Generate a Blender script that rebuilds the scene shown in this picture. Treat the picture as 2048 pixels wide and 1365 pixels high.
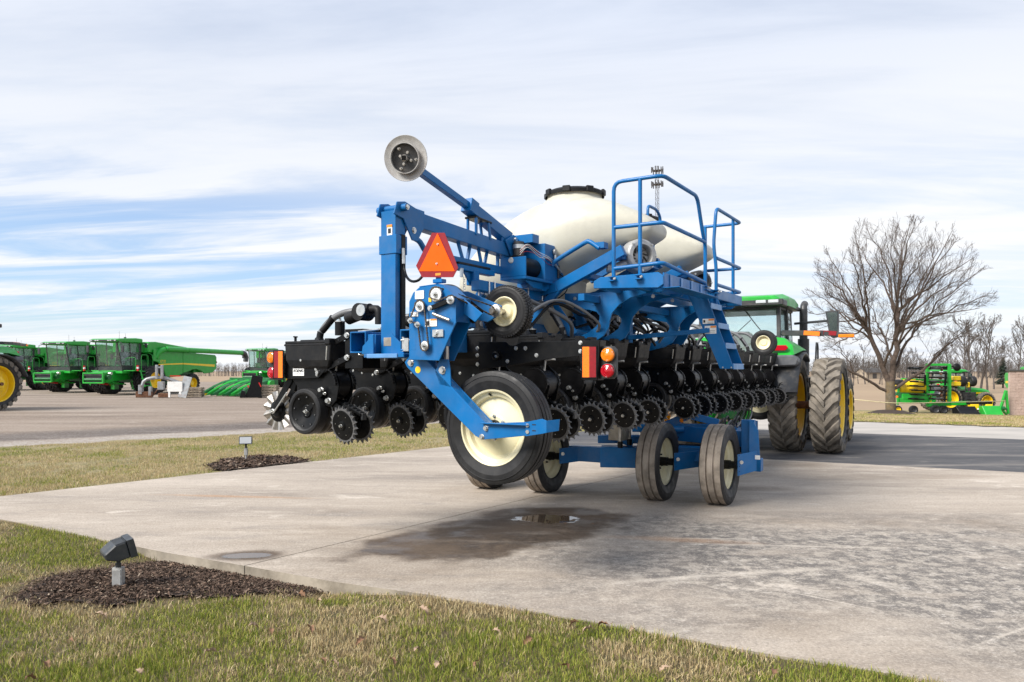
import bpy, math, random
import numpy as np
from mathutils import Vector, Matrix
PI = math.pi
for o in list(bpy.data.objects): bpy.data.objects.remove(o)
SC = bpy.context.scene
COL = SC.collection
# ------------------------------------------------------------------ camera
EYE = 1.6; FPX = 1500.0; HZ = 742.0          # eye height, focal length and horizon row in the photograph's pixels
cam = bpy.data.cameras.new('camera'); camo = bpy.data.objects.new('camera', cam); COL.objects.link(camo)
camo.location = (0, 0, EYE); camo.rotation_euler = (math.radians(90), 0, 0)
cam.sensor_width = 36; cam.lens = 36*FPX/2048; cam.shift_y = (HZ-682.5)/2048
cam.clip_start = .05; cam.clip_end = 6000
cam.dof.use_dof = True; cam.dof.focus_distance = 7.6; cam.dof.aperture_fstop = 6.3
SC.camera = camo
# ------------------------------------------------------------------ node helper
class NT:
    def __init__(s, tree):
        s.t = tree; tree.nodes.clear()
    def n(s, typ, ins=None, **kw):
        nd = s.t.nodes.new(typ)
        for k, v in kw.items(): setattr(nd, k, v)
        for k, v in (ins or {}).items(): s.put(nd.inputs[k], v)
        return nd
    def put(s, sock, v):
        if isinstance(v, bpy.types.NodeSocket): s.t.links.new(v, sock)
        else:
            if isinstance(v, tuple) and len(v) == 3 and sock.type == 'RGBA': v = v+(1,)
            sock.default_value = v
    def m(s, op, a, b=0.0, c=0.0, clamp=False):
        nd = s.n('ShaderNodeMath', {0: a, 1: b, 2: c}, operation=op); nd.use_clamp = clamp
        return nd.outputs[0]
    def vm(s, op, a, b=(0, 0, 0)):
        return s.n('ShaderNodeVectorMath', {0: a, 1: b}, operation=op).outputs[0]
    def mix(s, f, a, b, bt='MIX'):
        nd = s.n('ShaderNodeMix', data_type='RGBA', blend_type=bt)
        s.put(nd.inputs[0], f); s.put(nd.inputs[6], a); s.put(nd.inputs[7], b)
        return nd.outputs[2]
    def noise(s, vec, scale, detail=4, rough=.55, dist=0.0, lac=2.0):
        nd = s.n('ShaderNodeTexNoise', {'Scale': scale, 'Detail': detail, 'Roughness': rough, 'Distortion': dist, 'Lacunarity': lac})
        if vec is not None: s.put(nd.inputs['Vector'], vec)
        return nd.outputs[0]
    def rng(s, v, a, b, c=0.0, d=1.0, smooth=True):
        nd = s.n('ShaderNodeMapRange', {0: v, 1: a, 2: b, 3: c, 4: d}, interpolation_type='SMOOTHSTEP' if smooth else 'LINEAR')
        return nd.outputs[0]
    def ramp(s, f, stops):
        nd = s.n('ShaderNodeValToRGB', {0: f}); cr = nd.color_ramp
        while len(cr.elements) < len(stops): cr.elements.new(.5)
        for e, (p, c) in zip(cr.elements, stops): e.position = p; e.color = c+(1,)
        return nd.outputs[0]
    def mapv(s, vec, loc=(0, 0, 0), rot=(0, 0, 0), sc=(1, 1, 1)):
        return s.n('ShaderNodeMapping', {0: vec, 1: loc, 2: rot, 3: sc}).outputs[0]
    def bump(s, h, strength=.3, dist=.01):
        return s.n('ShaderNodeBump', {'Height': h, 'Strength': strength, 'Distance': dist}).outputs[0]
# ------------------------------------------------------------------ sky, sun, exposure
SUN_EL, SUN_AZ = math.radians(42), math.radians(-125)      # azimuth measured from +Y towards +X (sun behind and left of the camera)
W = bpy.data.worlds.new('World'); SC.world = W; W.use_nodes = True
w = NT(W.node_tree)
sky = w.n('ShaderNodeTexSky', sky_type='NISHITA', sun_disc=False, sun_elevation=SUN_EL, sun_rotation=SUN_AZ, air_density=1.0, dust_density=.6, ozone_density=2.0)
gd = w.n('ShaderNodeTexCoord').outputs['Generated']
sx = w.n('ShaderNodeSeparateXYZ', {0: gd})
zc = w.m('ADD', w.m('MAXIMUM', sx.outputs[2], 0.0), .10)
pl = w.n('ShaderNodeCombineXYZ', {0: w.m('DIVIDE', sx.outputs[0], zc), 1: w.m('DIVIDE', sx.outputs[1], zc), 2: 0.0}).outputs[0]
pr = w.mapv(pl, loc=(2.35, -1.9, 0), rot=(0, 0, math.radians(10)), sc=(.50, 1.0, 1))
big = w.noise(pr, .42, 4, .55, .3)
mid = w.noise(w.mapv(pr, loc=(3.1, 7.7, 0), sc=(.8, 1.5, 1)), 1.25, 7, .60, .45)
# low clear band of blue with long streaks of cloud, more broken towards the left
band = w.m('MULTIPLY', w.rng(sx.outputs[2], .015, .07), w.rng(sx.outputs[2], .30, .17))
az = w.rng(sx.outputs[0], .42, -.30, .28, 1.0)
hole = w.m('MULTIPLY', w.m('MULTIPLY', band, az), w.rng(mid, .38, .62, .72, 0.0))
thin = w.m('MULTIPLY', w.rng(big, .36, .52, .40, 0.0), .35)
clear = w.m('MAXIMUM', hole, thin)
zen = w.rng(w.m('ADD', sx.outputs[2], w.m('MULTIPLY', w.m('SUBTRACT', big, .5), .35)), .20, .46)
white = w.mix(w.rng(mid, .32, .62), (.455, .485, .535), (.54, .546, .558))
grey = w.mix(w.rng(mid, .35, .62), (.315, .36, .45), (.425, .46, .535))
cloud = w.mix(zen, white, grey)
skyb = w.mix(1.0, sky.outputs[0], (.062, .078, .096), 'MULTIPLY')
both = w.mix(clear, cloud, skyb)
bg = w.n('ShaderNodeBackground', {'Color': both, 'Strength': 1.0})
w.n('ShaderNodeOutputWorld', {0: bg.outputs[0]})
sl = bpy.data.lights.new('sun', 'SUN'); sl.energy = 3.2; sl.angle = math.radians(25); sl.color = (1, .955, .89)
so = bpy.data.objects.new('sun', sl); COL.objects.link(so)
sd = Vector((math.sin(SUN_AZ)*math.cos(SUN_EL), math.cos(SUN_AZ)*math.cos(SUN_EL), math.sin(SUN_EL)))
so.rotation_euler = sd.to_track_quat('Z', 'Y').to_euler(); so.location = sd*60
SC.view_settings.view_transform = 'Standard'; SC.view_settings.look = 'None'
SC.view_settings.exposure = 0.90; SC.view_settings.gamma = 1.0; SC.view_settings.use_curve_mapping = False
# ------------------------------------------------------------------ materials
MAT = {}
def mat(name, col, rough=.5, metal=0.0, var=.12, vs=6.0, bump=0.0, bs=60.0, coat=0.0, dirt=None, spec=.5, sss=0.0):
    """painted / rubber / metal surface: colour mottling, roughness wear and a thin uneven film of dust"""
    m = bpy.data.materials.new(name); m.use_nodes = True; t = NT(m.node_tree)
    oc = t.n('ShaderNodeTexCoord').outputs['Object']
    nz = t.noise(oc, vs, 5, .6)
    dark = tuple(c*(1-var) for c in col); lite = tuple(min(1, c*(1+var)) for c in col)
    c = t.mix(t.rng(nz, .3, .7), dark, lite)
    r = t.rng(t.noise(t.mapv(oc, (3, 1, 2)), vs*2.3, 4, .6), .3, .7, max(.02, rough*.82), min(1, rough*1.2))
    if dirt:
        dc, da, ds = dirt
        dm = t.m('MULTIPLY', t.rng(t.noise(t.mapv(oc, (7, 4, 9)), ds, 6, .68), .44, .72), da)
        c = t.mix(dm, c, dc); r = t.m('ADD', r, t.m('MULTIPLY', dm, .3), clamp=True)
    p = t.n('ShaderNodeBsdfPrincipled', {'Base Color': c, 'Roughness': r, 'Metallic': metal, 'Specular IOR Level': spec})
    if coat: p.inputs['Coat Weight'].default_value = coat; p.inputs['Coat Roughness'].default_value = .08
    if sss:
        p.inputs['Subsurface Weight'].default_value = sss; p.inputs['Subsurface Radius'].default_value = (.05, .05, .04); p.inputs['Subsurface Scale'].default_value = .3
    if bump: t.put(p.inputs['Normal'], t.bump(t.noise(oc, bs, 4, .6), bump, .004))
    t.n('ShaderNodeOutputMaterial', {0: p.outputs[0]})
    MAT[name] = m; return m
DUST = (.32, .27, .21)
mat('blue', (.0005, .125, .355), .36, var=.10, vs=3, dirt=(DUST, .10, 3), bump=.05, bs=25, spec=.36)
mat('blue_pale', (.10, .26, .52), .42, var=.1, vs=5, dirt=(DUST, .15, 8))
mat('black', (.0045, .0048, .0055), .36, var=.2, vs=8, dirt=(DUST, .015, 9), bump=.05, bs=60, spec=.22)
mat('teeth', (.105, .104, .104), .6, var=.2, vs=12, dirt=((.14, .13, .12), .3, 10))
mat('black_gloss', (.005, .005, .006), .38, var=.2, dirt=(DUST, .015, 10), spec=.3)
mat('plastic', (.011, .0115, .013), .50, var=.15, dirt=(DUST, .03, 12), bump=.08, bs=160, spec=.25)
mat('rubber', (.013, .013, .014), .58, var=.2, vs=5, dirt=((.18, .16, .14), .12, 5), bump=.12, bs=120)
mat('rubber_clean', (.016, .016, .017), .50, var=.2, vs=5, dirt=((.13, .125, .12), .13, 6), bump=.08, bs=120, spec=.3)
mat('tread_dirty', (.31, .26, .21), .9, var=.30, vs=7, dirt=((.07, .06, .052), .65, 3.5), bump=.35, bs=90)
mat('lug_dirty', (.16, .14, .115), .9, var=.35, vs=6, dirt=((.30, .26, .21), .7, 3), bump=.3, bs=70)
mat('hose', (.12, .124, .13), .50, var=.15)
mat('cream', (.78, .71, .47), .38, var=.05, vs=4, coat=.15, dirt=((.30, .24, .16), .16, 7))
mat('zinc', (.62, .62, .60), .32, .85, var=.15, vs=20)
mat('steel', (.42, .40, .37), .38, .9, var=.25, vs=9, dirt=((.20, .12, .07), .35, 7), bump=.1, bs=50)
mat('steel_raw', (.36, .33, .28), .5, .6, var=.25, vs=6, dirt=((.2, .12, .07), .3, 6))
mat('chain', (.10, .085, .07), .55, .7, var=.3)
mat('poly', (.52, .50, .415), .36, var=.04, vs=1.6, sss=.12, dirt=((.30, .285, .235), .35, 2.6), bump=.03, bs=8)
mat('orange', (1.0, .105, .002), .6, var=.05, spec=.15)
mat('orange_tape', (1.0, .20, .01), .3, var=.05, vs=30)
mat('red_tape', (.24, .004, .010), .35, var=.12, vs=40)
mat('amber_lens', (.85, .22, .01), .12, var=.08, coat=.6)
mat('red_lens', (.42, .006, .016), .12, var=.1, coat=.6)
mat('decal', (.80, .80, .78), .45, var=.03)
mat('decal_orange', (.85, .28, .03), .45, var=.03)
mat('decal_yellow', (.85, .55, .02), .45, var=.03)
mat('ink', (.012, .012, .016), .5, var=0)
mat('green', (.010, .33, .028), .34, var=.08, vs=3, coat=.10, dirt=(DUST, .07, 3))
mat('green_dark', (.006, .12, .03), .36, var=.12, vs=4, dirt=(DUST, .15, 4))
mat('yellow', (.88, .58, .006), .36, var=.06, vs=4, coat=.2, dirt=((.35, .24, .08), .18, 5))
mat('grey_plastic', (.085, .09, .10), .48, var=.12, dirt=(DUST, .15, 6))
mat('charcoal', (.028, .030, .033), .42, var=.12, dirt=(DUST, .15, 6))
mat('interior', (.22, .215, .20), .7, var=.12)
mat('seat', (.30, .29, .26), .75, var=.1)
mat('white_paint', (.72, .72, .70), .45, var=.06, dirt=((.35, .3, .22), .3, 5))
mat('grey_metal', (.34, .36, .37), .45, .35, var=.15, vs=4, dirt=((.22, .10, .05), .55, 5))
mat('rust', (.16, .075, .04), .8, .2, var=.4, vs=12)
mat('pallet_wood', (.34, .28, .21), .8, var=.3, vs=14, bump=.3, bs=40)
mat('red', (.55, .012, .012), .35, var=.06)
mat('lamp_glass', (.50, .52, .54), .12, var=.04, coat=.4)
mat('bronze', (.030, .034, .038), .42, var=.12, dirt=(DUST, .10, 12), bump=.08, bs=90)
mat('conduit', (.42, .42, .41), .5, .5, var=.12, vs=10)
mat('blade_steel', (.50, .49, .47), .5, .35, var=.18, vs=10, dirt=((.22, .13, .08), .35, 9), bump=.1, bs=60)
mat('bark_trunk', (.125, .10, .065), .9, var=.3, vs=7, dirt=((.26, .15, .04), .55, 2.5), bump=.6, bs=24)
mat('bark', (.085, .060, .046), .9, var=.35, vs=9, bump=.6, bs=30)
mat('bark_far', (.105, .090, .080), .9, var=.3, vs=2)
mat('conifer', (.022, .036, .022), .85, var=.4, vs=3)
mat('rope', (.55, .47, .28), .8, var=.25, vs=30)
mat('tower', (.10, .095, .095), .6, .4, var=.2)
mat('dry_leaf', (.20, .105, .055), .75, var=.4, vs=25, bump=.2, bs=80)
mat('pale_leaf', (.36, .25, .17), .75, var=.3, vs=25, bump=.2, bs=80)
mat('coping', (.06, .055, .05), .6, var=.2)
mat('curb', (.30, .26, .205), .9, var=.3, vs=3, dirt=((.11, .09, .065), .7, 2.5), bump=.4, bs=40)
def glass_mat(name, col, rough=.03, alpha=.35):
    m = bpy.data.materials.new(name); m.use_nodes = True; t = NT(m.node_tree)
    tr = t.n('ShaderNodeBsdfTransparent', {0: col}); gl = t.n('ShaderNodeBsdfGlossy', {0: (.9, .95, .95), 1: rough})
    lw_ = t.n('ShaderNodeLayerWeight', {0: .5}).outputs['Facing']; fr = t.m('ADD', t.m('MULTIPLY', t.m('POWER', lw_, 4.0), .8), .035); nz = t.rng(t.noise(t.n('ShaderNodeTexCoord').outputs['Object'], 3, 4), .35, .7, 0, .05)
    mx = t.n('ShaderNodeMixShader', {0: t.m('ADD', fr, nz, clamp=True), 1: tr.outputs[0], 2: gl.outputs[0]})
    df = t.n('ShaderNodeBsdfDiffuse', {0: (.55, .58, .58)})
    m2 = t.n('ShaderNodeMixShader', {0: alpha, 1: mx.outputs[0], 2: df.outputs[0]})
    t.n('ShaderNodeOutputMaterial', {0: m2.outputs[0]}); MAT[name] = m
glass_mat('glass', (.93, .985, .98), .03, .03)
glass_mat('glass_dark', (.86, .94, .92), .05, .03)
# ------------------------------------------------------------------ mesh builder
Z3 = Vector((0, 0, 1))
def V(*a): return Vector(a)
def frame(axis, up=None):
    """orthonormal a,b perpendicular to axis"""
    a = Vector(axis).normalized(); up = Vector(up) if up else (Z3 if abs(a.z) < .95 else Vector((0, 1, 0)))
    s = a.cross(up); s.normalize(); u = s.cross(a); return a, s, u
class MB:
    def __init__(s): s.v = []; s.f = []; s.fm = []; s.fs = []; s.mats = []; s.X = None
    def mi(s, m):
        if m not in s.mats: s.mats.append(m)
        return s.mats.index(m)
    def add(s, vs, fs, m, smooth=False):
        b = len(s.v)
        if s.X is not None: vs = [s.X @ Vector(p) for p in vs]
        s.v.extend(tuple(p) for p in vs); k = s.mi(m)
        for f in fs: s.f.append(tuple(b+i for i in f)); s.fm.append(k); s.fs.append(smooth)
        return s
    def bx(s, lo, hi, m):
        x0, y0, z0 = lo; x1, y1, z1 = hi
        return s.add([(x0, y0, z0), (x1, y0, z0), (x1, y1, z0), (x0, y1, z0), (x0, y0, z1), (x1, y0, z1), (x1, y1, z1), (x0, y1, z1)],
              [(0, 3, 2, 1), (4, 5, 6, 7), (0, 1, 5, 4), (1, 2, 6, 5), (2, 3, 7, 6), (3, 0, 4, 7)], m)
    def box(s, c, d, m): return s.bx([c[i]-d[i]/2 for i in range(3)], [c[i]+d[i]/2 for i in range(3)], m)
    def bar(s, p, q, wd, ht, m, up=None, w2=None, h2=None):
        p, q = Vector(p), Vector(q); a, sd_, u = frame(q-p, up); w2 = w2 or wd; h2 = h2 or ht
        vs = [p+sd_*(i*wd/2)+u*(j*ht/2) for i, j in ((-1, -1), (1, -1), (1, 1), (-1, 1))]+[q+sd_*(i*w2/2)+u*(j*h2/2) for i, j in ((-1, -1), (1, -1), (1, 1), (-1, 1))]
        return s.add(vs, [(0, 1, 2, 3), (7, 6, 5, 4), (0, 4, 5, 1), (1, 5, 6, 2), (2, 6, 7, 3), (3, 7, 4, 0)], m)
    def sqtube(s, p, q, wd, ht, th, m, up=None):
        """hollow rectangular tube, open ends"""
        p, q = Vector(p), Vector(q); a, sd_, u = frame(q-p, up); vs = []
        for e in (p, q):
            for k in (0, th):
                vs += [e+sd_*(i*(wd/2-k))+u*(j*(ht/2-k)) for i, j in ((-1, -1), (1, -1), (1, 1), (-1, 1))]
        fs = []
        for i in range(4):
            j = (i+1) % 4
            fs += [(i, i+8, j+8, j), (4+i, 4+j, 12+j, 12+i), (i, j, 4+j, 4+i), (8+j, 8+i, 12+i, 12+j)]
        return s.add(vs, fs, m)
    def cyl(s, p, q, r, m, n=14, r2=None, caps=True):
        p, q = Vector(p), Vector(q); a, sd_, u = frame(q-p); r2 = r if r2 is None else r2
        c = [(sd_*math.cos(2*PI*i/n)+u*math.sin(2*PI*i/n)) for i in range(n)]
        A = [p+d*r for d in c]; B = [q+d*r2 for d in c]
        s.add(A+B, [(i, (i+1) % n, n+(i+1) % n, n+i) for i in range(n)], m, n > 6)
        if caps:
            s.add(A, [tuple(range(n-1, -1, -1))], m)
            if r2 > 1e-5: s.add(B, [tuple(range(n))], m)
        return s
    def tube(s, pts, r, m, n=8, smoothk=0, closed=False, caps=True):
        P = [Vector(p) for p in pts]
        if smoothk: P = catmull(P, smoothk, closed)
        rs = r if isinstance(r, (list, tuple)) else None
        N = len(P); vs = []; up = None
        for i in range(N):
            d = (P[(i+1) % N]-P[i-1]) if closed else (P[min(i+1, N-1)]-P[max(i-1, 0)])
            d.normalize()
            if up is None: up = d.cross(Z3 if abs(d.z) < .9 else Vector((1, 0, 0))).normalized()
            else: up = (up-d*up.dot(d)).normalized()
            b = d.cross(up); ri = rs[min(len(rs)-1, int(i*len(rs)/N))] if rs else r
            vs += [P[i]+(up*math.cos(2*PI*k/n)+b*math.sin(2*PI*k/n))*ri for k in range(n)]
        fs = []
        for i in range(N if closed else N-1):
            for k in range(n):
                a0 = i*n+k; a1 = i*n+(k+1) % n; b0 = ((i+1) % N)*n+k; b1 = ((i+1) % N)*n+(k+1) % n
                fs.append((a0, a1, b1, b0))
        s.add(vs, fs, m, True)
        if caps and not closed: s.add(vs[:n], [tuple(range(n-1, -1, -1))], m); s.add(vs[-n:], [tuple(range(n))], m)
        return s
    def lathe(s, o, axis, prof, m, n=32, smooth=True):
        """prof: list of (radius, along[, material])"""
        o = Vector(o); a, sd_, u = frame(axis)
        c = [(sd_*math.cos(2*PI*i/n)+u*math.sin(2*PI*i/n)) for i in range(n)]
        for k in range(len(prof)-1):
            p0, p1 = prof[k], prof[k+1]; mm = p1[2] if len(p1) > 2 else m
            A = [o+a*p0[1]+d*p0[0] for d in c]; B = [o+a*p1[1]+d*p1[0] for d in c]
            if p0[0] < 1e-6: s.add([A[0]]+B, [(0, 1+i, 1+(i+1) % n) for i in range(n)], mm, smooth)
            elif p1[0] < 1e-6: s.add(A+[B[0]], [((i+1) % n, i, n) for i in range(n)], mm, smooth)
            else: s.add(A+B, [(i, (i+1) % n, n+(i+1) % n, n+i) for i in range(n)], mm, smooth)
        return s
    def prism(s, pts, ext, m, ms=None):
        """planar polygon (3D points) extruded by ext"""
        P = [Vector(p) for p in pts]; e = Vector(ext); n = len(P)
        nrm = Vector((0, 0, 0))
        for i in range(n): nrm += P[i].cross(P[(i+1) % n])
        if nrm.dot(e) > 0: P.reverse()
        vs = P+[p+e for p in P]
        s.add(vs, [tuple(range(n)), tuple(range(2*n-1, n-1, -1))], m) if ms else None
        return s.add(vs, ([] if ms else [tuple(range(n)), tuple(range(2*n-1, n-1, -1))])+[(i, n+i, n+(i+1) % n, (i+1) % n) for i in range(n)], ms or m)
    def bolt(s, p, nrm, r=.013, h=.012, m='zinc'):
        p = Vector(p); a = Vector(nrm).normalized(); s.cyl(p, p+a*.003, r*1.45, m, 8); s.cyl(p+a*.003, p+a*h, r, m, 6); return s
    def sphere(s, c, r, m, n=12, k=8, sc=(1, 1, 1)):
        vs = []; c = Vector(c)
        for j in range(k+1):
            ph = PI*j/k
            for i in range(n):
                th = 2*PI*i/n; vs.append(c+Vector((r*sc[0]*math.sin(ph)*math.cos(th), r*sc[1]*math.sin(ph)*math.sin(th), r*sc[2]*math.cos(ph))))
        return s.add(vs, [(j*n+i, (j+1)*n+i, (j+1)*n+(i+1) % n, j*n+(i+1) % n) for j in range(k) for i in range(n)], m, True)
    def text(s, txt, o, xdir, ydir, size, m, shear=0.0, lift=.002, align='CENTER', bold=0.0):
        cu = bpy.data.curves.new('t', 'FONT'); cu.body = txt; cu.size = 1; cu.align_x = align; cu.align_y = 'CENTER'; cu.shear = shear; cu.offset = bold
        ob = bpy.data.objects.new('t', cu); COL.objects.link(ob); dg = bpy.context.evaluated_depsgraph_get()
        me = bpy.data.meshes.new_from_object(ob.evaluated_get(dg)); xd = Vector(xdir).normalized(); yd = Vector(ydir).normalized(); nd = xd.cross(yd); o = Vector(o)
        s.add([o+xd*v.co.x*size+yd*v.co.y*size+nd*lift for v in me.vertices], [tuple(p.vertices) for p in me.polygons], m)
        bpy.data.objects.remove(ob); bpy.data.curves.remove(cu); bpy.data.meshes.remove(me); return s
    def mesh(s, name, off=(0, 0, 0)):
        me = bpy.data.meshes.new(name); ox, oy, oz = off
        me.from_pydata([(x-ox, y-oy, z-oz) for x, y, z in s.v], [], s.f)
        me.polygons.foreach_set('material_index', s.fm); me.polygons.foreach_set('use_smooth', s.fs)
        for k in s.mats: me.materials.append(MAT[k])
        me.update(); return me
    def build(s, name, parent=None, off=(0, 0, 0), bevel=0.0, loc=None):
        o = bpy.data.objects.new(name, s.mesh(name, off)); COL.objects.link(o)
        if parent: o.parent = parent
        if loc is not None: o.location = loc
        if bevel:
            b = o.modifiers.new('bevel', 'BEVEL'); b.width = bevel; b.segments = 1; b.limit_method = 'ANGLE'; b.angle_limit = math.radians(50)
        return o
def catmull(P, k, closed=False):
    out = []; N = len(P)
    for i in range(N if closed else N-1):
        p1, p2 = P[i], P[(i+1) % N]
        p0 = P[i-1] if (closed or i > 0) else p1*2-p2
        p3 = P[(i+2) % N] if (closed or i+2 < N) else p2*2-p1
        for j in range(k):
            t = j/k; t2 = t*t; t3 = t2*t
            out.append(.5*((2*p1)+(p2-p0)*t+(2*p0-5*p1+4*p2-p3)*t2+(3*p1-p0-3*p2+p3)*t3))
    if not closed: out.append(P[-1])
    return out
def empty(name, loc=(0, 0, 0), rz=0.0):
    o = bpy.data.objects.new(name, None); COL.objects.link(o); o.location = loc; o.rotation_euler = (0, 0, rz); o.empty_display_size = .2; return o
def tag(o, label=None, cat=None, group=None, kind=None):
    if label: o['label'] = label
    if cat: o['category'] = cat
    if group: o['group'] = group
    if kind: o['kind'] = kind
    return o
def copy_tree(o, parent=None):
    c = o.copy(); COL.objects.link(c); c.parent = parent
    for ch in list(o.children): copy_tree(ch, c)
    return c
# ------------------------------------------------------------------ places: a pixel of the photograph and a known distance or plane give a point
def atY(px, py, Y): return Vector((Y*(px-1024)/FPX, Y, EYE+Y*(HZ-py)/FPX))
def gnd(px, py, z=0.0):
    Y = FPX*(EYE-z)/(py-HZ); return Vector((Y*(px-1024)/FPX, Y, z))
YAW = math.atan(936/1500); Tx, Ty = math.sin(YAW), math.cos(YAW)       # planter frame: t runs along the toolbar, f is field-forward (left)
def TF(t, f, z=0.0): return Vector((t*Tx-f*Ty, t*Ty+f*Tx, z))
def pt(px, py, t):
    r = (px-1024)/FPX; Y = t/(r*Tx+Ty); X = r*Y; return Vector((t, -X*Ty+Y*Tx, EYE+Y*(HZ-py)/FPX))
def pf(px, py, f):
    r = (px-1024)/FPX; Y = f/(Tx-r*Ty); X = r*Y; return Vector((X*Tx+Y*Ty, f, EYE+Y*(HZ-py)/FPX))
# ------------------------------------------------------------------ ground materials (world-space, so they stay put)
def ground_mat(name, fn):
    m = bpy.data.materials.new(name); m.use_nodes = True; t = NT(m.node_tree)
    pos = t.n('ShaderNodeNewGeometry').outputs['Position']
    c, r, nrm = fn(t, pos)
    p = t.n('ShaderNodeBsdfPrincipled', {'Base Color': c, 'Roughness': r})
    if nrm is not None: t.put(p.inputs['Normal'], nrm)
    t.n('ShaderNodeOutputMaterial', {0: p.outputs[0]}); MAT[name] = m
def ellipse(t, pos, cx, cy, rx, ry, ang, wob, inner=.75, outer=1.15, ns=2.2):
    """1 inside a wobbly ellipse on the ground"""
    q = t.mapv(t.vm('SUBTRACT', pos, (cx, cy, 0)), rot=(0, 0, -ang), sc=(1, 1, 0))
    q = t.vm('MULTIPLY', q, (1/rx, 1/ry, 0))
    d = t.n('ShaderNodeVectorMath', {0: q}, operation='LENGTH').outputs['Value']
    d = t.m('ADD', d, t.m('MULTIPLY', t.m('SUBTRACT', t.noise(pos, ns, 5, .6), .5), wob))
    return t.rng(d, inner, outer, 1.0, 0.0)
def f_concrete(t, pos):
    st = t.mapv(pos, rot=(0, 0, math.radians(20)), sc=(.45, 1.6, 1))
    a = t.noise(st, .55, 6, .6, .4); b = t.noise(t.mapv(st, (4, 9, 0)), 2.6, 7, .68, .5); g = t.noise(pos, 38, 3, .7); s = t.noise(t.mapv(pos, (2, 7, 0)), 7, 7, .72, .2)
    c = t.ramp(a, [(.30, (.25, .215, .185)), (.5, (.385, .335, .285)), (.7, (.47, .415, .36))])
    c = t.mix(t.m('MULTIPLY', t.rng(b, .50, .72), .8), c, (.52, .465, .405))
    c = t.mix(t.m('MULTIPLY', t.rng(b, .46, .30), .55), c, (.235, .215, .20))
    # worn patch on the right: dark aggregate shows between pale scuffs
    wp = ellipse(t, pos, 3.4, 6.2, 4.2, 2.3, math.radians(-8), 1.6, .35, 1.15, .8)
    wc = t.mix(t.rng(t.noise(t.mapv(pos, (2, 7, 0)), 6.5, 12, .80, 0), .45, .57), (.118, .110, .106), (.36, .33, .295))
    c = t.mix(t.m('MULTIPLY', wp, t.rng(t.noise(t.mapv(st, (1, 3, 0)), 1.1, 5, .6), .28, .50, .30, 1.0)), c, wc)
    # pale dusty scuffs
    sc_ = t.noise(t.mapv(pos, (8, 5, 0), (0, 0, math.radians(-35)), (.7, 1.4, 1)), 1.0, 10, .74, .35)
    c = t.mix(t.m('MULTIPLY', t.rng(sc_, .585, .68), .8), c, (.62, .565, .505))
    for ex, ey, erx, ery, ea, ek in ((1.75, 7.15, .95, .035, -.03, .55), (2.6, 6.85, 1.1, .045, -.10, .5), (2.2, 5.25, .42, .012, -.75, .7), (3.0, 4.55, .5, .016, .55, .6), (2.75, 5.7, .10, .28, .5, .5), (1.15, 5.75, .55, .06, .25, .6), (1.95, 5.95, .75, .07, .22, .6)):
        c = t.mix(t.m('MULTIPLY', ellipse(t, pos, ex, ey, erx, ery, ea, 1.4, .1, 1.3, 5), ek), c, (.60, .55, .49))
    # tyre marks and rust runs
    ru = t.m('MULTIPLY', ellipse(t, pos, -3.55, 9.55, 1.1, .09, math.radians(-8), .9, .2, 1.3, 3), .55)
    ru2 = t.m('MULTIPLY', ellipse(t, pos, 1.6, 7.1, .7, .12, math.radians(-12), 1.0, .2, 1.3, 3), .45)
    c = t.mix(t.m('MAXIMUM', ru, ru2), c, (.42, .22, .09))
    ds = ellipse(t, pos, 3.25, 10.2, .75, .28, .1, 1.0, .2, 1.2, 2.2)
    c = t.mix(t.m('MULTIPLY', ds, .7), c, (.13, .105, .08))
    c = t.mix(t.m('MULTIPLY', t.rng(g, .35, .65), .20), c, (.15, .135, .12)); c = t.mix(t.m('MULTIPLY', t.rng(s, .55, .70), .4), c, (.54, .48, .42)); c = t.mix(t.m('MULTIPLY', t.rng(s, .43, .30), .5), c, (.20, .175, .155))
    g2 = t.noise(t.mapv(pos, (5, 5, 5)), 55, 3, .75); g3 = t.noise(t.mapv(pos, (1, 8, 5)), 17, 6, .78)
    c = t.mix(t.m('MULTIPLY', t.rng(g2, .52, .66), .38), c, (.62, .57, .51)); c = t.mix(t.m('MULTIPLY', t.rng(g2, .47, .34), .42), c, (.13, .115, .10))
    c = t.mix(t.m('MULTIPLY', t.rng(g3, .56, .68), .35), c, (.58, .53, .47)); c = t.mix(t.m('MULTIPLY', t.rng(g3, .45, .33), .45), c, (.15, .135, .12))
    big_ = t.noise(t.mapv(pos, (12, 3, 0), (0, 0, .5), (.6, 1.2, 1)), .45, 7, .62, .5)
    c = t.mix(t.m('MULTIPLY', t.rng(big_, .52, .70), .55), c, t.mix(1.0, c, (.60, .54, .47), 'MULTIPLY')); c = t.mix(1.0, c, (1.0, .968, .92), 'MULTIPLY')
    fl = t.noise(t.mapv(pos, (2, 2, 2), (0, 0, .3), (1, 1.6, 1)), 9, 10, .80); c = t.mix(t.m('MULTIPLY', wp, t.m('MULTIPLY', t.rng(fl, .55, .62), .8)), c, (.56, .51, .45))
    # wet area with standing water, and a small puddle by the kerb
    wet = ellipse(t, pos, -.12, 7.42, 1.62, .72, math.radians(38), 1.3, .80, 1.12, 1.3)
    wet = t.m('MULTIPLY', wet, t.rng(t.noise(t.mapv(st, (6, 2, 0)), 3.0, 5, .6), .25, .50, .55, 1.0))
    wt2 = ellipse(t, pos, .42, 8.22, .72, .55, 0, 1.0, .85, 1.2, 1.7)
    wt3 = ellipse(t, pos, -2.28, 6.50, .34, .19, .1, .7, .6, 1.25, 3)
    wet = t.m('MAXIMUM', wet, t.m('MAXIMUM', wt2, wt3))
    c = t.mix(wet, c, t.mix(1.0, c, (.27, .22, .175), 'MULTIPLY'))
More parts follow.
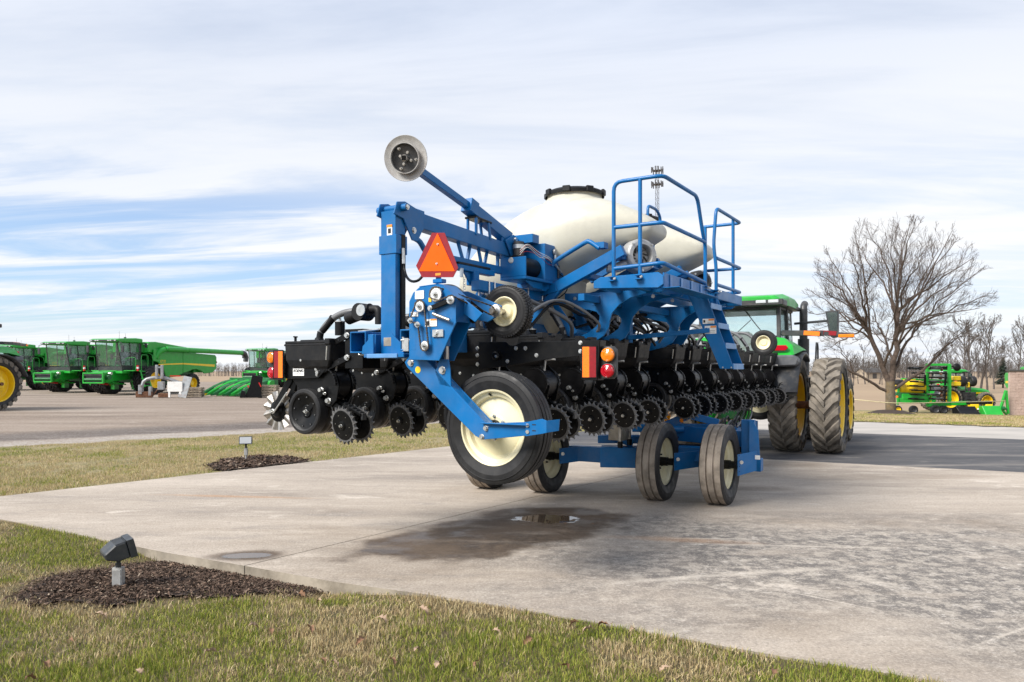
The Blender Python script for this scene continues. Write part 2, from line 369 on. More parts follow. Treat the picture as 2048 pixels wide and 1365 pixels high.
    pud = ellipse(t, pos, .36, 8.12, .40, .26, 0, 1.7, .78, .96, 2.2)
    pd2 = ellipse(t, pos, -2.30, 6.50, .24, .11, .1, .55, .75, 1.05, 3.5)
    pm = t.m('MAXIMUM', pud, pd2)
    film = t.m('MULTIPLY', wet, t.rng(t.noise(t.mapv(pos, (3, 3, 0)), 2.3, 5, .6), .40, .62, 0, 1))
    r = t.m('SUBTRACT', .86, t.m('MULTIPLY', film, .42)); r = t.m('MULTIPLY', r, t.m('SUBTRACT', 1.0, t.m('MULTIPLY', pm, .97)))
    h = t.m('MULTIPLY', t.m('ADD', t.m('MULTIPLY', g, .8), s), t.m('SUBTRACT', 1.0, pm))
    return c, r, t.bump(h, .32, .012)
def f_asphalt(t, pos):
    st = t.mapv(pos, rot=(0, 0, math.radians(26)), sc=(.4, 1.8, 1))
    a = t.noise(st, .7, 6, .62, .3); b = t.noise(st, 3.5, 6, .7, .4); g = t.noise(pos, 60, 3, .7)
    c = t.ramp(a, [(.3, (.045, .046, .052)), (.52, (.085, .082, .084)), (.68, (.21, .19, .17))])
    c = t.mix(t.m('MULTIPLY', t.rng(b, .52, .72), .6), c, (.27, .25, .22))
    c = t.mix(t.m('MULTIPLY', g, .25), c, (.03, .03, .035))
    return c, .85, t.bump(g, .4, .01)
def f_strip(t, pos):
    a = t.noise(t.mapv(pos, sc=(.4, 1.5, 1)), .9, 6, .6); c = t.ramp(a, [(.3, (.30, .28, .255)), (.6, (.42, .385, .345)), (.8, (.50, .46, .42))]); return c, .9, None
def f_gravel(t, pos):
    st = t.mapv(pos, rot=(0, 0, math.radians(38)), sc=(.16, 1.0, 1))
    a = t.noise(st, .5, 6, .62, .3); b = t.noise(st, 2.4, 7, .7, .5); g = t.noise(pos, 16, 4, .8)
    c = t.ramp(a, [(.3, (.15, .112, .085)), (.5, (.225, .172, .13)), (.72, (.32, .265, .215))])
    # darker wheel-packed lane with pale loose stone along its near edge
    u = t.n('ShaderNodeSeparateXYZ', {0: pos}); d = t.m('SUBTRACT', u.outputs[1], t.m('ADD', t.m('MULTIPLY', u.outputs[0], .80), 24.6))
    d = t.m('ADD', d, t.m('MULTIPLY', t.m('SUBTRACT', t.noise(pos, .35, 5, .6), .5), 2.2))
    lane = t.m('MULTIPLY', t.rng(d, 1.6, 2.6), t.rng(d, 6.5, 4.2))
    c = t.mix(t.m('MULTIPLY', lane, .85), c, (.085, .068, .06))
    edge = t.m('MULTIPLY', t.rng(d, -1.5, -.2), t.rng(d, 2.6, 1.4))
    c = t.mix(t.m('MULTIPLY', edge, t.rng(g, .4, .6, .1, .65)), c, (.40, .375, .345))
    c = t.mix(t.m('MULTIPLY', t.rng(b, .54, .70), .5), c, (.46, .40, .34))
    c = t.mix(t.m('MULTIPLY', t.rng(g, .50, .72), .45), c, (.60, .56, .50)); c = t.mix(t.m('MULTIPLY', t.rng(g, .46, .28), .45), c, (.10, .085, .07))
    return c, .95, t.bump(g, .6, .03)
def f_lawn(t, pos):
    a = t.noise(pos, .7, 5, .6); b = t.noise(pos, 6, 6, .7); g = t.noise(t.mapv(pos, sc=(1, .5, 1)), 45, 4, .75)
    c = t.ramp(a, [(.3, (.20, .175, .07)), (.5, (.31, .25, .125)), (.7, (.39, .31, .17))])
    c = t.mix(t.rng(b, .45, .7), c, (.17, .18, .055))
    c = t.mix(t.m('MULTIPLY', t.rng(g, .35, .65), .55), c, (.085, .068, .042))
    return c, .95, t.bump(t.m('ADD', g, b), .7, .03)
def f_turf(t, pos):
    c, r, n = f_lawn(t, pos); return t.mix(1.0, c, (.42, .40, .36), 'MULTIPLY'), r, n
def f_field(t, pos):
    a = t.noise(t.mapv(pos, sc=(.2, 1, 1)), .05, 6, .6); b = t.noise(pos, 1.2, 5, .7)
    c = t.ramp(a, [(.3, (.27, .19, .12)), (.6, (.36, .26, .165)), (.8, (.30, .235, .13))]); c = t.mix(t.m('MULTIPLY', b, .4), c, (.2, .14, .08)); return c, 1.0, None
def f_mulch(t, pos):
    a = t.noise(pos, 5, 6, .7); b = t.noise(t.mapv(pos, sc=(1, 1, 2)), 55, 5, .75, .6)
    c = t.ramp(b, [(.3, (.02, .014, .011)), (.5, (.06, .042, .033)), (.72, (.12, .085, .066))]); c = t.mix(t.m('MULTIPLY', a, .3), c, (.03, .02, .016)); return c, .95, t.bump(b, 1.0, .03)
for nm, fn in (('concrete', f_concrete), ('asphalt', f_asphalt), ('pale_strip', f_strip), ('gravel', f_gravel), ('lawn_soil', f_lawn), ('turf_soil', f_turf), ('field', f_field), ('mulch', f_mulch)): ground_mat(nm, fn)
def sstep(a, b, x):
    x = min(1, max(0, (x-a)/(b-a))); return x*x*(3-2*x)
def H(x, y):
    """lie of the land: level by the yard, falling away beyond the drive on the right and towards the far fields"""
    d = (x-11.4)*.56+(y-23.3)*.829
    wr = max(sstep(2, 9, x), sstep(75, 140, y))
    return -1.45*wr*min(1, max(0, d)/34.0)**1.35
# value noise for scattering
RNG = np.random.default_rng(7)
_lat = RNG.random((64, 64))
def vnoise(x, y, s):
    x = np.asarray(x)*s; y = np.asarray(y)*s; xi = np.floor(x).astype(int); yi = np.floor(y).astype(int); fx = x-xi; fy = y-yi
    fx = fx*fx*(3-2*fx); fy = fy*fy*(3-2*fy); g = lambda i, j: _lat[i % 64, j % 64]
    return (g(xi, yi)*(1-fx)+g(xi+1, yi)*fx)*(1-fy)+(g(xi, yi+1)*(1-fx)+g(xi+1, yi+1)*fx)*fy
def inpoly(x, y, P):
    x = np.asarray(x); y = np.asarray(y); c = np.zeros(x.shape, bool); n = len(P)
    for i in range(n):
        x0, y0 = P[i][:2]; x1, y1 = P[(i+1) % n][:2]
        if y0 == y1: continue
        c ^= ((y0 > y) != (y1 > y)) & (x < (x1-x0)*(y-y0)/(y1-y0)+x0)
    return c
def dpoly(x, y, P, closed=True):
    """distance to an outline"""
    x = np.asarray(x, float); y = np.asarray(y, float); best = np.full(x.shape, 1e9); n = len(P)
    for i in range(n if closed else n-1):
        x0, y0 = P[i][:2]; x1, y1 = P[(i+1) % n][:2]; dx, dy = x1-x0, y1-y0; L = dx*dx+dy*dy
        t = np.clip(((x-x0)*dx+(y-y0)*dy)/L, 0, 1); best = np.minimum(best, np.hypot(x-x0-t*dx, y-y0-t*dy))
    return best
def sheet(name, P, z, m, kind='structure'):
    b = MB(); b.add([(p[0], p[1], z) for p in P], [tuple(range(len(P)))], m); o = b.build(name); tag(o, kind=kind); return o
def grid(name, xs, ys, hf, m, keep=None, kind='structure', smooth=True):
    nx, ny = len(xs), len(ys); vs = [(x, y, hf(x, y)) for y in ys for x in xs]
    fs = []
    for j in range(ny-1):
        for i in range(nx-1):
            if keep is None or keep((xs[i]+xs[i+1])/2, (ys[j]+ys[j+1])/2): fs.append((j*nx+i, j*nx+i+1, (j+1)*nx+i+1, (j+1)*nx+i))
    b = MB(); b.add(vs, fs, m, smooth); o = b.build(name); tag(o, kind=kind); return o
# outlines on the ground (metres)
EDGE_N = [(-7.0, 8.98), (-5.54, 8.1), (-4.2, 7.30), (-3.06, 6.61), (-2.2, 6.16), (-1.376, 5.70), (-.6, 5.36), (-.08, 5.10), (.42, 4.83), (.836, 4.58), (1.22, 4.36), (1.595, 4.16), (2.2, 3.86), (3.5, 3.32), (5.2, 2.75), (9, 1.9), (20, .6)]
JA = (3.62, 14.04)                      # where the slab joint meets the asphalt
PAD_W = [(-.95, 16.35)]
SLAB1 = [(-7.0, 8.98), (-5.54, 8.1), (-4.2, 7.30), (-3.06, 6.61), (-2.2, 6.16), JA, (-.95, 16.35)]
SLAB2 = EDGE_N[4:]+[(20, 5.8), JA]
SLAB2[0] = (-2.19, 6.153); SLAB2[-1] = (3.632, 14.034)
GRAVEL_EDGE = [(-60, -22), (-10.85, 15.9), (-8.3, 17.6), (-5.65, 20.0), (-1.93, 23.3), (8, 32.0)]
def wob(P, amp, step=.25, seed=3):
    rr = random.Random(seed); out = []
    for a, b in zip(P[:-1], P[1:]):
        n = max(1, int(math.hypot(b[0]-a[0], b[1]-a[1])/step))
        for k in range(n): t = k/n; out.append((a[0]+(b[0]-a[0])*t+rr.uniform(-amp, amp), a[1]+(b[1]-a[1])*t+rr.uniform(-amp, amp)))
    return out+[P[-1]]
# broad ground to the horizon
gx = [-4000, -2000, -900, -400, -200, -120, -80, -60]+list(range(-50, 51, 5))+[60, 80, 120, 200, 400, 900, 2000, 4000]
gy = [-200, -80, -40]+list(range(-20, 66, 5))+[75, 90, 110, 140, 200, 300, 500, 900, 1800, 5000]
tag(grid('field', gx, gy, lambda x, y: H(x, y)-.16, 'field'))
# gravel lot
GP = [(-60, -22)]+wob([(-60, -22), (-10.85, 15.9), (-8.3, 17.6), (-5.65, 20.0), (-1.93, 23.3), (8, 32.0)], .22, .35)+[(10, 60), (12, 110), (-140, 110), (-140, -22)]
sheet('gravel_lot', GP, -.03, 'gravel')
# left lawn strip
LL = [(-30, -14), (-7.06, 8.99), (-.95, 16.40), (12, 32), (8.2, 32.3)]+[(x, y) for x, y in reversed(wob([(-60, -22), (-10.85, 15.9), (-5.65, 20.0), (-1.93, 23.3), (8, 32.0)], .24, .4, 5))]
sheet('lawn', LL, -.016, 'lawn_soil')
# concrete pad: two slabs with an open joint
def slab(parent, P):
    b = MB(); b.prism([(x, y, 0) for x, y in P], (0, 0, -.22), 'concrete', 'curb'); return b.build('slab', parent)
pad = empty('concrete_driveway', (0, 8, 0)); tag(pad, kind='structure')
for P in (SLAB1, SLAB2): slab(pad, [(x, y-8) for x, y in P])
AS = [(-.95, 16.36), JA, (3.632, 14.036), (20, 5.81), (30, 8), (11.96, 17.5), (8.72, 19.35), (5, 21.6), (3.0, 21.2)]
sheet('asphalt_drive', AS, -.004, 'asphalt')
ST = [(3.0, 21.2), (5, 21.61), (8.72, 19.36), (11.96, 17.51), (30, 8.01), (36, 8), (14.5, 21.2), (11.4, 23.3), (5, 27.6), (4, 22.6)]
sheet('pale_drive', ST, -.008, 'pale_strip')
# right lawn follows the slope
LRE = [(5, 27.6), (11.4, 23.3), (14.5, 21.2), (40, 3.9)]
def keepR(x, y): return (x-11.4)*.56+(y-23.3)*.829 > 0 and y < 58
tag(grid('lawn', [4+.5*i for i in range(30)]+[19+1.5*i for i in range(28)], [4+.5*i for i in range(80)]+[44+2*i for i in range(10)], lambda x, y: H(x, y)+.012, 'lawn_soil', keepR))
sheet('lawn', [(5, 27.58), (11.4, 23.28), (14.5, 21.18), (40, 3.88), (40, 4.9), (14.6, 22.2), (11.5, 24.3), (5.1, 28.6)], .006, 'lawn_soil')
# near lawn with the mulch bed sunk beside the kerb
BED = [tuple(gnd(px, py, -.05)[:2]) for px, py in ((20, 1206), (70, 1186), (130, 1163), (200, 1145), (300, 1120), (350, 1118), (490, 1140), (600, 1160), (668, 1170), (590, 1185), (480, 1198), (330, 1211), (230, 1222), (120, 1224), (40, 1216))]
CURB = [(-3.06, 6.61), (-2.2, 6.16), (-1.376, 5.70)]
def HN(x, y):
    d = float(dpoly(np.array([x]), np.array([y]), CURB, False)[0]); ins = bool(inpoly(np.array([x]), np.array([y]), BED)[0])
    e = float(dpoly(np.array([x]), np.array([y]), BED)[0])
    z = -.012+.018*(float(vnoise(x+40, y+40, 1.7))-.5)
    dip = max(0, 1-d/.75)*.095
    return z-dip+(.015*min(1, e/.35) if ins else 0)
nx_ = [-14+.5*i for i in range(12)]+[-8+.12*i for i in range(92)]+[3.2+.4*i for i in range(30)]
ny_ = [-6+.5*i for i in range(16)]+[2.1+.12*i for i in range(62)]
grid('lawn', nx_, ny_, HN, 'turf_soil', lambda x, y: not (inpoly(np.array([x]), np.array([y]), SLAB2)[0] and dpoly(np.array([x]), np.array([y]), EDGE_N, False)[0] > .3) and not (inpoly(np.array([x]), np.array([y]), SLAB1)[0] and dpoly(np.array([x]), np.array([y]), EDGE_N, False)[0] > .3))
bx_ = [-5.4+.07*i for i in range(62)]; by_ = [4.4+.07*i for i in range(38)]
grid('mulch_bed', bx_, by_, lambda x, y: HN(x, y)+.012+.03*(float(vnoise(x, y, 9))-.4), 'mulch', lambda x, y: bool(inpoly(np.array([x+.05*math.sin(9*y)]), np.array([y+.05*math.sin(11*x)]), BED)[0]) and not bool(inpoly(np.array([x]), np.array([y]), SLAB1)[0]) and not bool(inpoly(np.array([x]), np.array([y]), SLAB2)[0]))
BED2 = [tuple(gnd(px, py)[:2]) for px, py in ((420, 932), (450, 920), (510, 912), (570, 914), (620, 922), (600, 926), (520, 935), (455, 943), (430, 940))]
b2x = [-6.0+.06*i for i in range(45)]; b2y = [11.6+.06*i for i in range(40)]
grid('mulch_bed', b2x, b2y, lambda x, y: -.004+.03*float(vnoise(x, y, 9)), 'mulch', lambda x, y: bool(inpoly(np.array([x+.06*math.sin(9*y)]), np.array([y+.06*math.sin(11*x)]), BED2)[0]))
# ------------------------------------------------------------------ the blue planter
PO = (8.2, 4.0, 0.0)
planter = empty('row_planter', TF(8.2, 4.0), PI/2-YAW)
tag(planter, 'large blue and black row planter with white seed tanks standing across the concrete', 'planter')
def P_(b, name, parent=planter, bevel=.004): return b.build(name, parent, PO, bevel)
TBF, TBZ = 4.38, 1.836
# --- main toolbar
b = MB(); b.sqtube((4.6, TBF, TBZ), (15.1, TBF, TBZ), .178, .178, .012, 'blue'); b.bx((4.78, TBF-.077, TBZ-.077), (4.79, TBF+.077, TBZ+.077), 'black'); tb = P_(b, 'toolbar')
for t in (4.72, 5.5, 6.3):
    u = MB(); u.tube([(t, TBF-.12, TBZ-.11), (t, TBF+.10, TBZ-.10), (t, TBF+.10, TBZ+.10), (t, TBF-.12, TBZ+.11)], .009, 'zinc', 6); P_(u, 'u_bolt', tb, 0)
# --- stub tube, marker shelf and chain drive box
b = MB()
s0 = pt(816, 680.5, 4.42); b.sqtube((4.42, s0.y, s0.z), (5.1, s0.y, s0.z), .165, .165, .012, 'blue'); b.bx((4.60, s0.y-.07, s0.z-.07), (4.61, s0.y+.07, s0.z+.07), 'black')
P_(b, 'stub_tube')
b = MB()
lp = pt(812, 690, 4.43); b.box((4.44, lp.y-.01, lp.z), (.05, .05, .10), 'zinc'); b.cyl((4.43, lp.y-.06, lp.z+.035), (4.43, lp.y+.05, lp.z+.035), .010, 'zinc'); b.cyl((4.435, lp.y+.03, lp.z-.05), (4.435, lp.y+.03, lp.z+.06), .012, 'zinc'); P_(b, 'latch_pin', bevel=.002)
b = MB()
b.bx((4.50, 3.80, 1.705), (4.92, 4.22, 1.735), 'blue'); b.bx((4.62, 4.2, 1.745), (4.90, 4.29, 1.90), 'blue')
b.bx((4.49, 3.86, 1.70), (4.505, 4.18, 1.735), 'blue_pale')
for f0, d in ((4.17, 1), (3.985, -1)):
    b.prism([(4.56, f0, 1.735), (4.56, f0+.13*d, 1.735), (4.56, f0+.12*d, 1.80), (4.56, f0, 1.90)], (.02, 0, 0), 'blue')
    b.prism([(4.84, f0, 1.735), (4.84, f0+.13*d, 1.735), (4.84, f0+.12*d, 1.80), (4.84, f0, 1.90)], (.02, 0, 0), 'blue')
P_(b, 'marker_mount')
# --- marker: post, folded arms, disc
mk = MB(); mk.bx((4.64, 4.005, 1.735), (4.76, 4.160, 2.90), 'blue'); mk.bx((4.632, 3.99, 2.55), (4.77, 4.175, 2.70), 'blue'); mk.bx((4.6375, 4.012, 1.80), (4.642, 4.13, 1.87), 'steel_raw'); mpost = P_(mk, 'marker_post')
d_ = MB(); c0 = pt(778, 458, 4.63); d_.box((4.6375, c0.y, 2.60+.12), (.003, .055, .13), 'decal'); d_.box((4.636, c0.y, 2.775), (.004, .055, .02), 'decal_orange'); d_.box((4.6355, c0.y, 2.735), (.003, .03, .04), 'ink'); P_(d_, 'warning_decal', mpost, 0)
b = MB()
for f0 in (3.985, 4.165): b.prism([(4.60, f0, 2.86), (4.64, f0, 2.965), (4.74, f0, 2.985), (4.98, f0, 2.93), (4.98, f0, 2.80), (4.90, f0, 2.68), (4.83, f0, 2.68), (4.72, f0, 2.84)], (0, .014, 0), 'blue')
b.cyl((4.70, 3.93, 2.925), (4.70, 4.24, 2.925), .030, 'blue', 14); b.bolt((4.70, 3.93, 2.925), (0, -1, 0), .016); b.bolt((4.85, 3.985, 2.765), (0, -1, 0), .02)
P_(b, 'marker_pivot', mpost)
b = MB(); b.bar((4.84, 4.085, 2.885), (6.42, 4.085, 2.815), .11, .13, 'blue'); b.bar((4.84, 4.085, 2.885), (5.02, 4.085, 2.877), .15, .16, 'blue')
b.prism([(6.30, 4.02, 2.90), (6.46, 4.02, 2.98), (6.56, 4.02, 2.94), (6.55, 4.02, 2.76), (6.42, 4.02, 2.74)], (0, -.014, 0), 'blue'); b.prism([(6.30, 4.15, 2.90), (6.46, 4.15, 2.98), (6.56, 4.15, 2.94), (6.55, 4.15, 2.76), (6.42, 4.15, 2.74)], (0, .014, 0), 'blue')
b.cyl((6.47, 3.98, 2.93), (6.47, 4.19, 2.93), .022, 'zinc'); b.cyl((6.49, 3.99, 2.78), (6.49, 4.18, 2.78), .018, 'zinc')
arm1 = P_(b, 'marker_inner_arm')
b = MB()  # lower link and truss web
lk = [pt(818, 476, 4.95), None]
b.tube([(4.95, 4.06, 2.72), (5.02, 4.06, 2.70), (5.10, 4.06, 2.63), (5.22, 4.06, 2.60)], .024, 'blue', 8, 3)
b.bar((5.18, 4.06, 2.605), (6.45, 4.06, 2.60), .045, .075, 'blue'); b.prism([(6.46, 4.03, 2.79), (6.53, 4.03, 2.78), (6.60, 4.03, 2.68), (6.50, 4.03, 2.56), (6.42, 4.03, 2.56), (6.52, 4.03, 2.66)], (0, .02, 0), 'blue')
for t0, t1 in ((5.62, 5.72), (5.82, 5.76), (5.95, 6.02), (6.12, 6.05), (6.30, 6.30)): b.bar((t0, 4.10, 2.80), (t1, 4.10, 2.60), .022, .035, 'blue')
P_(b, 'marker_link', arm1)
b = MB(); b.bar((6.47, 4.085, 2.945), (5.82, 4.085, 3.135), .10, .12, 'blue', w2=.09, h2=.105); b.bar((5.86, 4.085, 3.125), (5.74, 4.085, 3.16), .115, .13, 'blue')
for f0 in (4.03, 4.125): b.bar((6.06, f0, 2.87), (6.03, f0, 3.03), .03, .02, 'blue'); b.bar((5.82, f0, 2.88), (5.82, f0, 3.05), .03, .02, 'blue')
b.bar((5.80, 4.085, 3.05), (6.08, 4.085, 3.035), .13, .02, 'black')
arm2 = P_(b, 'marker_middle_arm')
b = MB(); b.bar((5.80, 4.085, 3.14), (4.97, 4.085, 3.335), .062, .062, 'blue'); P_(b, 'marker_outer_arm', arm2)
b = MB(); dc = Vector((4.88, 4.09, 3.385)); da = (TF(0, 0)-TF(4.88, 4.09)).normalized(); ax = Vector((-.86, -.34, -.20)).normalized()
# disc axis points at the viewer's left; concave blade, depth band and hub
b.lathe(dc, ax, [(.0, .0), (.08, .004), (.13, .014), (.186, .030), (.189, .024), (.13, .004), (.09, -.006), (0, -.010)], 'blade_steel', 48)
b.lathe(dc, ax, [(.126, .008), (.126, .062), (.120, .062), (.120, .010)], 'blade_steel', 48)
b.lathe(dc, ax, [(.120, .026), (.0, .022)], 'charcoal', 32, False)
a_, s_, u_ = frame(ax)
b.bar(dc+ax*.024, dc+ax*.085, .035, .04, 'black'); b.cyl(dc+ax*.02, dc+ax*.07, .028, 'zinc', 12)
for k in range(4): q = dc+(s_*math.cos(k*PI/2+.4)+u_*math.sin(k*PI/2+.4))*.05; b.bolt(q+ax*.024, ax, .009)
for k in (1.0, 3.3, 5.2): q = dc+(s_*math.cos(k)+u_*math.sin(k))*.093; b.bolt(q+ax*.024, ax, .009, .03)
P_(b, 'marker_disc', arm2, .0)
# rest for the folded marker
b = MB(); b.bar((5.78, 4.04, 2.40), (5.78, 4.04, 2.545), .09, .09, 'blue', up=(1, 0, 0)); b.bar((5.50, 4.04, 2.545), (6.10, 4.04, 2.545), .08, .05, 'blue'); b.bar((5.50, 4.04, 2.58), (6.02, 4.04, 2.58), .085, .022, 'plastic')
b.prism([(5.62, 4.03, 2.52), (5.735, 4.03, 2.52), (5.735, 4.03, 2.40)], (0, .02, 0), 'blue'); rest = P_(b, 'marker_rest')
b = MB(); b.box((5.53, 3.99, 2.49), (.03, .02, .08), 'zinc')
for k in range(10):
    z = 2.44-k*.022; c = Vector((5.55, 3.975, z)); h = (.010, 0, 0) if k % 2 else (0, .010, 0); h = Vector(h)
    b.tube([c+h+V(0, 0, .012), c+h-V(0, 0, .012), c-h-V(0, 0, .012), c-h+V(0, 0, .012)], .0032, 'zinc', 5, 0, True)
P_(b, 'safety_chain', rest, 0)
# --- chain drive box
tp = 4.42
def tpx(px, py, t=tp): return pt(px, py, t)
b = MB()
out = [tpx(*q) for q in ((818, 720), (818, 604), (826, 586), (838, 575), (874, 570), (884, 571), (912, 598), (912, 645), (878, 722))]
b.prism(out, (.012, 0, 0), 'blue')
out2 = [Vector((4.60, p.y, p.z)) for p in out]; b.prism(out2, (.012, 0, 0), 'blue')
for i in (3, 4, 5, 6): b.prism([out[i], out[i+1], out2[i+1], out2[i]], (0, 0, .008), 'blue')
p0, p1 = tpx(818, 640), tpx(818, 715); b.bx((4.43, p1.y-.012, p1.z), (4.60, p1.y-.002, p0.z), 'blue')
box = P_(b, 'drive_box')
def sprocket(px, py, R, teeth, nm='sprocket', th=.012, t=4.40, m='conduit'):
    c = tpx(px, py, t); s = MB(); s.lathe(c, (-1, 0, 0), [(0, .0), (R*.93, .0), (R*.93, th), (R*.5, th), (R*.45, th+.006), (0, th+.006)], 'decal' if R > .03 else m, 28, False)
    for k in range(teeth):
        a = 2*PI*k/teeth; d = V(0, math.cos(a), math.sin(a)); e = V(0, -math.sin(a), math.cos(a))
        s.prism([c+d*R*.9+e*R*.12, c+d*R*.9-e*R*.12, c+d*R*1.08], (-th, 0, 0), m)
    s.cyl(c-V(th, 0, 0), c-V(.045, 0, 0), .010, 'zinc', 6); s.bolt(c-V(th+.006, 0, 0), (-1, 0, 0), .016)
    P_(s, nm, box, 0); return c, R
def chain(pts, R=.0065):
    P = [Vector(p) for p in pts]; L = []; acc = 0
    for a, c in zip(P, P[1:]+P[:1]):
        n = max(1, int((c-a).length/.016))
        for k in range(n): L.append(a+(c-a)*(k/n))
    s = MB()
    for i, q in enumerate(L):
        r = L[(i+1) % len(L)]; d = (r-q).normalized()
        s.bar(q-d*.001, q+d*.0135, .012 if i % 2 else .007, .011, 'chain', up=(1, 0, 0))
    P_(s, 'drive_chain', box, 0)
s1 = sprocket(873, 589, .052, 28); s2 = sprocket(841, 613, .043, 24); s3 = sprocket(902, 600, .032, 14); s4 = sprocket(851, 692, .036, 16); s5 = sprocket(824, 642, .014, 8); s6 = sprocket(838, 650, .014, 8)
def arc(c, R, a0, a1, n=9): return [c+V(-.012, -R*math.cos(a0+(a1-a0)*k/n), R*math.sin(a0+(a1-a0)*k/n)) for k in range(n+1)]
chain(arc(s2[0], .045, PI, 0)+[s4[0]+V(-.012, -.037, 0)]+arc(s4[0], .037, 0, -PI)+[s6[0]+V(-.012, .004, .018), s5[0]+V(-.012, -.005, -.017), s5[0]+V(-.012, .018, 0)])
hub = pt(990, 622, 4.78); hub4 = hub+V(-.36+.36, 0, 0)
chain(arc(s1[0], .054, PI*1.15, PI*.35)+[hub+V(-.05, 0, .035), hub+V(-.05, -.035, 0), hub+V(-.05, 0, -.035), s3[0]+V(-.012, -.01, .032), s1[0]+V(-.012, -.03, -.048)])
b = MB(); a0 = tpx(862, 617, 4.39); a1 = tpx(902, 600, 4.40); b.bar(a0, a1, .02, .035, 'black'); b.bolt(a0-V(.012, 0, 0), (-1, 0, 0), .015); P_(b, 'chain_tensioner', box, .002); b = MB(); sp0 = tpx(866, 628, 4.39); sp1 = tpx(899, 641, 4.39); b.cyl(sp0, sp1, .012, 'steel', 10); P_(b, 'tension_spring', box, 0); b = MB()
b.box(tuple(tpx(876, 667, 4.412)), (.012, .10, .055), 'zinc'); b.bolt(tpx(871, 667, 4.405), (-1, 0, 0), .018)
P_(b, 'pin_plate', box, .002)
b = MB()
for (px, py, w_, h_, k) in ((839, 590, .085, .062, 0), (829, 629, .07, .035, 0), (862, 646, .11, .055, 1)):
    b = MB(); c = tpx(px, py, 4.4165); b.box(tuple(c), (.003, w_, h_), 'decal')
    if k: b.box((c.x-.0015, c.y-.025, c.z+.022), (.002, w_*.5, .012), 'decal_orange'); b.box((c.x-.0015, c.y+.03, c.z-.004), (.002, .03, .035), 'ink')
    for j in range(3 if not k else 2): b.box((c.x-.0015, c.y-(.02 if k else 0), c.z+.014-.014*j-(.012 if k else 0)), (.001, w_*(.4 if k else .75), .002), 'ink')
    P_(b, 'warning_decal', box, 0)
b = MB(); c = tpx(860, 600, 4.4165); b.box(tuple(c), (.003, .025, .032), 'decal_yellow'); P_(b, 'warning_decal', box, 0)
# --- SMV emblem
b = MB(); te = 4.56
tri = [pt(*q, te) for q in ((875.5, 470), (902, 540), (848, 540))]; oc_ = [pt(*q, te) for q in ((864, 466), (889, 466), (916, 536), (906, 555), (844, 555), (832, 532))]
b.prism(oc_, (.004, 0, 0), 'red_tape'); b.prism([p-V(.002, 0, 0) for p in (pt(875.5, 467, te), pt(910, 543, te), pt(838, 543, te))], (-.002, 0, 0), 'orange')
for q in ((876, 489), (874, 528)): b.bolt(pt(*q, te-.004), (-1, 0, 0), .006)
c = pt(876, 549, te-.0015); b.box(tuple(c), (.001, .05, .018), 'decal_orange')
smv = P_(b, 'slow_vehicle_emblem', bevel=0)
b = MB(); q0, q1 = pt(877, 568, te+.02), pt(877, 500, te+.02); b.bar(q0, q1, .012, .05, 'blue'); b.box(tuple(pt(879, 563, te+.03)), (.06, .09, .03), 'blue'); P_(b, 'emblem_bracket', smv)
# --- contact drive wheel and its arm
b = MB(); e0, e1 = pt(902, 596, 4.66), pt(990, 624, 4.78)
b.prism([pt(895, 585, 4.81), pt(935, 583, 4.81), pt(1003, 612, 4.81), pt(1003, 628, 4.81), pt(975, 645, 4.81), pt(950, 640, 4.81)], (.015, 0, 0), 'blue')
b.prism([pt(895, 592, 4.52), pt(920, 592, 4.52), pt(965, 628, 4.52), pt(950, 645, 4.52), pt(905, 612, 4.52)], (.015, 0, 0), 'blue'); P_(b, 'drive_wheel_arm')
b = MB(); b.cyl(hub-V(.05, 0, 0), hub+V(.14, 0, 0), .022, 'steel', 14); b.lathe(hub, (-1, 0, 0), [(.048, -.03), (.048, .0), (.03, .004), (.03, .02), (0, .02)], 'zinc', 20); P_(b, 'drive_axle', bevel=0)
for q0, q1 in (((912, 617), (948, 640)), ((938, 608), (960, 626))):
    s = MB(); a, c = pt(*q0, 4.62), pt(*q1, 4.62); s.cyl(a, c, .026, 'black', 12)
    for k in range(16): m_ = a+(c-a)*(k/15); d = (c-a).normalized(); s.lathe(m_, d, [(.024, 0), (.031, .004), (.024, .008)], 'black', 12)
    P_(s, 'down_spring', bevel=0)
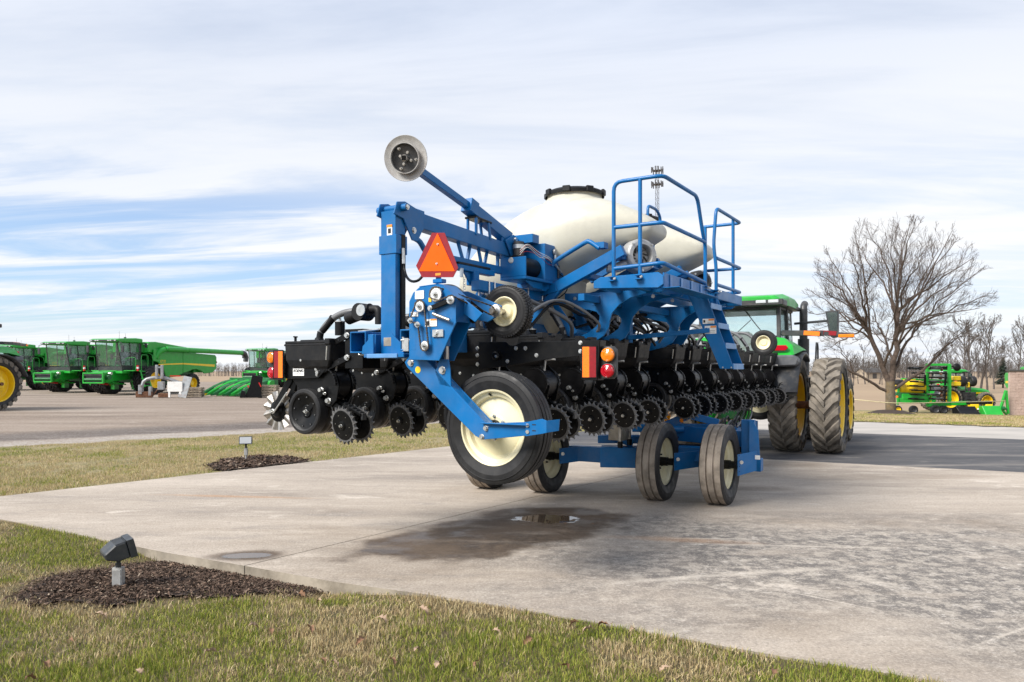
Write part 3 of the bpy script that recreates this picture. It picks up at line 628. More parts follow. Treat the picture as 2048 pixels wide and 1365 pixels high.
def tyre_ring(name, R, wd, rimr, ribs, side='rubber', treadm='rubber', tread_blocks=0, seg=48):
    """axis along local x, centred"""
    t = MB(); h = wd/2; pr = [(rimr, -h*.72), (rimr+.012, -h*.86), ((R+rimr)/2, -h*1.02), (R*.90, -h*.99), (R*.955, -h*.92)]
    xs = np.linspace(-h*.92, h*.92, ribs*2+1); tr = []
    for i in range(ribs):
        a, c = xs[2*i], xs[2*i+2]; g = (c-a)*.13; crown = 1-.018*abs((a+c)/2/h)
        tr += [(R*crown, a+g), (R*crown, c-g)]+([(R*crown-.022, c-g*.7), (R*crown-.022, c+g*.7)] if i < ribs-1 else [])
    pr2 = [(r, -x) for r, x in reversed(pr)]
    full = [p+(side,) for p in pr]+[p+(treadm,) for p in tr]+[p+(side,) for p in pr2]
    t.lathe((0, 0, 0), (1, 0, 0), full, side, seg)
    t.lathe((0, 0, 0), (1, 0, 0), [(R*.72+rimr*.28, -h*1.0), (R*.74+rimr*.26, -h*1.03), (R*.76+rimr*.24, -h*1.0)], side, seg)
    for k in range(tread_blocks):
        a = 2*PI*k/tread_blocks
        for x0, x1, o in ((-h*.95, -h*.55, 0), (-h*.45, -.003, .5), (.003, h*.45, 0), (h*.55, h*.95, .5)):
            aa = a+o*2*PI/tread_blocks; ra = R*(.985 if abs(x0+x1)/2 > h*.6 else 1.0)
            t.X = Matrix.Rotation(aa, 4, 'X'); t.bx((x0, -PI*R/tread_blocks*.62, ra-.02), (x1, PI*R/tread_blocks*.62, ra+.004), treadm); t.X = None
    return t
def small_wheel(c, mir=1):
    t = tyre_ring('tyre', .202, .115, .105, 3, 'rubber_clean', 'rubber_clean', 54); w_ = t.build('drive_wheel', planter, bevel=0, loc=(c.x-PO[0], c.y-PO[1], c.z))
    r = MB(); r.lathe((0, 0, 0), (-mir, 0, 0), [(.108, .046), (.116, .056), (.110, .060), (.098, .050), (.092, .020), (.06, .012), (.045, .03), (0, .03)], 'cream', 32); r.lathe((0, 0, 0), (mir, 0, 0), [(.116, .055), (.10, .03), (0, .02)], 'cream', 32)
    r.build('rim', w_)
    return w_
small_wheel(Vector((4.93, hub.y-.02, hub.z)))
# --- lift wheel: strut, arm, scraper bracket, big tyre
wc = Vector((4.72, 3.065, 1.177))
def lift_wheel(c, mir):
    t = tyre_ring('tyre', .425, .20, .275, 4, 'rubber_clean', 'rubber_clean', seg=64); w_ = t.build('lift_wheel', planter, loc=(c.x-PO[0], c.y-PO[1], c.z))
    r = MB(); r.lathe((0, 0, 0), (-mir, 0, 0), [(.272, .050), (.288, .078), (.283, .088), (.272, .084), (.262, .060), (.235, .048), (.222, .020), (.214, .010), (.205, .022), (.10, .045), (.085, .052), (0, .054)], 'cream', 56)
    r.lathe((0, 0, 0), (mir, 0, 0), [(.288, .08), (.26, .05), (.24, -.02), (0, -.02)], 'cream', 40); r.build('rim', w_)
    h_ = MB(); h_.lathe((0, 0, 0), (-mir, 0, 0), [(.06, .05), (.06, .09), (.05, .11), (0, .11)], 'black', 20)
    for k in range(6): a = k*PI/3+.5; h_.bolt((-mir*.052, .085*math.cos(a), .085*math.sin(a)), (-mir, 0, 0), .010, .014)
    h_.cyl((-mir*.057, .03, .24), (-mir*.075, .035, .252), .008, 'black', 8)
    h_.build('hub', w_); return w_
lift_wheel(wc, 1); lift_wheel(Vector((15.12, 3.67, 1.06)), 1)
ta = 4.50
b = MB(); A0 = [pt(*q, ta) for q in ((826, 702), (838, 705), (970, 846), (957, 876), (950, 872), (814, 735), (809, 725))]
b.prism(A0, (.016, 0, 0), 'blue'); b.prism([p+V(.09, 0, 0) for p in A0], (.016, 0, 0), 'blue'); i0 = [A0[1], A0[2]]; b.prism([A0[1]+V(.016, 0, -.003), A0[2]+V(.016, 0, -.003), A0[2]+V(.09, 0, -.003), A0[1]+V(.09, 0, -.003)], (0, 0, -.012), 'blue')
b.bolt(pt(822, 726, ta), (-1, 0, 0), .02, .02); b.lathe(pt(836, 740, ta), (-1, 0, 0), [(.026, 0), (.026, .002), (0, .002)], 'decal_yellow', 20, False); arm = P_(b, 'lift_arm', bevel=.003)
b = MB(); b.prism([pt(*q, ta-.006) for q in ((963, 847), (1064, 844), (1064, 871), (964, 880), (958, 874))], (-.01, 0, 0), 'blue'); b.bx((ta-.05, pt(1062, 844, ta).y, pt(970, 846, ta).z-.004), (ta-.006, pt(968, 844, ta).y, pt(970, 846, ta).z+.004), 'blue')
for q in ((972, 857), (964, 874), (1057, 851), (1057, 864)): b.bolt(pt(*q, ta-.016), (-1, 0, 0), .015, .018)
sb = P_(b, 'scraper_bracket', arm, .002)
b = MB(); e = [pt(*q, ta-.02) for q in ((1052, 845), (1085, 838), (1094, 842), (1094, 866), (1085, 868), (1052, 873))]; b.prism(e, (-.008, 0, 0), 'blue'); g_ = [pt(1094, 842, ta-.02), pt(1094, 866, ta-.02), pt(1118, 862, ta+.05), pt(1120, 839, ta+.05)]; b.prism(g_, (-.008, 0, 0), 'blue')
for q in ((1068, 850), (1068, 862)): b.box(tuple(pt(*q, ta-.0285)), (.002, .03, .008), 'ink')
P_(b, 'scraper_blade', arm, .002)
b = MB()
for t in (4.50, 4.56): b.prism([pt(*q, t) for q in ((879, 719), (896, 719), (900, 740), (902, 775), (880, 770), (870, 745))], (.012, 0, 0), 'blue')
b.bolt(pt(885, 741, 4.50), (-1, 0, 0), .022, .022); b.cyl(pt(893, 690, 4.535), pt(893, 745, 4.535), .020, 'steel', 14); b.cyl(pt(893, 640, 4.535), pt(893, 693, 4.535), .034, 'blue', 16); b.cyl(pt(893, 730, 4.535), pt(893, 745, 4.535), .03, 'black', 12); P_(b, 'lift_cylinder', bevel=.002)
b = MB(); hp = [pt(806, 500, 4.70), pt(809, 540, 4.70), pt(818, 560, 4.62), pt(835, 562, 4.56), pt(850, 545, 4.6), pt(860, 520, 4.65), pt(858, 505, 4.72)]; b.tube(hp, .011, 'black', 7, 5); b.cyl(pt(806, 497, 4.70), pt(807, 528, 4.70), .014, 'zinc', 8); P_(b, 'hydraulic_hose', mpost, 0)
b = MB(); b.bar(pt(805, 470, 4.72)+V(0, -.0, 0), pt(805, 715, 4.72), .05, .03, 'black'); P_(b, 'marker_cylinder', mpost)
b = MB(); b.box((4.80, 4.26, 2.17), (.05, .05, .05), 'red_lens'); P_(b, 'side_marker_lamp', mpost, .004)
# --- row unit --------------------------------------------------------------
def closing_wheel():
    m_ = MB(); n = 20; th = .026; C = []
    prof = ((0, 1.0), (.16, .845), (.5, .825), (.80, .86))
    ring = [(2*PI*(k+o)/n, .176*r) for k in range(n) for o, r in prof]
    N = len(ring); inn = .128
    for sx_ in (-1, 1):
        vs = [(sx_*th*(.30 if r > .165 else .5), r*math.cos(a), r*math.sin(a)) for a, r in ring]+[(sx_*th*.5, inn*math.cos(a), inn*math.sin(a)) for a, r in ring]
        m_.add(vs, [(i, (i+1) % N, N+(i+1) % N, N+i) for i in range(N)], 'teeth')
    m_.add([(-th*(.30 if r > .165 else .5), r*math.cos(a), r*math.sin(a)) for a, r in ring]+[(th*(.30 if r > .165 else .5), r*math.cos(a), r*math.sin(a)) for a, r in ring], [(i, (i+1) % N, N+(i+1) % N, N+i) for i in range(N)], 'teeth')
    m_.lathe((0, 0, 0), (-1, 0, 0), [(.133, .012), (.130, .017), (.04, .019), (.036, .03), (.03, .032), (0, .032)], 'black', 36)
    m_.lathe((0, 0, 0), (1, 0, 0), [(.133, .012), (.130, .017), (.04, .019), (.036, .03), (0, .032)], 'black', 36)
    for k in range(6): a = k*PI/3; m_.cyl((-.017, .092*math.cos(a), .092*math.sin(a)), (-.0205, .092*math.cos(a), .092*math.sin(a)), .0038, 'zinc', 6)
    m_.bolt((-.030, 0, 0), (-1, 0, 0), .012, .02); return m_
def gauge_wheel():
    m_ = MB(); m_.lathe((0, 0, 0), (-1, 0, 0), [(.150, -.055), (.192, -.055), (.204, -.045), (.207, .0), (.204, .045), (.194, .056), (.172, .058), (.158, .050)], 'rubber_clean', 44)
    m_.lathe((0, 0, 0), (-1, 0, 0), [(.162, .050), (.150, .040), (.060, .014), (.052, .018), (.05, .024), (0, .024)], 'black', 40); m_.lathe((0, 0, 0), (1, 0, 0), [(.152, .055), (.14, .03), (0, .02)], 'black', 32)
    for k in range(8): a = k*PI/4+.2; q = V(-.038, .132*math.cos(a), .132*math.sin(a)); m_.cyl(q, q-V(.004, 0, 0), .008, 'ink', 8); m_.cyl(q-V(.004, 0, 0), q-V(.006, 0, 0), .003, 'zinc', 6)
    m_.bolt((-.024, 0, 0), (-1, 0, 0), .014, .02)
    for k in range(4): a = k*PI/2; m_.bolt((-.02, .034*math.cos(a), .034*math.sin(a)), (-1, 0, 0), .005, .008)
    return m_
ME_CW = closing_wheel().mesh('closing_wheel'); ME_GW = gauge_wheel().mesh('gauge_wheel')
def child(name, me, parent, loc=(0, 0, 0), rot=(0, 0, 0), bevel=0):
    o = bpy.data.objects.new(name, me); COL.objects.link(o); o.parent = parent; o.location = loc; o.rotation_euler = rot
    if bevel: b = o.modifiers.new('bevel', 'BEVEL'); b.width = bevel; b.segments = 1; b.limit_method = 'ANGLE'; b.angle_limit = math.radians(50)
    return o
def row_unit(push):
    """x along toolbar, y field-forward from the closing wheel axle, z absolute; a Kinze-like unit: shank, hopper, discs, gauge and closing wheels"""
    b = MB()
    for s in (-1, 1):     # side plates of the shank
        x = s*.085
        b.prism([(x, .06, 1.46), (x, .10, 1.58), (x, .17, 1.65), (x, .30, 1.70), (x, .66, 1.80 if push else 1.78), (x, .68, 1.55), (x, .52, 1.40), (x, .40, 1.14), (x, .34, 1.14), (x, .30, 1.30), (x, .16, 1.28), (x, .09, 1.34)], (s*.010, 0, 0), 'black')
    b.bx((-.083, .20, 1.36), (.083, .60, 1.69), 'black_gloss')
    # rounded meter housings either side with the notched depth quadrant
    wd_ = .07 if push else .128; b.cyl((-wd_, .21, 1.48), (wd_, .21, 1.48), .135, 'black_gloss', 32)
    for s in (-1, 1):
        x = s*.118; a0, a1 = math.radians(75), math.radians(185); K = 9
        for k in range(K): 
            a = a0+(a1-a0)*k/K; c = a0+(a1-a0)*(k+1)/K; q = V(x, .21+.139*math.cos(a), 1.48+.139*math.sin(a)); r = V(x, .21+.139*math.cos(c-.015), 1.48+.139*math.sin(c-.015)); b.bar(q, r, .014, .030, 'black_gloss', up=(1, 0, 0))
        b.bolt((s*.130, .235, 1.43), (s, 0, 0), .019, .03); b.bolt((s*.130, .19, 1.40), (s, 0, 0), .010, .02); b.bolt((s*.097, .18, 1.335), (s, 0, 0), .020, .03)
        for q in ((.33, 1.66), (.45, 1.68), (.58, 1.72), (.36, 1.56), (.5, 1.58), (.62, 1.60)): b.bolt((s*.095, q[0], q[1]), (s, 0, 0), .009, .008)
        b.bar((s*.12, .22, 1.42), (s*.13, .40, 1.245), .03, .05, 'black')
    u = b.build('row_unit', planter, bevel=.003)
    # hopper
    h = MB()
    def ringz(z, x0, y0, y1): return [(-x0, y0, z), (x0, y0, z), (x0, y1, z), (-x0, y1, z)]
    Z = 1.905 if not push else 1.845
    L = [ringz(Z, .175, .08, .66), ringz(Z-.15, .170, .10, .65), ringz(Z-.205, .155, .13, .62), ringz(Z-.29, .07, .24, .46)]
    vs = [p for r in L for p in r]; fs = [(i*4+k, i*4+(k+1) % 4, (i+1)*4+(k+1) % 4, (i+1)*4+k) for i in range(3) for k in range(4)]
    h.add(vs, fs, 'plastic'); h.add(L[0], [(0, 1, 2, 3)], 'plastic')
    h.bx((-.178, .09, Z-.022), (.178, .67, Z-.004), 'plastic'); h.cyl((.171, .16, Z-.16), (.171, .15, Z-.02), .008, 'zinc', 8); h.cyl((-.165, .14, Z-.15), (-.171, .125, Z-.03), .008, 'zinc', 8)
    h.build('hopper', u, bevel=.006)
    l = MB(); l.bx((-.172, .10, Z), (.172, .66, Z+.022), 'plastic'); l.bx((-.19, .08, Z-.012), (-.08, .14, Z+.038), 'plastic'); l.bx((.08, .08, Z-.012), (.19, .14, Z+.038), 'plastic'); l.bx((-.12, .28, Z+.022), (.12, .52, Z+.034), 'plastic')
    l.cyl((-.10, .60, Z+.02), (-.10, .60, Z+.06), .012, 'plastic', 8); l.box((-.10, .60, Z+.065), (.05, .02, .012), 'plastic')
    l.build('hopper_lid', u, bevel=.005)
    hs = MB()
    if push: path = [(0, .40, Z+.03), (0, .38, Z+.10), (.02, .26, Z+.22), (.06, .08, Z+.285), (.12, -.16, Z+.26), (.2, -.36, Z+.16), (.3, -.5, Z+.05)]
    else: path = [(0, .36, Z+.03), (0, .38, Z+.13), (0, .50, Z+.31), (.02, .68, Z+.42), (.06, .92, Z+.40), (.14, 1.12, Z+.24), (.3, 1.25, Z+.02)]
    hs.tube(path, .029, 'hose', 10, 6); hs.lathe(path[0], (0, 0, 1), [(.045, -.01), (.04, .02), (.03, .03)], 'plastic', 14); P2 = [Vector(q) for q in path]; d = (P2[2]-P2[1]).normalized(); m2 = P2[1]*.75+P2[2]*.25; hs.cyl(m2-d*.02, m2+d*.13, .031, 'plastic', 12); hs.cyl(m2+d*.13, m2+d*.15, .035, 'plastic', 12); hs.cyl(P2[0], P2[1]+V(0, .0, .01), .032, 'plastic', 12)
    hs.build('seed_hose', u)
    ab = MB(); y0 = .60 if not push else .02
    ab.cyl((.06, y0+.18, 1.92), (.06, y0+.18, 2.04), .045, 'black', 16); ab.cyl((.06, y0+.18, 2.04), (.06, y0+.18, 2.05), .05, 'zinc', 16); ab.cyl((.06, y0+.18, 2.05), (.06, y0+.18, 2.075), .012, 'zinc', 6)
    if push: ab.tube([(-.02, .02, 2.06), (-.02, -.25, 2.13)], .055, 'plastic', 14); ab.cyl((-.09, -.16, 2.11), (.05, -.16, 2.11), .075, 'plastic', 18); ab.cyl((-.10, -.2, 2.12), (-.09, -.2, 2.12), .05, 'zinc', 14); ab.tube([(-.02, -.24, 2.13), (-.02, -.33, 2.12), (-.02, -.34, 2.0)], .035, 'plastic', 10, 4)
    ab.build('air_bag', u)
    # parallel arms and toolbar bracket
    if push: ya, yb, zo = .28, -.07, .13
    else: ya, yb, zo = .62, .96, .08
    for s in (-1, 1):
        for z in (1.777, 1.585):
            a = MB(); p, q = V(s*.118, ya, z), V(s*.118, yb, z+zo); a.bar(p, q, .016, .05, 'black'); a.bolt(p+V(s*.008, 0, 0), (s, 0, 0), .019, .02); a.bolt(q+V(s*.008, 0, 0), (s, 0, 0), .019, .02)
            for k in (.3, .5, .7): m_ = p.lerp(q, k); a.cyl(m_+V(s*.006, 0, 0), m_+V(s*.009, 0, 0), .007, 'ink', 8)
            a.build('parallel_arm', u, bevel=.002)
    k = MB(); yw = TBF-.089-3.235 if not push else TBF+.089-4.71
    y0, y1 = (yb-.04, yw-.004) if not push else (yw+.004, yb+.04)
    for s in (-1, 1): k.bx((s*.105-.006, y0, 1.62), (s*.105+.006, y1, 1.96), 'black')
    k.bx((-.11, (y1-.012) if not push else y0, 1.62), (.11, y1 if not push else y0+.012, 1.96), 'black')
    k.build('mount_bracket', u, bevel=.002)
    # openers, gauge wheels
    for s in (-1, 1):
        o_ = MB(); o_.lathe((s*.018, .40, 1.215), (s, 0, 0), [(0, .006), (.06, .004), (.186, .002), (.19, 0), (.186, -.002), (0, -.004)], 'steel', 36); o_.build('opener_disc', u)
        g = child('gauge_wheel', ME_GW, u, (s*.115, .42, 1.235), (0, 0, 0 if s < 0 else PI))
    # closing arm and wheels
    c = MB()
    for s in (-1, 1): c.bar((s*.075, .17, 1.325), (s*.045, -.03, 1.165), .012, .055, 'black'); c.bolt((s*.081, .17, 1.325), (s, 0, 0), .020, .03)
    c.bar((0, .15, 1.335), (0, -.14, 1.215), .075, .022, 'black'); c.bar((0, -.02, 1.16), (0, -.02, 1.27), .05, .06, 'black')
    for k_ in range(5): q = V(0, .06, 1.31).lerp(V(0, -.12, 1.235), k_/4); c.box(tuple(q), (.05, .010, .018), 'charcoal')
    c.box((0, -.145, 1.20), (.05, .02, .06), 'charcoal'); c.tube([(-.01, .02, 1.31), (-.012, -.01, 1.36), (-.015, -.05, 1.375)], .010, 'black', 6, 3)
    c.build('closing_arm', u, bevel=.002)
    for s in (-1, 1): child('closing_wheel', ME_CW, u, (s*.088, -.005*s, 1.125), (random.Random(s).random(), .16*s, .10*s+(0 if s < 0 else PI)))
    th_ = MB(); th_.tube([(-.05, .14, 1.60), (-.05, .13, 1.685), (-.05, .115, 1.70), (-.05, .03, 1.705)], .011, 'conduit', 8, 2); th_.build('adjusting_handle', u)
    return u
pull_t = [5.25+.762*k for k in range(5)]+[9.44+.762*k for k in range(8)]
push_t = [4.87+.762*k for k in range(13)]
random.seed(4)
u0 = row_unit(False); u0['label'] = 'black row unit trailing behind the toolbar'
for i, t in enumerate(pull_t):
    o = u0 if i == 0 else copy_tree(u0, planter); o.location = (t-PO[0], 3.235-PO[1], 0)
    o.rotation_euler = (.010*math.sin(i*2.7), .006*math.sin(i*4.1), .02*math.sin(i*1.9))
    if i > 0:
        for c in o.children:
            if c.name.startswith('closing_wheel'): c.rotation_euler[0] += i*.37
u1 = row_unit(True); u1['label'] = 'black row unit mounted ahead of the toolbar'
for i, t in enumerate(push_t):
    o = u1 if i == 0 else copy_tree(u1, planter); o.location = (t-PO[0], 4.71-PO[1], 0)
# fluted coulter on the outermost unit
def coulter(t):
    b = MB(); n = 104; c = Vector((t, 5.66, 1.22)); vs = []; R = [.05, .10, .15, .188]
    for r in R:
        for i in range(n):
            a = 2*PI*i/n; amp = .018*max(0, (r-.085)/.10); vs.append(c+V(amp*math.sin(13*a+r*9), r*math.cos(a), r*math.sin(a)))
    b.add(vs, [(j*n+i, j*n+(i+1) % n, (j+1)*n+(i+1) % n, (j+1)*n+i) for j in range(3) for i in range(n)], 'steel', True)
    b.lathe(c, (-1, 0, 0), [(.105, -.004), (.105, .004), (.07, .012), (.05, .03), (0, .03)], 'black', 28); b.lathe(c, (1, 0, 0), [(.105, -.004), (.105, .004), (0, .01)], 'black', 28)
    return P_(b, 'fluted_coulter', bevel=0)
for t in (4.87, 5.632): 
    cu = coulter(t)
    b = MB()
    for s in (-.055, .055): b.bar((t+s, 5.66, 1.22), (t+s, 5.42, 1.53), .014, .07, 'black')
    b.bar((t, 5.42, 1.42), (t, 5.34, 1.60), .10, .08, 'black'); b.bolt((t-.062, 5.66, 1.22), (-1, 0, 0), .018, .03); b.bar((t-.075, 5.64, 1.20), (t-.075, 5.45, 1.40), .012, .016, 'zinc'); P_(b, 'coulter_arm')
# --- end panels with lamps and reflective strips
b = MB(); te2 = 4.74
b.prism([pt(*q, te2) for q in ((573, 700), (640, 698), (652, 712), (660, 730), (636, 757), (570, 758), (570, 703))], (.008, 0, 0), 'black')
for q in ((572, 707), (621, 702), (633, 702), (622, 711), (633, 715), (632, 739), (634, 750), (609, 728)): b.bolt(pt(*q, te2), (-1, 0, 0), .011, .01)
b.lathe(pt(603, 720, te2), (-1, 0, 0), [(.028, 0), (.028, .03), (.02, .034), (0, .034)], 'black', 14); b.bolt(pt(603, 721, te2-.03), (-1, 0, 0), .012)
ep = P_(b, 'end_panel', bevel=.003)
b = MB(); c = pt(597, 744, te2-.003); b.box(tuple(c), (.003, .142, .072), 'decal'); n_ = c-V(.0035, 0, -.008)
b.text('KOENIG', n_, (0, -1, 0), (0, 0, 1), .034, 'ink', .25, .0005, bold=.02); b.text('EQUIPMENT GROUP', c-V(.0035, 0, .014), (0, -1, 0), (0, 0, 1), .0095, 'ink', 0, .0005); P_(b, 'dealer_decal', ep, 0)
def lamp_set(tt, strip, lamps, board, parent, flip):
    b = MB(); (x0, y0, x1, y1) = strip; xm = (x0+x1)/2
    def rect(xa, xb, ya, yb, t, m, th): b.prism([pt(xa, ya, t), pt(xb, ya, t), pt(xb, yb, t), pt(xa, yb, t)], (th, 0, 0), m)
    rect(x0-2, x1+2, y0-2, y1+2, tt, 'black', .006); rect(x0, xm, y0, y1, tt-.001, 'red_tape' if flip else 'orange_tape', -.001); rect(xm, x1, y0, y1, tt-.001, 'orange_tape' if flip else 'red_tape', -.001); P_(b, 'reflector_strip', parent, 0)
    b = MB(); (bx0, by0, bx1, by1) = board; q = [pt(x, y, tt+.05) for x, y in ((bx0, by0), (bx1-7, by0), (bx1, by0+7), (bx1, by1-7), (bx1-7, by1), (bx0, by1))]; b.prism(q, (.02, 0, 0), 'charcoal'); bd = P_(b, 'lamp_board', parent)
    for (lx, ly), m in zip(lamps, ('amber_lens', 'red_lens')):
        b = MB(); c = pt(lx, ly, tt+.05); R = .052; b.lathe(c, (-1, 0, 0), [(R*1.1, -.001), (R*1.1, .010), (R, .012)], 'charcoal', 32); b.lathe(c, (-1, 0, 0), [(R, .010), (R*.97, .030), (R*.8, .036), (R*.76, .034), (R*.5, .039), (R*.47, .036), (R*.22, .041), (0, .042)], m, 32)
        for k in range(3): a = k*2.1+.6; b.bolt(c+V(-.028, R*.86*math.cos(a), R*.86*math.sin(a)), (-1, 0, 0), .004, .006)
        P_(b, 'turn_lamp' if m == 'amber_lens' else 'tail_lamp', bd, 0)
lamp_set(4.70, (548, 703, 565, 756), ((546, 716), (547, 746)), (538, 700, 570, 760), ep, True)
b = MB(); te3 = 5.05
b.prism([pt(*q, te3) for q in ((957, 684), (1012, 684), (1020, 691), (1030, 691), (1042, 684), (1200, 681), (1195, 761), (1165, 761), (1158, 713), (1095, 719), (1020, 732), (957, 740))], (.010, 0, 0), 'black')
b.prism([pt(1200, 681, te3), pt(1195, 761, te3), pt(1195, 761, te3)+V(.11, 0, 0), pt(1200, 681, te3)+V(.11, 0, 0)], (0, .006, 0), 'black')
for q in ((955, 697), (955, 711), (955, 729), (1032, 697), (1051, 697), (1073, 711), (1015, 723), (1161, 686), (1161, 703)): b.bolt(pt(*q, te3), (-1, 0, 0), .012, .012)
b.lathe(pt(995, 712, te3), (-1, 0, 0), [(.035, 0), (.035, .035), (.025, .04), (0, .04)], 'black', 14); b.bolt(pt(993, 713, te3-.035), (-1, 0, 0), .012)
ep2 = P_(b, 'end_panel', bevel=.003)
lamp_set(5.045, (1165, 694, 1192, 755), ((1217.5, 710), (1217, 742)), (1199, 693, 1234, 758), ep2, False)
# --- seed tanks: lofted poly tanks with a nose to the rear, ring neck and lid, funnel below
def tank(t0):
    b = MB(); n = 28
    # stations along f: (f, z_low, z_high, half-width, squareness)
    S = [(2.80, 3.02, 3.09, .20, 3.0), (2.815, 2.985, 3.13, .24, 3.2), (2.86, 2.955, 3.175, .27, 3.4), (2.96, 2.90, 3.25, .31, 3.2), (3.10, 2.83, 3.33, .36, 2.8), (3.25, 2.75, 3.41, .43, 2.5), (3.42, 2.66, 3.475, .48, 2.4), (3.62, 2.55, 3.50, .53, 2.35), (3.85, 2.45, 3.485, .56, 2.35), (4.10, 2.38, 3.41, .57, 2.3), (4.32, 2.34, 3.28, .55, 2.2), (4.52, 2.32, 3.13, .52, 2.2), (4.68, 2.34, 2.97, .47, 2.2), (4.80, 2.40, 2.82, .38, 2.2), (4.86, 2.47, 2.70, .25, 2.2)]
    S = [(2.80+(f-2.80)*1.15, z0-(.06 if f > 4 else 0), z1, hw, e) for f, z0, z1, hw, e in S]; vs = []
    for f, z0, z1, hw, e in S:
        zc_, hh = (z0+z1)/2, (z1-z0)/2
        for i in range(n):
            a = 2*PI*i/n; ca, sa = math.cos(a), math.sin(a); vs.append((t0+hw*math.copysign(abs(ca)**(2/e), ca), f, zc_+hh*math.copysign(abs(sa)**(2/e), sa)))
    K = len(S); b.add(vs, [(j*n+i, (j+1)*n+i, (j+1)*n+(i+1) % n, j*n+(i+1) % n) for j in range(K-1) for i in range(n)]+[tuple(range(n)), tuple(range(K*n-1, (K-1)*n-1, -1))], 'poly', True)
    b.lathe((t0, 3.79, 0), (0, 0, 1), [(.42, 3.30), (.38, 3.41), (.32, 3.465), (.300, 3.49), (.297, 3.535), (.315, 3.545)], 'poly', 40)
    # funnel
    b.lathe((t0, 4.15, 0), (0, 0, 1), [(.46, 2.62), (.44, 2.42), (.36, 2.28), (.20, 2.10), (.12, 2.02), (0, 2.02)], 'poly', 32)
    o = P_(b, 'seed_tank', bevel=0); sub = o.modifiers.new('smooth', 'SUBSURF'); sub.levels = 1; sub.render_levels = 1
    l = MB(); l.lathe((t0, 3.79, 0), (0, 0, 1), [(.325, 3.505), (.330, 3.54), (.315, 3.555), (.28, 3.57), (.05, 3.58), (0, 3.58)], 'plastic', 44)
    for k in range(8):
        a = k*PI/4+.2; d = V(math.cos(a), math.sin(a), 0); e = V(-d.y, d.x, 0); c = V(t0, 3.79, 3.538)+d*.325; l.bar(c-e*.042, c+e*.042, .035, .062, 'plastic')
    P_(l, 'tank_lid', o, .006)
    return o
TK = (7.38, 9.06)
for t0 in TK: tank(t0)
# --- tank cradle, frame and platform
b = MB()
for t in (6.86, 7.85, 8.56, 9.53):
    b.bar((t, 3.72, 2.47), (t, 2.98, 2.79), .07, .11, 'blue'); b.bar((t, 3.72, 2.47), (t, 4.55, 2.30), .07, .10, 'blue')
    b.bar((t, 4.30, 1.93), (t, 4.30, 2.33), .10, .12, 'blue', up=(1, 0, 0)); b.bar((t, 3.70, 2.46), (t, 4.22, 1.95), .05, .08, 'blue')
b.bar((6.80, 4.45, 2.30), (9.6, 4.45, 2.30), .10, .12, 'blue')
for t0 in TK:
    b.bar((t0-.5, 3.40, 2.565), (t0+.5, 3.40, 2.565), .10, .05, 'blue'); b.bar((t0-.52, 3.05, 2.74), (t0+.47, 3.05, 2.74), .11, .06, 'blue')
    for s in (-.2, .2): b.bar((t0+s, 3.0, 2.79), (t0+s, 3.5, 2.55), .04, .06, 'blue')
P_(b, 'tank_cradle')
b = MB(); b.tube([pt(1104, 532, 6.80), pt(1112, 522, 6.80), pt(1168, 487, 6.80), pt(1178, 484, 6.80), pt(1186, 488, 6.80), pt(1199, 497, 6.80)], .024, 'blue', 10, 3); b.box(tuple(pt(1203, 492, 6.84)), (.1, .10, .06), 'blue'); P_(b, 'cradle_rail')
b = MB(); bz = 2.38; b.bar((5.69, 3.95, bz+.01), (7.25, 3.95, bz-.01), .10, .10, 'blue'); cb = P_(b, 'cross_beam', bevel=.008)
for px in (978, 989, 1056, 1084):
    u = MB(); q = pf(px, 580, 3.895); u.tube([(q.x, 3.89, bz-.07), (q.x, 3.89, bz+.058), (q.x, 4.01, bz+.058), (q.x, 4.01, bz-.07)], .008, 'decal', 6); P_(u, 'u_bolt', cb, 0)
u = MB(); q = pf(1102, 598, 3.898); u.box((q.x, 3.8975, q.z), (.075, .003, .075), 'decal'); u.box((q.x+.012, 3.896, q.z+.028), (.045, .003, .014), 'decal_orange'); u.box((q.x-.025, 3.896, q.z-.01), (.018, .003, .04), 'ink'); P_(u, 'warning_decal', cb, 0)
# compressor box on the beam
b = MB()
b.bx((6.28, 3.76, 2.50), (7.08, 4.06, 2.53), 'blue'); b.bx((6.66, 3.76, 2.53), (7.06, 4.06, 2.90), 'blue'); b.bx((6.30, 4.04, 2.53), (6.66, 4.06, 2.98), 'blue'); b.bx((6.55, 3.84, 2.90), (6.68, 4.06, 2.99), 'blue'); b.bx((6.28, 3.76, 2.53), (6.295, 4.06, 2.72), 'blue'); b.bar((6.72, 3.95, 2.42), (6.72, 3.95, 2.51), .10, .30, 'blue', up=(0, 1, 0)); b.prism([(6.31, 3.80, 2.50), (7.0, 3.80, 2.50), (6.75, 3.80, 2.43), (6.5, 3.80, 2.43)], (0, .01, 0), 'blue')
cp = P_(b, 'compressor_box')
b = MB(); b.cyl((6.30, 3.90, 2.645), (6.65, 3.90, 2.645), .098, 'black', 28); b.cyl((6.285, 3.90, 2.645), (6.30, 3.90, 2.645), .075, 'charcoal', 22); b.lathe((6.29, 3.93, 2.69), (-1, -.3, 0), [(.030, 0), (.030, .014), (.024, .018), (0, .018)], 'conduit', 18); b.cyl((6.46, 3.95, 2.73), (6.46, 3.95, 2.90), .055, 'charcoal', 18); b.cyl((6.46, 3.95, 2.83), (6.46, 3.95, 2.87), .062, 'zinc', 18); P_(b, 'compressor', cp, 0)
b = MB(); rr = random.Random(2)
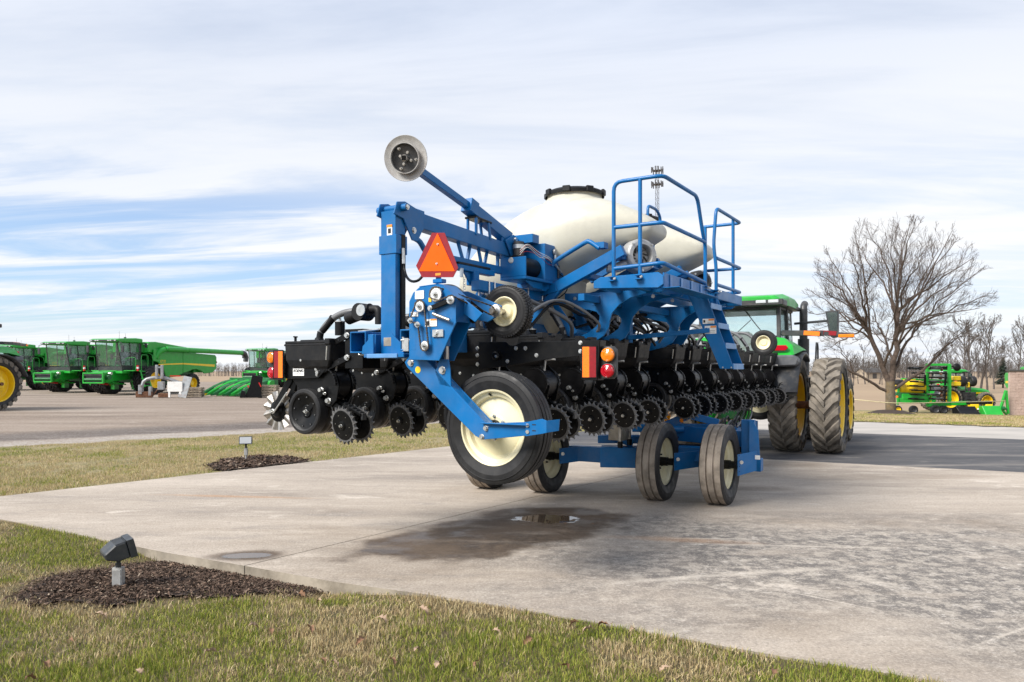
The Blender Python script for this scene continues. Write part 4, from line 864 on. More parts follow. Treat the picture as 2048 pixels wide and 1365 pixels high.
for k in range(5): x0 = V(6.30, 3.84, 2.74+.012*k); b.tube([x0, x0+V(.05, -.06, .05+rr.uniform(-.03, .03)), x0+V(.22, -.09, .0), x0+V(.40, -.095, -.03+rr.uniform(-.04, .04)), x0+V(.52, -.09, -.05)], .0032, 'red_tape' if k % 2 else 'white_paint', 5, 4)
b.cyl((6.80, 3.745, 2.72), (6.98, 3.745, 2.64), .014, 'zinc', 8); b.cyl((6.84, 3.74, 2.72), (6.84, 3.74, 2.80), .015, 'zinc', 8); b.lathe((6.84, 3.75, 2.83), (0, -1, 0), [(.032, 0), (.032, .02), (0, .022)], 'conduit', 16); b.cyl((6.92, 3.745, 2.57), (6.92, 3.745, 2.70), .012, 'bronze', 8); b.tube([(6.95, 3.75, 2.62), (7.06, 3.72, 2.55), (7.09, 3.74, 2.45), (7.0, 3.8, 2.36)], .006, 'black', 6, 4); P_(b, 'pressure_valves', cp, 0)
# fans
def fan(c, R, m):
    b = MB(); ax_ = Vector((-.62, -.78, .0)).normalized(); b.lathe(c, ax_, [(R*.95, -.12), (R, -.10), (R*1.0, .0), (R*.97, .03), (R*.86, .045), (R*.66, .05), (R*.62, .03), (R*.60, -.04), (.05, -.05), (0, -.03)], m, 40)
    a_, s_, u_ = frame(ax_)
    for k in range(8): a = k*PI/4; b.bolt(c+ax_*.045+(s_*math.cos(a)+u_*math.sin(a))*R*.9, ax_, .008)
    for k in range(10): a = k*PI/5; b.bar(c-ax_*.03+(s_*math.cos(a)+u_*math.sin(a))*.05, c-ax_*.03+(s_*math.cos(a+.5)+u_*math.sin(a+.5))*R*.58, .03, .004, 'charcoal')
    b.tube([c-ax_*.05+s_*R*.7-V(0, 0, R*.4), c-ax_*.07+s_*R*1.3-V(0, 0, R*.7), c-ax_*.1+s_*R*1.9-V(0, 0, R*.7)], R*.30, m, 14, 4); return P_(b, 'seed_fan', bevel=0)
fan(pf(1281, 512, 2.90), .170, 'conduit'); fan(Vector((8.86, 2.86, 2.66)), .15, 'charcoal')
# platform deck with grating, kick plates and stiffeners
PZ = 2.50; t0, t1, f0, f1 = 6.63, 9.30, 2.49, 3.02
b = MB(); b.bx((t0, f0+.02, PZ-.03), (t1, f0+.06, PZ), 'blue'); b.bx((t0, f1-.04, PZ-.03), (t1, f1, PZ), 'blue')
for k in range(34): x = t0+.03+k*(t1-t0-.06)/33; b.bx((x-.006, f0+.06, PZ-.03), (x+.006, f1-.04, PZ-.002), 'blue')
for k in range(5): y = f0+.1+k*.095; b.bx((t0, y-.005, PZ-.026), (t1, y+.005, PZ-.006), 'blue')
deck = P_(b, 'platform_deck', bevel=0)
b = MB(); b.prism([(t0-.02, f1+.17, PZ-.10), (t0-.02, f1+.17, PZ-.03), (t0-.02, f1+.10, PZ+.005), (t0-.02, f0+.04, PZ+.015), (t0-.02, f0-.01, PZ-.02), (t0-.02, f0-.01, PZ-.10), (t0-.02, f0+.04, PZ-.13)], (.018, 0, 0), 'blue')
b.bx((t0, f0-.012, PZ-.13), (t0+1.24, f0+.004, PZ+.01), 'blue'); b.bx((8.30, f0-.012, PZ-.10), (t1, f0+.004, PZ+.01), 'blue'); b.bx((t1, f0, PZ-.1), (t1+.012, f1, PZ+.01), 'blue')
b.bx((t0, f0-.16, PZ-.135), (t0+1.24, f0+.02, PZ-.127), 'blue')
for k in range(4): x = t0+.14+k*.30; b.bx((x, f0-.022, PZ-.125), (x+.055, f0-.013, PZ+.005), 'blue_pale')
P_(b, 'kick_plate', deck)
# curved support plates
def support(t, m='blue'):
    q = [(3.42, PZ-.09), (2.62, PZ-.09), (2.66, PZ-.12), (2.84, PZ-.13), (3.0, PZ-.165), (3.12, PZ-.23), (3.195, PZ-.31), (3.22, PZ-.39), (3.235, PZ-.46), (3.29, PZ-.54), (3.40, PZ-.60), (3.58, PZ-.64), (3.78, PZ-.65), (3.80, PZ-.58), (3.62, PZ-.56), (3.48, PZ-.51), (3.37, PZ-.44), (3.335, PZ-.37), (3.335, PZ-.33), (3.37, PZ-.29), (3.44, PZ-.27), (3.54, PZ-.25), (3.64, PZ-.22), (3.74, PZ-.18), (3.74, PZ-.08)]
    b = MB(); b.prism([(t, f, z) for f, z in q], (.022, 0, 0), m); b.box((t-.002, 3.36, PZ-.17), (.006, .085, .085), 'ink'); b.box((t-.004, 3.36, PZ-.17), (.006, .11, .11), 'blue'); b.box((t-.0065, 3.36, PZ-.17), (.004, .08, .08), 'ink')
    for f, z in ((3.5, -.12), (3.62, -.14), (2.75, -.16)): b.bolt((t, f, PZ+z), (-1, 0, 0), .014)
    return P_(b, 'platform_support')
for t in (7.05, 7.60, 9.10, 9.50): support(t)
b = MB(); b.bar((6.68, 3.36, PZ-.17), (9.64, 3.36, PZ-.17), .07, .07, 'blue'); b.bar((6.68, 2.8, PZ-.07), (9.64, 2.8, PZ-.07), .06, .08, 'blue'); b.bar((6.68, 3.12, PZ-.07), (9.64, 3.12, PZ-.07), .06, .08, 'blue'); P_(b, 'support_tie'); b = MB(); b.bar((7.82, 3.34, 1.97), (7.88, 2.44, 2.03), .03, .05, 'blue'); P_(b, 'ladder_brace')
# railings
r_ = .0195; zt, zm, zl = 3.41, 2.975, 2.60
def rail(paths, posts, name, feet):
    b = MB()
    for p in paths: b.tube(p, r_, 'blue', 10)
    for q in posts: b.tube(q, r_, 'blue', 10)
    for q in feet:
        for dz in (0, .035): b.box((q[0], q[1], q[2]+dz), (.11, .06, .008), 'blue')
        b.bolt((q[0]-.03, q[1]-.03, q[2]+.02), (-1, 0, 0), .01); b.bolt((q[0]+.03, q[1]-.03, q[2]+.02), (0, -1, 0), .01)
    return P_(b, name, deck, 0)
A, B = t0, 7.89; fa, fb, fm = 2.985, 2.49, 2.715
def rnd(P, r=.06, k=4):
    """polyline with rounded corners"""
    P = [Vector(p) for p in P]; out = [P[0]]
    for i in range(1, len(P)-1):
        a, c, d = P[i-1], P[i], P[i+1]; u, v_ = (a-c).normalized(), (d-c).normalized(); rr_ = min(r, (a-c).length*.45, (d-c).length*.45); s, e = c+u*rr_, c+v_*rr_
        for j in range(k+1): t = j/k; out.append(s*(1-t)**2+c*2*t*(1-t)+e*t*t)
    return out+[P[-1]]
rail([rnd([(A, fa, 2.44), (A, fa, zt), (A, fb, zt), (7.62, fb, zt), (7.80, fb, 3.06), (B, fb, 2.95), (B, fb, 2.38)], .09), rnd([(A, fa, zm), (A, fb, zm), (B, fb, zm)], .06), rnd([(A, fa, zl-.02), (A, fb, zl), (B, fb, zl-.06)], .06)], [[(A, fm, 2.44), (A, fm, zt)]], 'guard_rail', [(A-.02, fa, 2.46), (A-.02, fm, 2.46), (B, fb-.01, 2.46)])
C, D = 8.28, 9.29
rail([rnd([(C, fb, 2.34), (C, fb, 2.75), (C-.03, fb+.02, 3.0), (C, fb, zt), (D, fb, zt), (D, 2.95, zt)], .08), rnd([(C, fb, zm-.12), (D, fb, zm-.12), (D, 2.95, zm-.12)], .06), rnd([(C, fb, zl-.04), (D, fb, zl-.04), (D, 2.95, zl-.04)], .06)], [[(D-.3, fb+.01, PZ), (D-.3, fb+.01, zt)], [(D, 2.93, PZ), (D, 2.93, zt)]], 'guard_rail', [(C, fb-.01, 2.46)])
b = MB(); g0 = pf(1300, 600, 3.05); gt = 8.15; b.tube(rnd([(gt-.2, 3.1, 2.55), (gt-.2, 3.1, 3.12), (gt-.36, 3.1, 3.22), (gt-.36, 3.1, 3.42), (gt-.1, 3.1, 3.42), (gt+.02, 3.1, 3.36), (gt+.02, 3.1, 3.22), (gt-.2, 3.1, 3.0)], .06), .017, 'blue', 8); P_(b, 'hand_hold', deck, 0)
# ladder
b = MB(); sq = [(2.674, 2.41), (2.476, 2.41), (2.184, 1.62), (2.331, 1.62)]
for t in (7.885, 8.285): b.prism([(t, f, z) for f, z in sq], (.012, 0, 0), 'blue')
for f, z in ((2.21, 1.635), (2.3, 1.635)): b.bolt((7.885, f, z), (-1, 0, 0), .006)
lad = P_(b, 'ladder', deck)
for z in (1.63, 1.85, 2.066, 2.28):
    f = 2.184+(z-1.62)*.37; s = MB(); s.bx((7.898, f+.005, z), (8.284, f+.15, z+.02), 'blue'); s.bx((7.898, f, z-.015), (8.284, f+.012, z+.045), 'blue_pale'); P_(s, 'ladder_step', lad, .003)
d_ = MB()
for px, py, h_ in ((1417, 643, .055), (1421, 660, .085)):
    d_ = MB(); c = pt(px, py, 7.8835); d_.box(tuple(c), (.003, .125, h_), 'decal'); d_.box((c.x-.001, c.y-.03, c.z+h_/2-.012), (.003, .06, .018), 'decal_orange'); d_.box((c.x-.001, c.y+.045, c.z), (.003, .02, h_*.5), 'ink')
    for k in range(2): d_.box((c.x-.001, c.y-.02, c.z-.01-.016*k), (.002, .06, .003), 'ink')
    P_(d_, 'warning_decal', lad, 0)
# --- clutter of frame members, hoses and cylinders round the centre
b = MB()
for t in (5.9, 6.5, 7.5, 8.2, 9.4): b.bar((t, 4.30, 1.92), (t, 4.02, 2.34), .06, .08, 'blue')
b.bar((5.2, 4.12, 2.06), (9.8, 4.12, 2.06), .09, .10, 'blue'); b.bar((6.0, 3.98, 2.33), (7.2, 4.28, 1.98), .06, .07, 'blue')
for t in (6.95, 7.35): b.prism([(t, 3.80, 2.34), (t, 3.88, 2.38), (t, 3.70, 2.05), (t, 3.62, 1.95), (t, 3.54, 2.0)], (.02, 0, 0), 'blue')
b.cyl((6.9, 3.84, 2.335), (7.45, 3.84, 2.335), .035, 'blue', 14); b.cyl((6.92, 3.62, 2.0), (7.5, 3.62, 2.0), .04, 'blue', 14); b.bolt((6.9, 3.84, 2.335), (-1, 0, 0), .02)
b.bar((7.35, 3.80, 2.37), (7.95, 3.76, 2.36), .05, .11, 'blue'); q = Vector((7.80, 3.735, 2.37)); b.box(tuple(q), (.05, .004, .05), 'decal_yellow')
for t in (7.4, 8.0, 8.7): b.bar((t, 3.72, 1.95), (t, 3.72, 2.40), .08, .10, 'blue', up=(1, 0, 0))
P_(b, 'centre_frame')
rr = random.Random(11)
for k in range(16):
    b = MB(); t = 6.3+k*.22; f = 3.55+rr.uniform(-.1, .4); z = 1.98+rr.uniform(0, .12)
    b.tube([(t-.5, f+.2, z-.06), (t-.2, f+.1, z+rr.uniform(.05, .25)), (t+.15, f, z+rr.uniform(.1, .3)), (t+.45, f-.15+rr.uniform(-.1, .1), z+.05), (t+.6, f-.1, z-.1)], rr.choice((.012, .016, .022)), rr.choice(('hose', 'black', 'black')), 7, 5); P_(b, 'hydraulic_hose', bevel=0)
# black valve block, motor and hose reel seen through the supports
b = MB(); b.bx((8.2, 3.95, 1.95), (8.75, 4.22, 2.40), 'black'); b.cyl((8.0, 3.98, 2.1), (8.3, 3.98, 2.1), .10, 'charcoal', 18); b.bx((8.9, 3.92, 1.9), (9.3, 4.2, 2.3), 'charcoal'); b.cyl((8.82, 3.92, 2.0), (8.82, 3.92, 2.3), .05, 'zinc', 12)
for k in range(10): b.cyl((8.2+.06*k, 3.95, 2.05+.05*(k % 4)), (8.2+.06*k, 3.88, 2.05+.05*(k % 4)), .013, 'zinc', 8)
P_(b, 'valve_block')
# far contact wheel
small_wheel(Vector((12.6, 3.0, 2.06)), 1)
# --- carriage on four dusty transport wheels
def transport_wheel(P0, yaw, R):
    """P0 world ground contact; axle points right of the travel direction"""
    t = tyre_ring('tyre', R, .275, R*.60, 3, 'rubber', 'tread_dirty', seg=56)
    loc = planter.matrix_world.inverted() if False else None
    o = t.build('transport_wheel', planter); a = YAW-PI/2-yaw      # world heading -> planter frame
    p = Vector((P0.x*Tx+P0.y*Ty-PO[0], -P0.x*Ty+P0.y*Tx-PO[1], R-.012)); o.location = p; o.rotation_euler = (0, 0, a)
    r = MB(); s = R*.60; r.lathe((0, 0, 0), (1, 0, 0), [(s, .06), (s+.016, .084), (s+.012, .092), (s-.004, .088), (s-.022, .05), (s-.05, .03), (s-.06, -.01), (s-.09, -.02), (.11, -.005), (.10, .015), (0, .015)], 'cream', 48); r.lathe((0, 0, 0), (-1, 0, 0), [(s+.016, .084), (s-.02, .05), (s-.04, 0), (0, .0)], 'cream', 40); r.build('rim', o)
    h = MB(); h.cyl((0, 0, 0), (.12, 0, 0), .055, 'black', 20); h.cyl((.12, 0, 0), (.20, 0, 0), .045, 'black', 18)
    for k in range(6): q = k*PI/3+.3; h.bolt((.014, .085*math.cos(q), .085*math.sin(q)), (1, 0, 0), .011, .025, 'black')
    h.build('hub', o); return o
wy = math.radians(3)
GW = [gnd(1437, 1010), gnd(1312, 1001), gnd(1085, 985), gnd(972, 977)]
TW = [Vector((g.x+.05, g.y+.10, 0)) for g in GW]
yaws = [math.radians(30)]*4
for g, y in zip(TW, yaws): transport_wheel(g, y, .485)
def lw(p): return (p[0]*Tx+p[1]*Ty, -p[0]*Ty+p[1]*Tx, p[2])       # world -> planter coordinates
def wbar(b, p, q, w_, h_, m='blue'): b.bar(lw(p), lw(q), w_, h_, m)
b = MB(); z = .50
wbar(b, (TW[2].x+.34, TW[2].y+.10, z), (TW[1].x-.12, TW[1].y+.20, z), .16, .20); wbar(b, (TW[1].x+.3, TW[1].y+.34, z+.02), (TW[0].x+.1, TW[0].y+.45, z+.02), .16, .22)
c = atY(1245, 920, 9.75); wbar(b, (c.x-.28, c.y+.02, .49), (c.x+.22, c.y-.07, .49), .30, .26)
wbar(b, (c.x-.02, c.y+.1, .66), (c.x+.02, c.y+.1, .76), .34, .28); wbar(b, (c.x-.3, c.y+.18, .70), (c.x+.36, c.y+.1, .70), .2, .10)
P_(b, 'carriage_frame', bevel=.008)
for i, (ln, hh) in enumerate(((.42, .25), (.42, .21), (.42, .20), (.42, .2))):
    if i == 3: continue
    ln = .27 if i == 0 else ln
    g = TW[i]; b = MB(); x0 = g.x+.18; y0 = g.y-.13
    pts = [(x0-.01, y0, z-hh*.62), (x0-.01, y0, z+hh*.40), (x0+ln, y0+.17, z+hh*.5), (x0+ln, y0+.17, z-hh*.45)]
    b.prism([lw(p) for p in pts], Vector(lw((.0, .02, 0))), 'blue'); b.bolt(lw((x0+.035, y0-.002, z+.01)), lw((0, -1, 0)), .016, .02)
    for k in range(4): b.cyl(lw((x0+.01, y0-.001, z-hh*.4+k*hh*.25)), lw((x0+.01, y0-.004, z-hh*.4+k*hh*.25)), .006, 'ink', 6)
    if i == 1: b.prism([lw(p) for p in ((x0+.24, y0+.05, z-.02), (x0+.40, y0-.06, z-.01), (x0+.30, y0+.05, z+.10))], Vector(lw((.03, .03, 0))), 'blue')
    if i == 0: q = atY(1488, 916, y0-.004); b.box(lw((x0+.25, y0+.072, z+.06)), (.01, .06, .05), 'decal')
    P_(b, 'wheel_arm', bevel=.003)
# upright end frame and hitch members on the right
b = MB(); g = TW[0]; e0 = atY(1497, 842, 9.35); e1 = atY(1500, 950, 9.25)
wbar(b, (e0.x, 9.35, .36), (e0.x, 9.35, .99), .09, .16); wbar(b, (e0.x+.05, 9.30, .36), (e0.x+.05, 9.30, .52), .12, .2)
b.prism([lw(p) for p in ((e0.x+.03, 9.27, .98), (e0.x+.10, 9.27, .86), (e0.x+.13, 9.27, .36), (e0.x-.02, 9.27, .36), (e0.x-.02, 9.27, .98))], Vector(lw((0, .015, 0))), 'blue')
wbar(b, (2.05, 10.1, .78), (e0.x, 9.45, .74), .12, .20); wbar(b, (1.7, 10.6, .80), (2.9, 10.4, .80), .14, .12); wbar(b, (1.95, 9.9, .60), (e0.x, 9.6, .60), .10, .08, 'black')
P_(b, 'hitch_frame', bevel=.006)
b = MB(); wbar(b, (2.0, 9.95, .86), (2.35, 9.9, 1.02), .05, .10); wbar(b, (2.3, 9.9, 1.02), (2.7, 9.8, .92), .06, .09); b.cyl(lw((2.05, 9.85, .84)), lw((2.25, 9.83, .84)), .05, 'blue', 14); P_(b, 'hitch_linkage', bevel=.004); b = MB(); b.cyl(lw((2.2, 9.95, .72)), lw((2.75, 9.85, .70)), .035, 'black', 12); P_(b, 'hitch_cylinder', bevel=0); b = MB()
for p in ((2.12, 9.85, .80), (2.22, 9.82, .95), (2.05, 9.85, .70)): b = MB(); b.bolt(lw(p), lw((0, -1, 0)), .02, .02, 'amber_lens'); P_(b, 'side_reflector', bevel=0)
b = MB(); b.bar((8.80, 3.90, .72), (8.80, 3.90, 1.05), .19, .19, 'steel_raw', up=(1, 0, 0)); b.bar((8.80, 3.90, 1.05), (8.80, 4.05, 1.76), .26, .26, 'blue', up=(1, 0, 0)); P_(b, 'lift_post', bevel=.006)
for dx in (-.16, .22):
    b = MB(); p = (8.80+dx, 3.82+.1*dx, .66); b.cyl(p, (p[0], p[1], .95), .022, 'steel', 12); b.cyl((p[0], p[1], .90), (p[0]-.02, p[1]+.05, 1.5), .036, 'black', 14); b.cyl((p[0], p[1], .64), (p[0], p[1], .72), .034, 'black', 10); P_(b, 'post_cylinder', bevel=0)
b = MB(); wbar(b, (3.0, 10.3, .72), (4.3, 13.4, .62), .18, .18); wbar(b, (4.3, 13.4, .60), (4.45, 14.2, .60), .10, .06); P_(b, 'tongue', bevel=.006)
for k in range(7):
    b = MB(); x = 2.7+.05*k; b.tube([(lw((x, 10.0, .85))), lw((x+.15, 10.25, .92+.03*(k % 3))), lw((x+.35, 10.8, .80)), lw((x+.9, 12.2, .80+.02*k)), lw((4.5, 14.3, 1.1))], .013, 'black' if k % 3 else 'hose', 7, 5); P_(b, 'hydraulic_hose', bevel=0)
# ------------------------------------------------------------------ tractors
def lug_tyre(R, wd, rimr, nl, lh, side='rubber', lug='lug_dirty', seg=48):
    """farm tyre with chevron lugs; axis local x"""
    t = MB(); h = wd/2; Rb = R-lh
    t.lathe((0, 0, 0), (1, 0, 0), [(rimr, -h*.75), (rimr+.03, -h*.92), ((Rb+rimr)/2, -h*1.03), (Rb*.93, -h*.98), (Rb*.985, -h*.80, lug), (Rb, -h*.3, lug), (Rb, h*.3, lug), (Rb*.985, h*.80, lug), (Rb*.93, h*.98, lug), ((Rb+rimr)/2, h*1.03, side), (rimr+.03, h*.92), (rimr, h*.75)], side, seg)
    step = 2*PI/nl; wa = step*.23
    for s in (-1, 1):
        for k in range(nl):
            a0 = (k+(.5 if s > 0 else 0))*step; vs = []
            for x, da, rr, wk in ((-.03, 0, R, 1.0), (.30, .32, R, .95), (.62, .62, R*.995, .95), (1.0, .86, R*.965, 1.15), (1.08, .92, R*.87, .9)):
                a = a0-da*step*1.25
                for sgn, dr in ((-1, -lh-.02), (-1, 0), (1, 0), (1, -lh-.02)):
                    r_ = rr+dr if dr else rr; aa = a+sgn*wa*wk*(1.35 if dr else .85); vs.append((s*x*h, r_*math.cos(aa), r_*math.sin(aa)))
            fs = [(j*4+i, j*4+i+1, (j+1)*4+i+1, (j+1)*4+i) for j in range(4) for i in range(3)]+[(0, 1, 2, 3), (16, 17, 18, 19)]
            t.add(vs, fs, lug)
    return t
def dish_rim(r, m='yellow', depth=.10, out=1, seg=40, hubr=.2):
    t = MB(); t.lathe((0, 0, 0), (out, 0, 0), [(r, .10), (r+.02, .19), (r+.01, .205), (r-.02, .19), (r-.045, .10), (r-.06, .0), (r*.72, -depth*.6), (r*.5, -depth), (hubr*1.3, -depth), (hubr, -depth+.05), (hubr*.8, -depth+.10), (0, -depth+.10)], m, seg)
    for k in range(10): a = k*PI/5; t.bolt((out*(-depth+.002), hubr*1.15*math.cos(a), hubr*1.15*math.sin(a)), (out, 0, 0), .018, .03, m)
    t.lathe((0, 0, 0), (-out, 0, 0), [(r+.02, .19), (r-.04, .12), (r-.06, .02), (0, .02)], m, seg); return t
ME = {}
def tractor(loc, yaw, label, duals=True):
    """forward +y, right +x, origin under the rear axle"""
    root = empty('tractor', loc, -yaw); tag(root, label, 'tractor')
    if 'rt' not in ME:
        ME['rt'] = lug_tyre(.935, .50, .62, 22, .055).mesh('tyre'); ME['rr'] = dish_rim(.62, depth=.16).mesh('rim'); ME['ft'] = lug_tyre(.735, .40, .45, 20, .05).mesh('tyre'); ME['fr'] = dish_rim(.45, depth=.02).mesh('rim')
    def wheel(x, y, R, tk, rk, nm):
        o = child(nm, ME[tk], root, (x, y, R-.012), (.3*x, 0, 0 if x > 0 else PI)); child('rim', ME[rk], o); return o
    for s in (-1, 1):
        wheel(s*.98, 0, .935, 'rt', 'rr', 'rear_wheel')
        if duals: wheel(s*1.74, 0, .935, 'rt', 'rr', 'rear_wheel')
        wheel(s*1.0, 2.95, .735, 'ft', 'fr', 'front_wheel')
        if duals: wheel(s*1.62, 2.95, .735, 'ft', 'fr', 'front_wheel')
    b = MB(); xa = 1.9 if duals else 1.2; b.cyl((-xa, 0, .92), (xa, 0, .92), .075, 'rust', 18); b.cyl((-.75, 0, .92), (.75, 0, .92), .20, 'green_dark', 20); b.bx((-.33, -.45, .62), (.33, 2.0, 1.18), 'green_dark'); b.bx((-.2, 2.0, .68), (.2, 3.5, 1.0), 'charcoal'); b.cyl((-1.4, 2.95, .73), (1.4, 2.95, .73), .09, 'green_dark', 14); b.build('chassis', root, bevel=.01)
    # hood
    b = MB(); S = [(1.3, .52, 1.05, 1.86), (2.4, .47, 1.03, 1.80), (3.4, .42, .98, 1.68), (3.85, .36, .95, 1.55), (3.98, .30, 1.0, 1.40)]; vs = []
    for y, hw, z0, z1 in S: vs += [(-hw, y, z0), (-hw, y, z1-.16), (-hw*.62, y, z1), (hw*.62, y, z1), (hw, y, z1-.16), (hw, y, z0)]
    b.add(vs, [(j*6+i, j*6+i+1, (j+1)*6+i+1, (j+1)*6+i) for j in range(4) for i in range(5)]+[(24, 25, 26, 27, 28, 29), (0, 1, 2, 3, 4, 5)], 'green'); hood = b.build('hood', root, bevel=.03)
    b = MB()
    for s in (-1, 1): b.bx((s*.50-.012, 1.6, 1.30), (s*.50+.012, 3.2, 1.42), 'yellow')
    b.build('stripe', hood)
    b = MB(); b.bx((-.36, 3.7, .62), (.36, 4.05, .98), 'charcoal'); b.build('front_weight', root, bevel=.03)
    # cab frame, glazing, roof
    cx, y0, y1, zb, zt_ = .82, -.05, 1.45, 1.55, 2.92
    b = MB(); posts = [((-cx, y0-.10, zb), (-cx+.04, y0, zt_)), ((cx, y0-.10, zb), (cx-.04, y0, zt_)), ((-cx+.05, y1+.1, zb), (-cx+.08, y1-.05, zt_)), ((cx-.05, y1+.1, zb), (cx-.08, y1-.05, zt_)), ((-cx-.02, .72, zb), (-cx+.03, .70, zt_)), ((cx+.02, .72, zb), (cx-.03, .70, zt_))]
    for p, q in posts: b.bar(p, q, .075, .075, 'charcoal')
    for z, k in ((zb, 0), (zt_-.03, .05)):
        b.bar((-cx+k, y0-.08+k, z), (cx-k, y0-.08+k, z), .07, .07, 'charcoal'); b.bar((-cx+k, y1+.08-k*2, z), (cx-k, y1+.08-k*2, z), .07, .07, 'charcoal')
        for s in (-1, 1): b.bar((s*(cx-k), y0-.05, z), (s*(cx-k), y1, z), .07, .07, 'charcoal')
    b.bx((-cx+.02, y0-.02, 1.10), (cx-.02, y1, 1.53), 'charcoal'); cab = b.build('cab_frame', root, bevel=.01)
    def pane(nm, q, ext): g = MB(); g.prism(q, ext, 'glass'); g.build(nm, cab)
    pane('rear_window', [(-cx+.06, y0-.09, zb+.05), (cx-.06, y0-.09, zb+.05), (cx-.09, y0+.01, zt_-.07), (-cx+.09, y0+.01, zt_-.07)], (0, .006, 0)); pane('windscreen', [(-cx+.1, y1+.10, zb+.05), (cx-.1, y1+.10, zb+.05), (cx-.12, y1-.04, zt_-.07), (-cx+.12, y1-.04, zt_-.07)], (0, .006, 0))
    for s in (-1, 1): pane('door_window', [(s*cx, y0+.0, zb+.05), (s*cx, y1+.02, zb+.05), (s*(cx-.06), y1-.1, zt_-.07), (s*(cx-.06), y0+.06, zt_-.07)], (s*.006, 0, 0))
    b = MB(); b.bx((-.76, y0+.02, zt_-.10), (.76, y1-.1, zt_-.05), 'interior'); b.bx((-.7, .1, 1.54), (.7, 1.3, 1.58), 'interior'); b.build('headliner', cab, bevel=.02)
    b = MB(); b.bx((-.27, .25, 1.72), (.27, .75, 1.86), 'seat'); b.prism([(-.26, .22, 1.84), (.26, .22, 1.84), (.22, .16, 2.36), (.13, .15, 2.42), (-.13, .15, 2.42), (-.22, .16, 2.36)], (0, .13, 0), 'seat'); b.bx((-.2, .35, 1.57), (.2, .65, 1.72), 'charcoal'); b.bx((.32, .25, 1.88), (.44, .8, 1.96), 'seat'); b.build('driver_seat', cab, bevel=.03)
    b = MB(); a = 2*PI/24; c = V(.02, 1.02, 2.22); ax_ = V(0, -.45, .9).normalized(); f_, s_, u_ = frame(ax_); b.tube([c+(s_*math.cos(a*i)+u_*math.sin(a*i))*.20 for i in range(24)], .016, 'charcoal', 8, 0, True); b.bar(c-s_*.19, c+s_*.19, .03, .02, 'charcoal'); b.cyl(c, c-ax_*.5, .035, 'charcoal', 10); b.build('steering_wheel', cab)
    b = MB(); b.bx((.36, .95, 2.15), (.60, .99, 2.36), 'charcoal'); b.bx((.50, .6, 1.85), (.70, .95, 2.1), 'interior'); b.build('monitor', cab, bevel=.01)
    b = MB(); rv = [(-.90, .18), (-.95, .0), (-.90, -.22), (.90, -.22), (.95, 0), (.90, .18)]
    R = [(y0-.30, .78, 2.93, 3.05), (y0-.26, .88, 2.92, 3.10), (.2, .95, 2.92, 3.17), (.9, .95, 2.92, 3.18), (1.45, .92, 2.92, 3.14), (1.72, .82, 2.95, 3.06)]; vs = []
    for y, hw, z0, z1 in R: vs += [(-hw, y, z0), (-hw, y, z1-.08), (-hw*.86, y, z1), (hw*.86, y, z1), (hw, y, z1-.08), (hw, y, z0)]
    b.add(vs, [(j*6+i, j*6+(i+1) % 6, (j+1)*6+(i+1) % 6, (j+1)*6+i) for j in range(5) for i in range(6) if i != 5]+[tuple(range(6)), tuple(range(30, 36))], 'green'); roof = b.build('cab_roof', root, bevel=.02)
    b = MB(); b.prism([(-.93, y0-.31, 2.90), (.93, y0-.31, 2.90), (.93, y0-.31, 3.03), (-.93, y0-.31, 3.03)], (0, .5, 0), 'charcoal'); b.bx((-.94, y0+.2, 2.90), (.94, 1.6, 2.99), 'charcoal'); b.build('roof_trim', roof, bevel=.02)
    for s in (-1, 1):
        for x in (.50, .74): l = MB(); l.bx((s*x-.10, y0-.325, 2.95), (s*x+.10, y0-.305, 3.015), 'lamp_glass'); l.build('work_lamp', roof, bevel=.01)
    # rear wiper
    b = MB(); b.tube([(.1, y0-.06, 2.88), (.35, y0-.09, 2.55), (.55, y0-.12, 2.3)], .010, 'charcoal', 6); b.tube([(-.5, y1+.1, 2.4), (-.1, y1+.06, 2.75)], .010, 'charcoal', 6); b.build('wiper', cab)
    # fenders
    for s in (-1, 1):
        b = MB(); A_ = [math.radians(d) for d in range(-6, 121, 14)]; vs = []; x0, x1 = s*.62, s*1.30
        for a in A_:
            y, z = -.02-1.05*math.cos(a)*1.0, .92+1.05*math.sin(a); vs += [(x0, y, max(z, 1.2)), (x1, y, max(z, 1.2)), (x1, y*.96, max(z, 1.2)-.05), (x0, y*.96, max(z, 1.2)-.05)]
        K = len(A_); b.add(vs, [(j*4+i, j*4+(i+1) % 4, (j+1)*4+(i+1) % 4, (j+1)*4+i) for j in range(K-1) for i in range(4)]+[(0, 1, 2, 3), (K*4-4, K*4-3, K*4-2, K*4-1)], 'charcoal', True); fd = b.build('fender', root)
        g = MB(); g.add([(s*.50, -.86, 1.90), (s*1.20, -.86, 1.90), (s*1.15, -.74, 2.10), (s*.98, -.52, 2.24), (s*.50, -.45, 2.30), (s*.50, .5, 2.25), (s*1.0, .5, 2.18), (s*1.24, .45, 2.02), (s*1.29, -.30, 2.0)], [(0, 1, 2, 3, 4), (4, 3, 6, 5), (3, 2, 8, 7, 6), (1, 8, 2)], 'green'); g.prism([(s*.50, -.90, 1.90), (s*1.22, -.90, 1.90), (s*1.30, -.90, 1.80), (s*1.27, -.90, 1.69), (s*.50, -.90, 1.66)], (0, .32, 0), 'grey_plastic'); g.build('fender_cover', fd, bevel=.03)
        l = MB(); l.prism([(s*.80, -.80, 2.09), (s*1.07, -.80, 2.09), (s*1.11, -.80, 2.035), (s*1.05, -.80, 1.985), (s*.83, -.80, 1.985), (s*.77, -.80, 2.035)], (0, -.07, 0), 'red_lens'); l.build('tail_lamp', fd, bevel=.008)
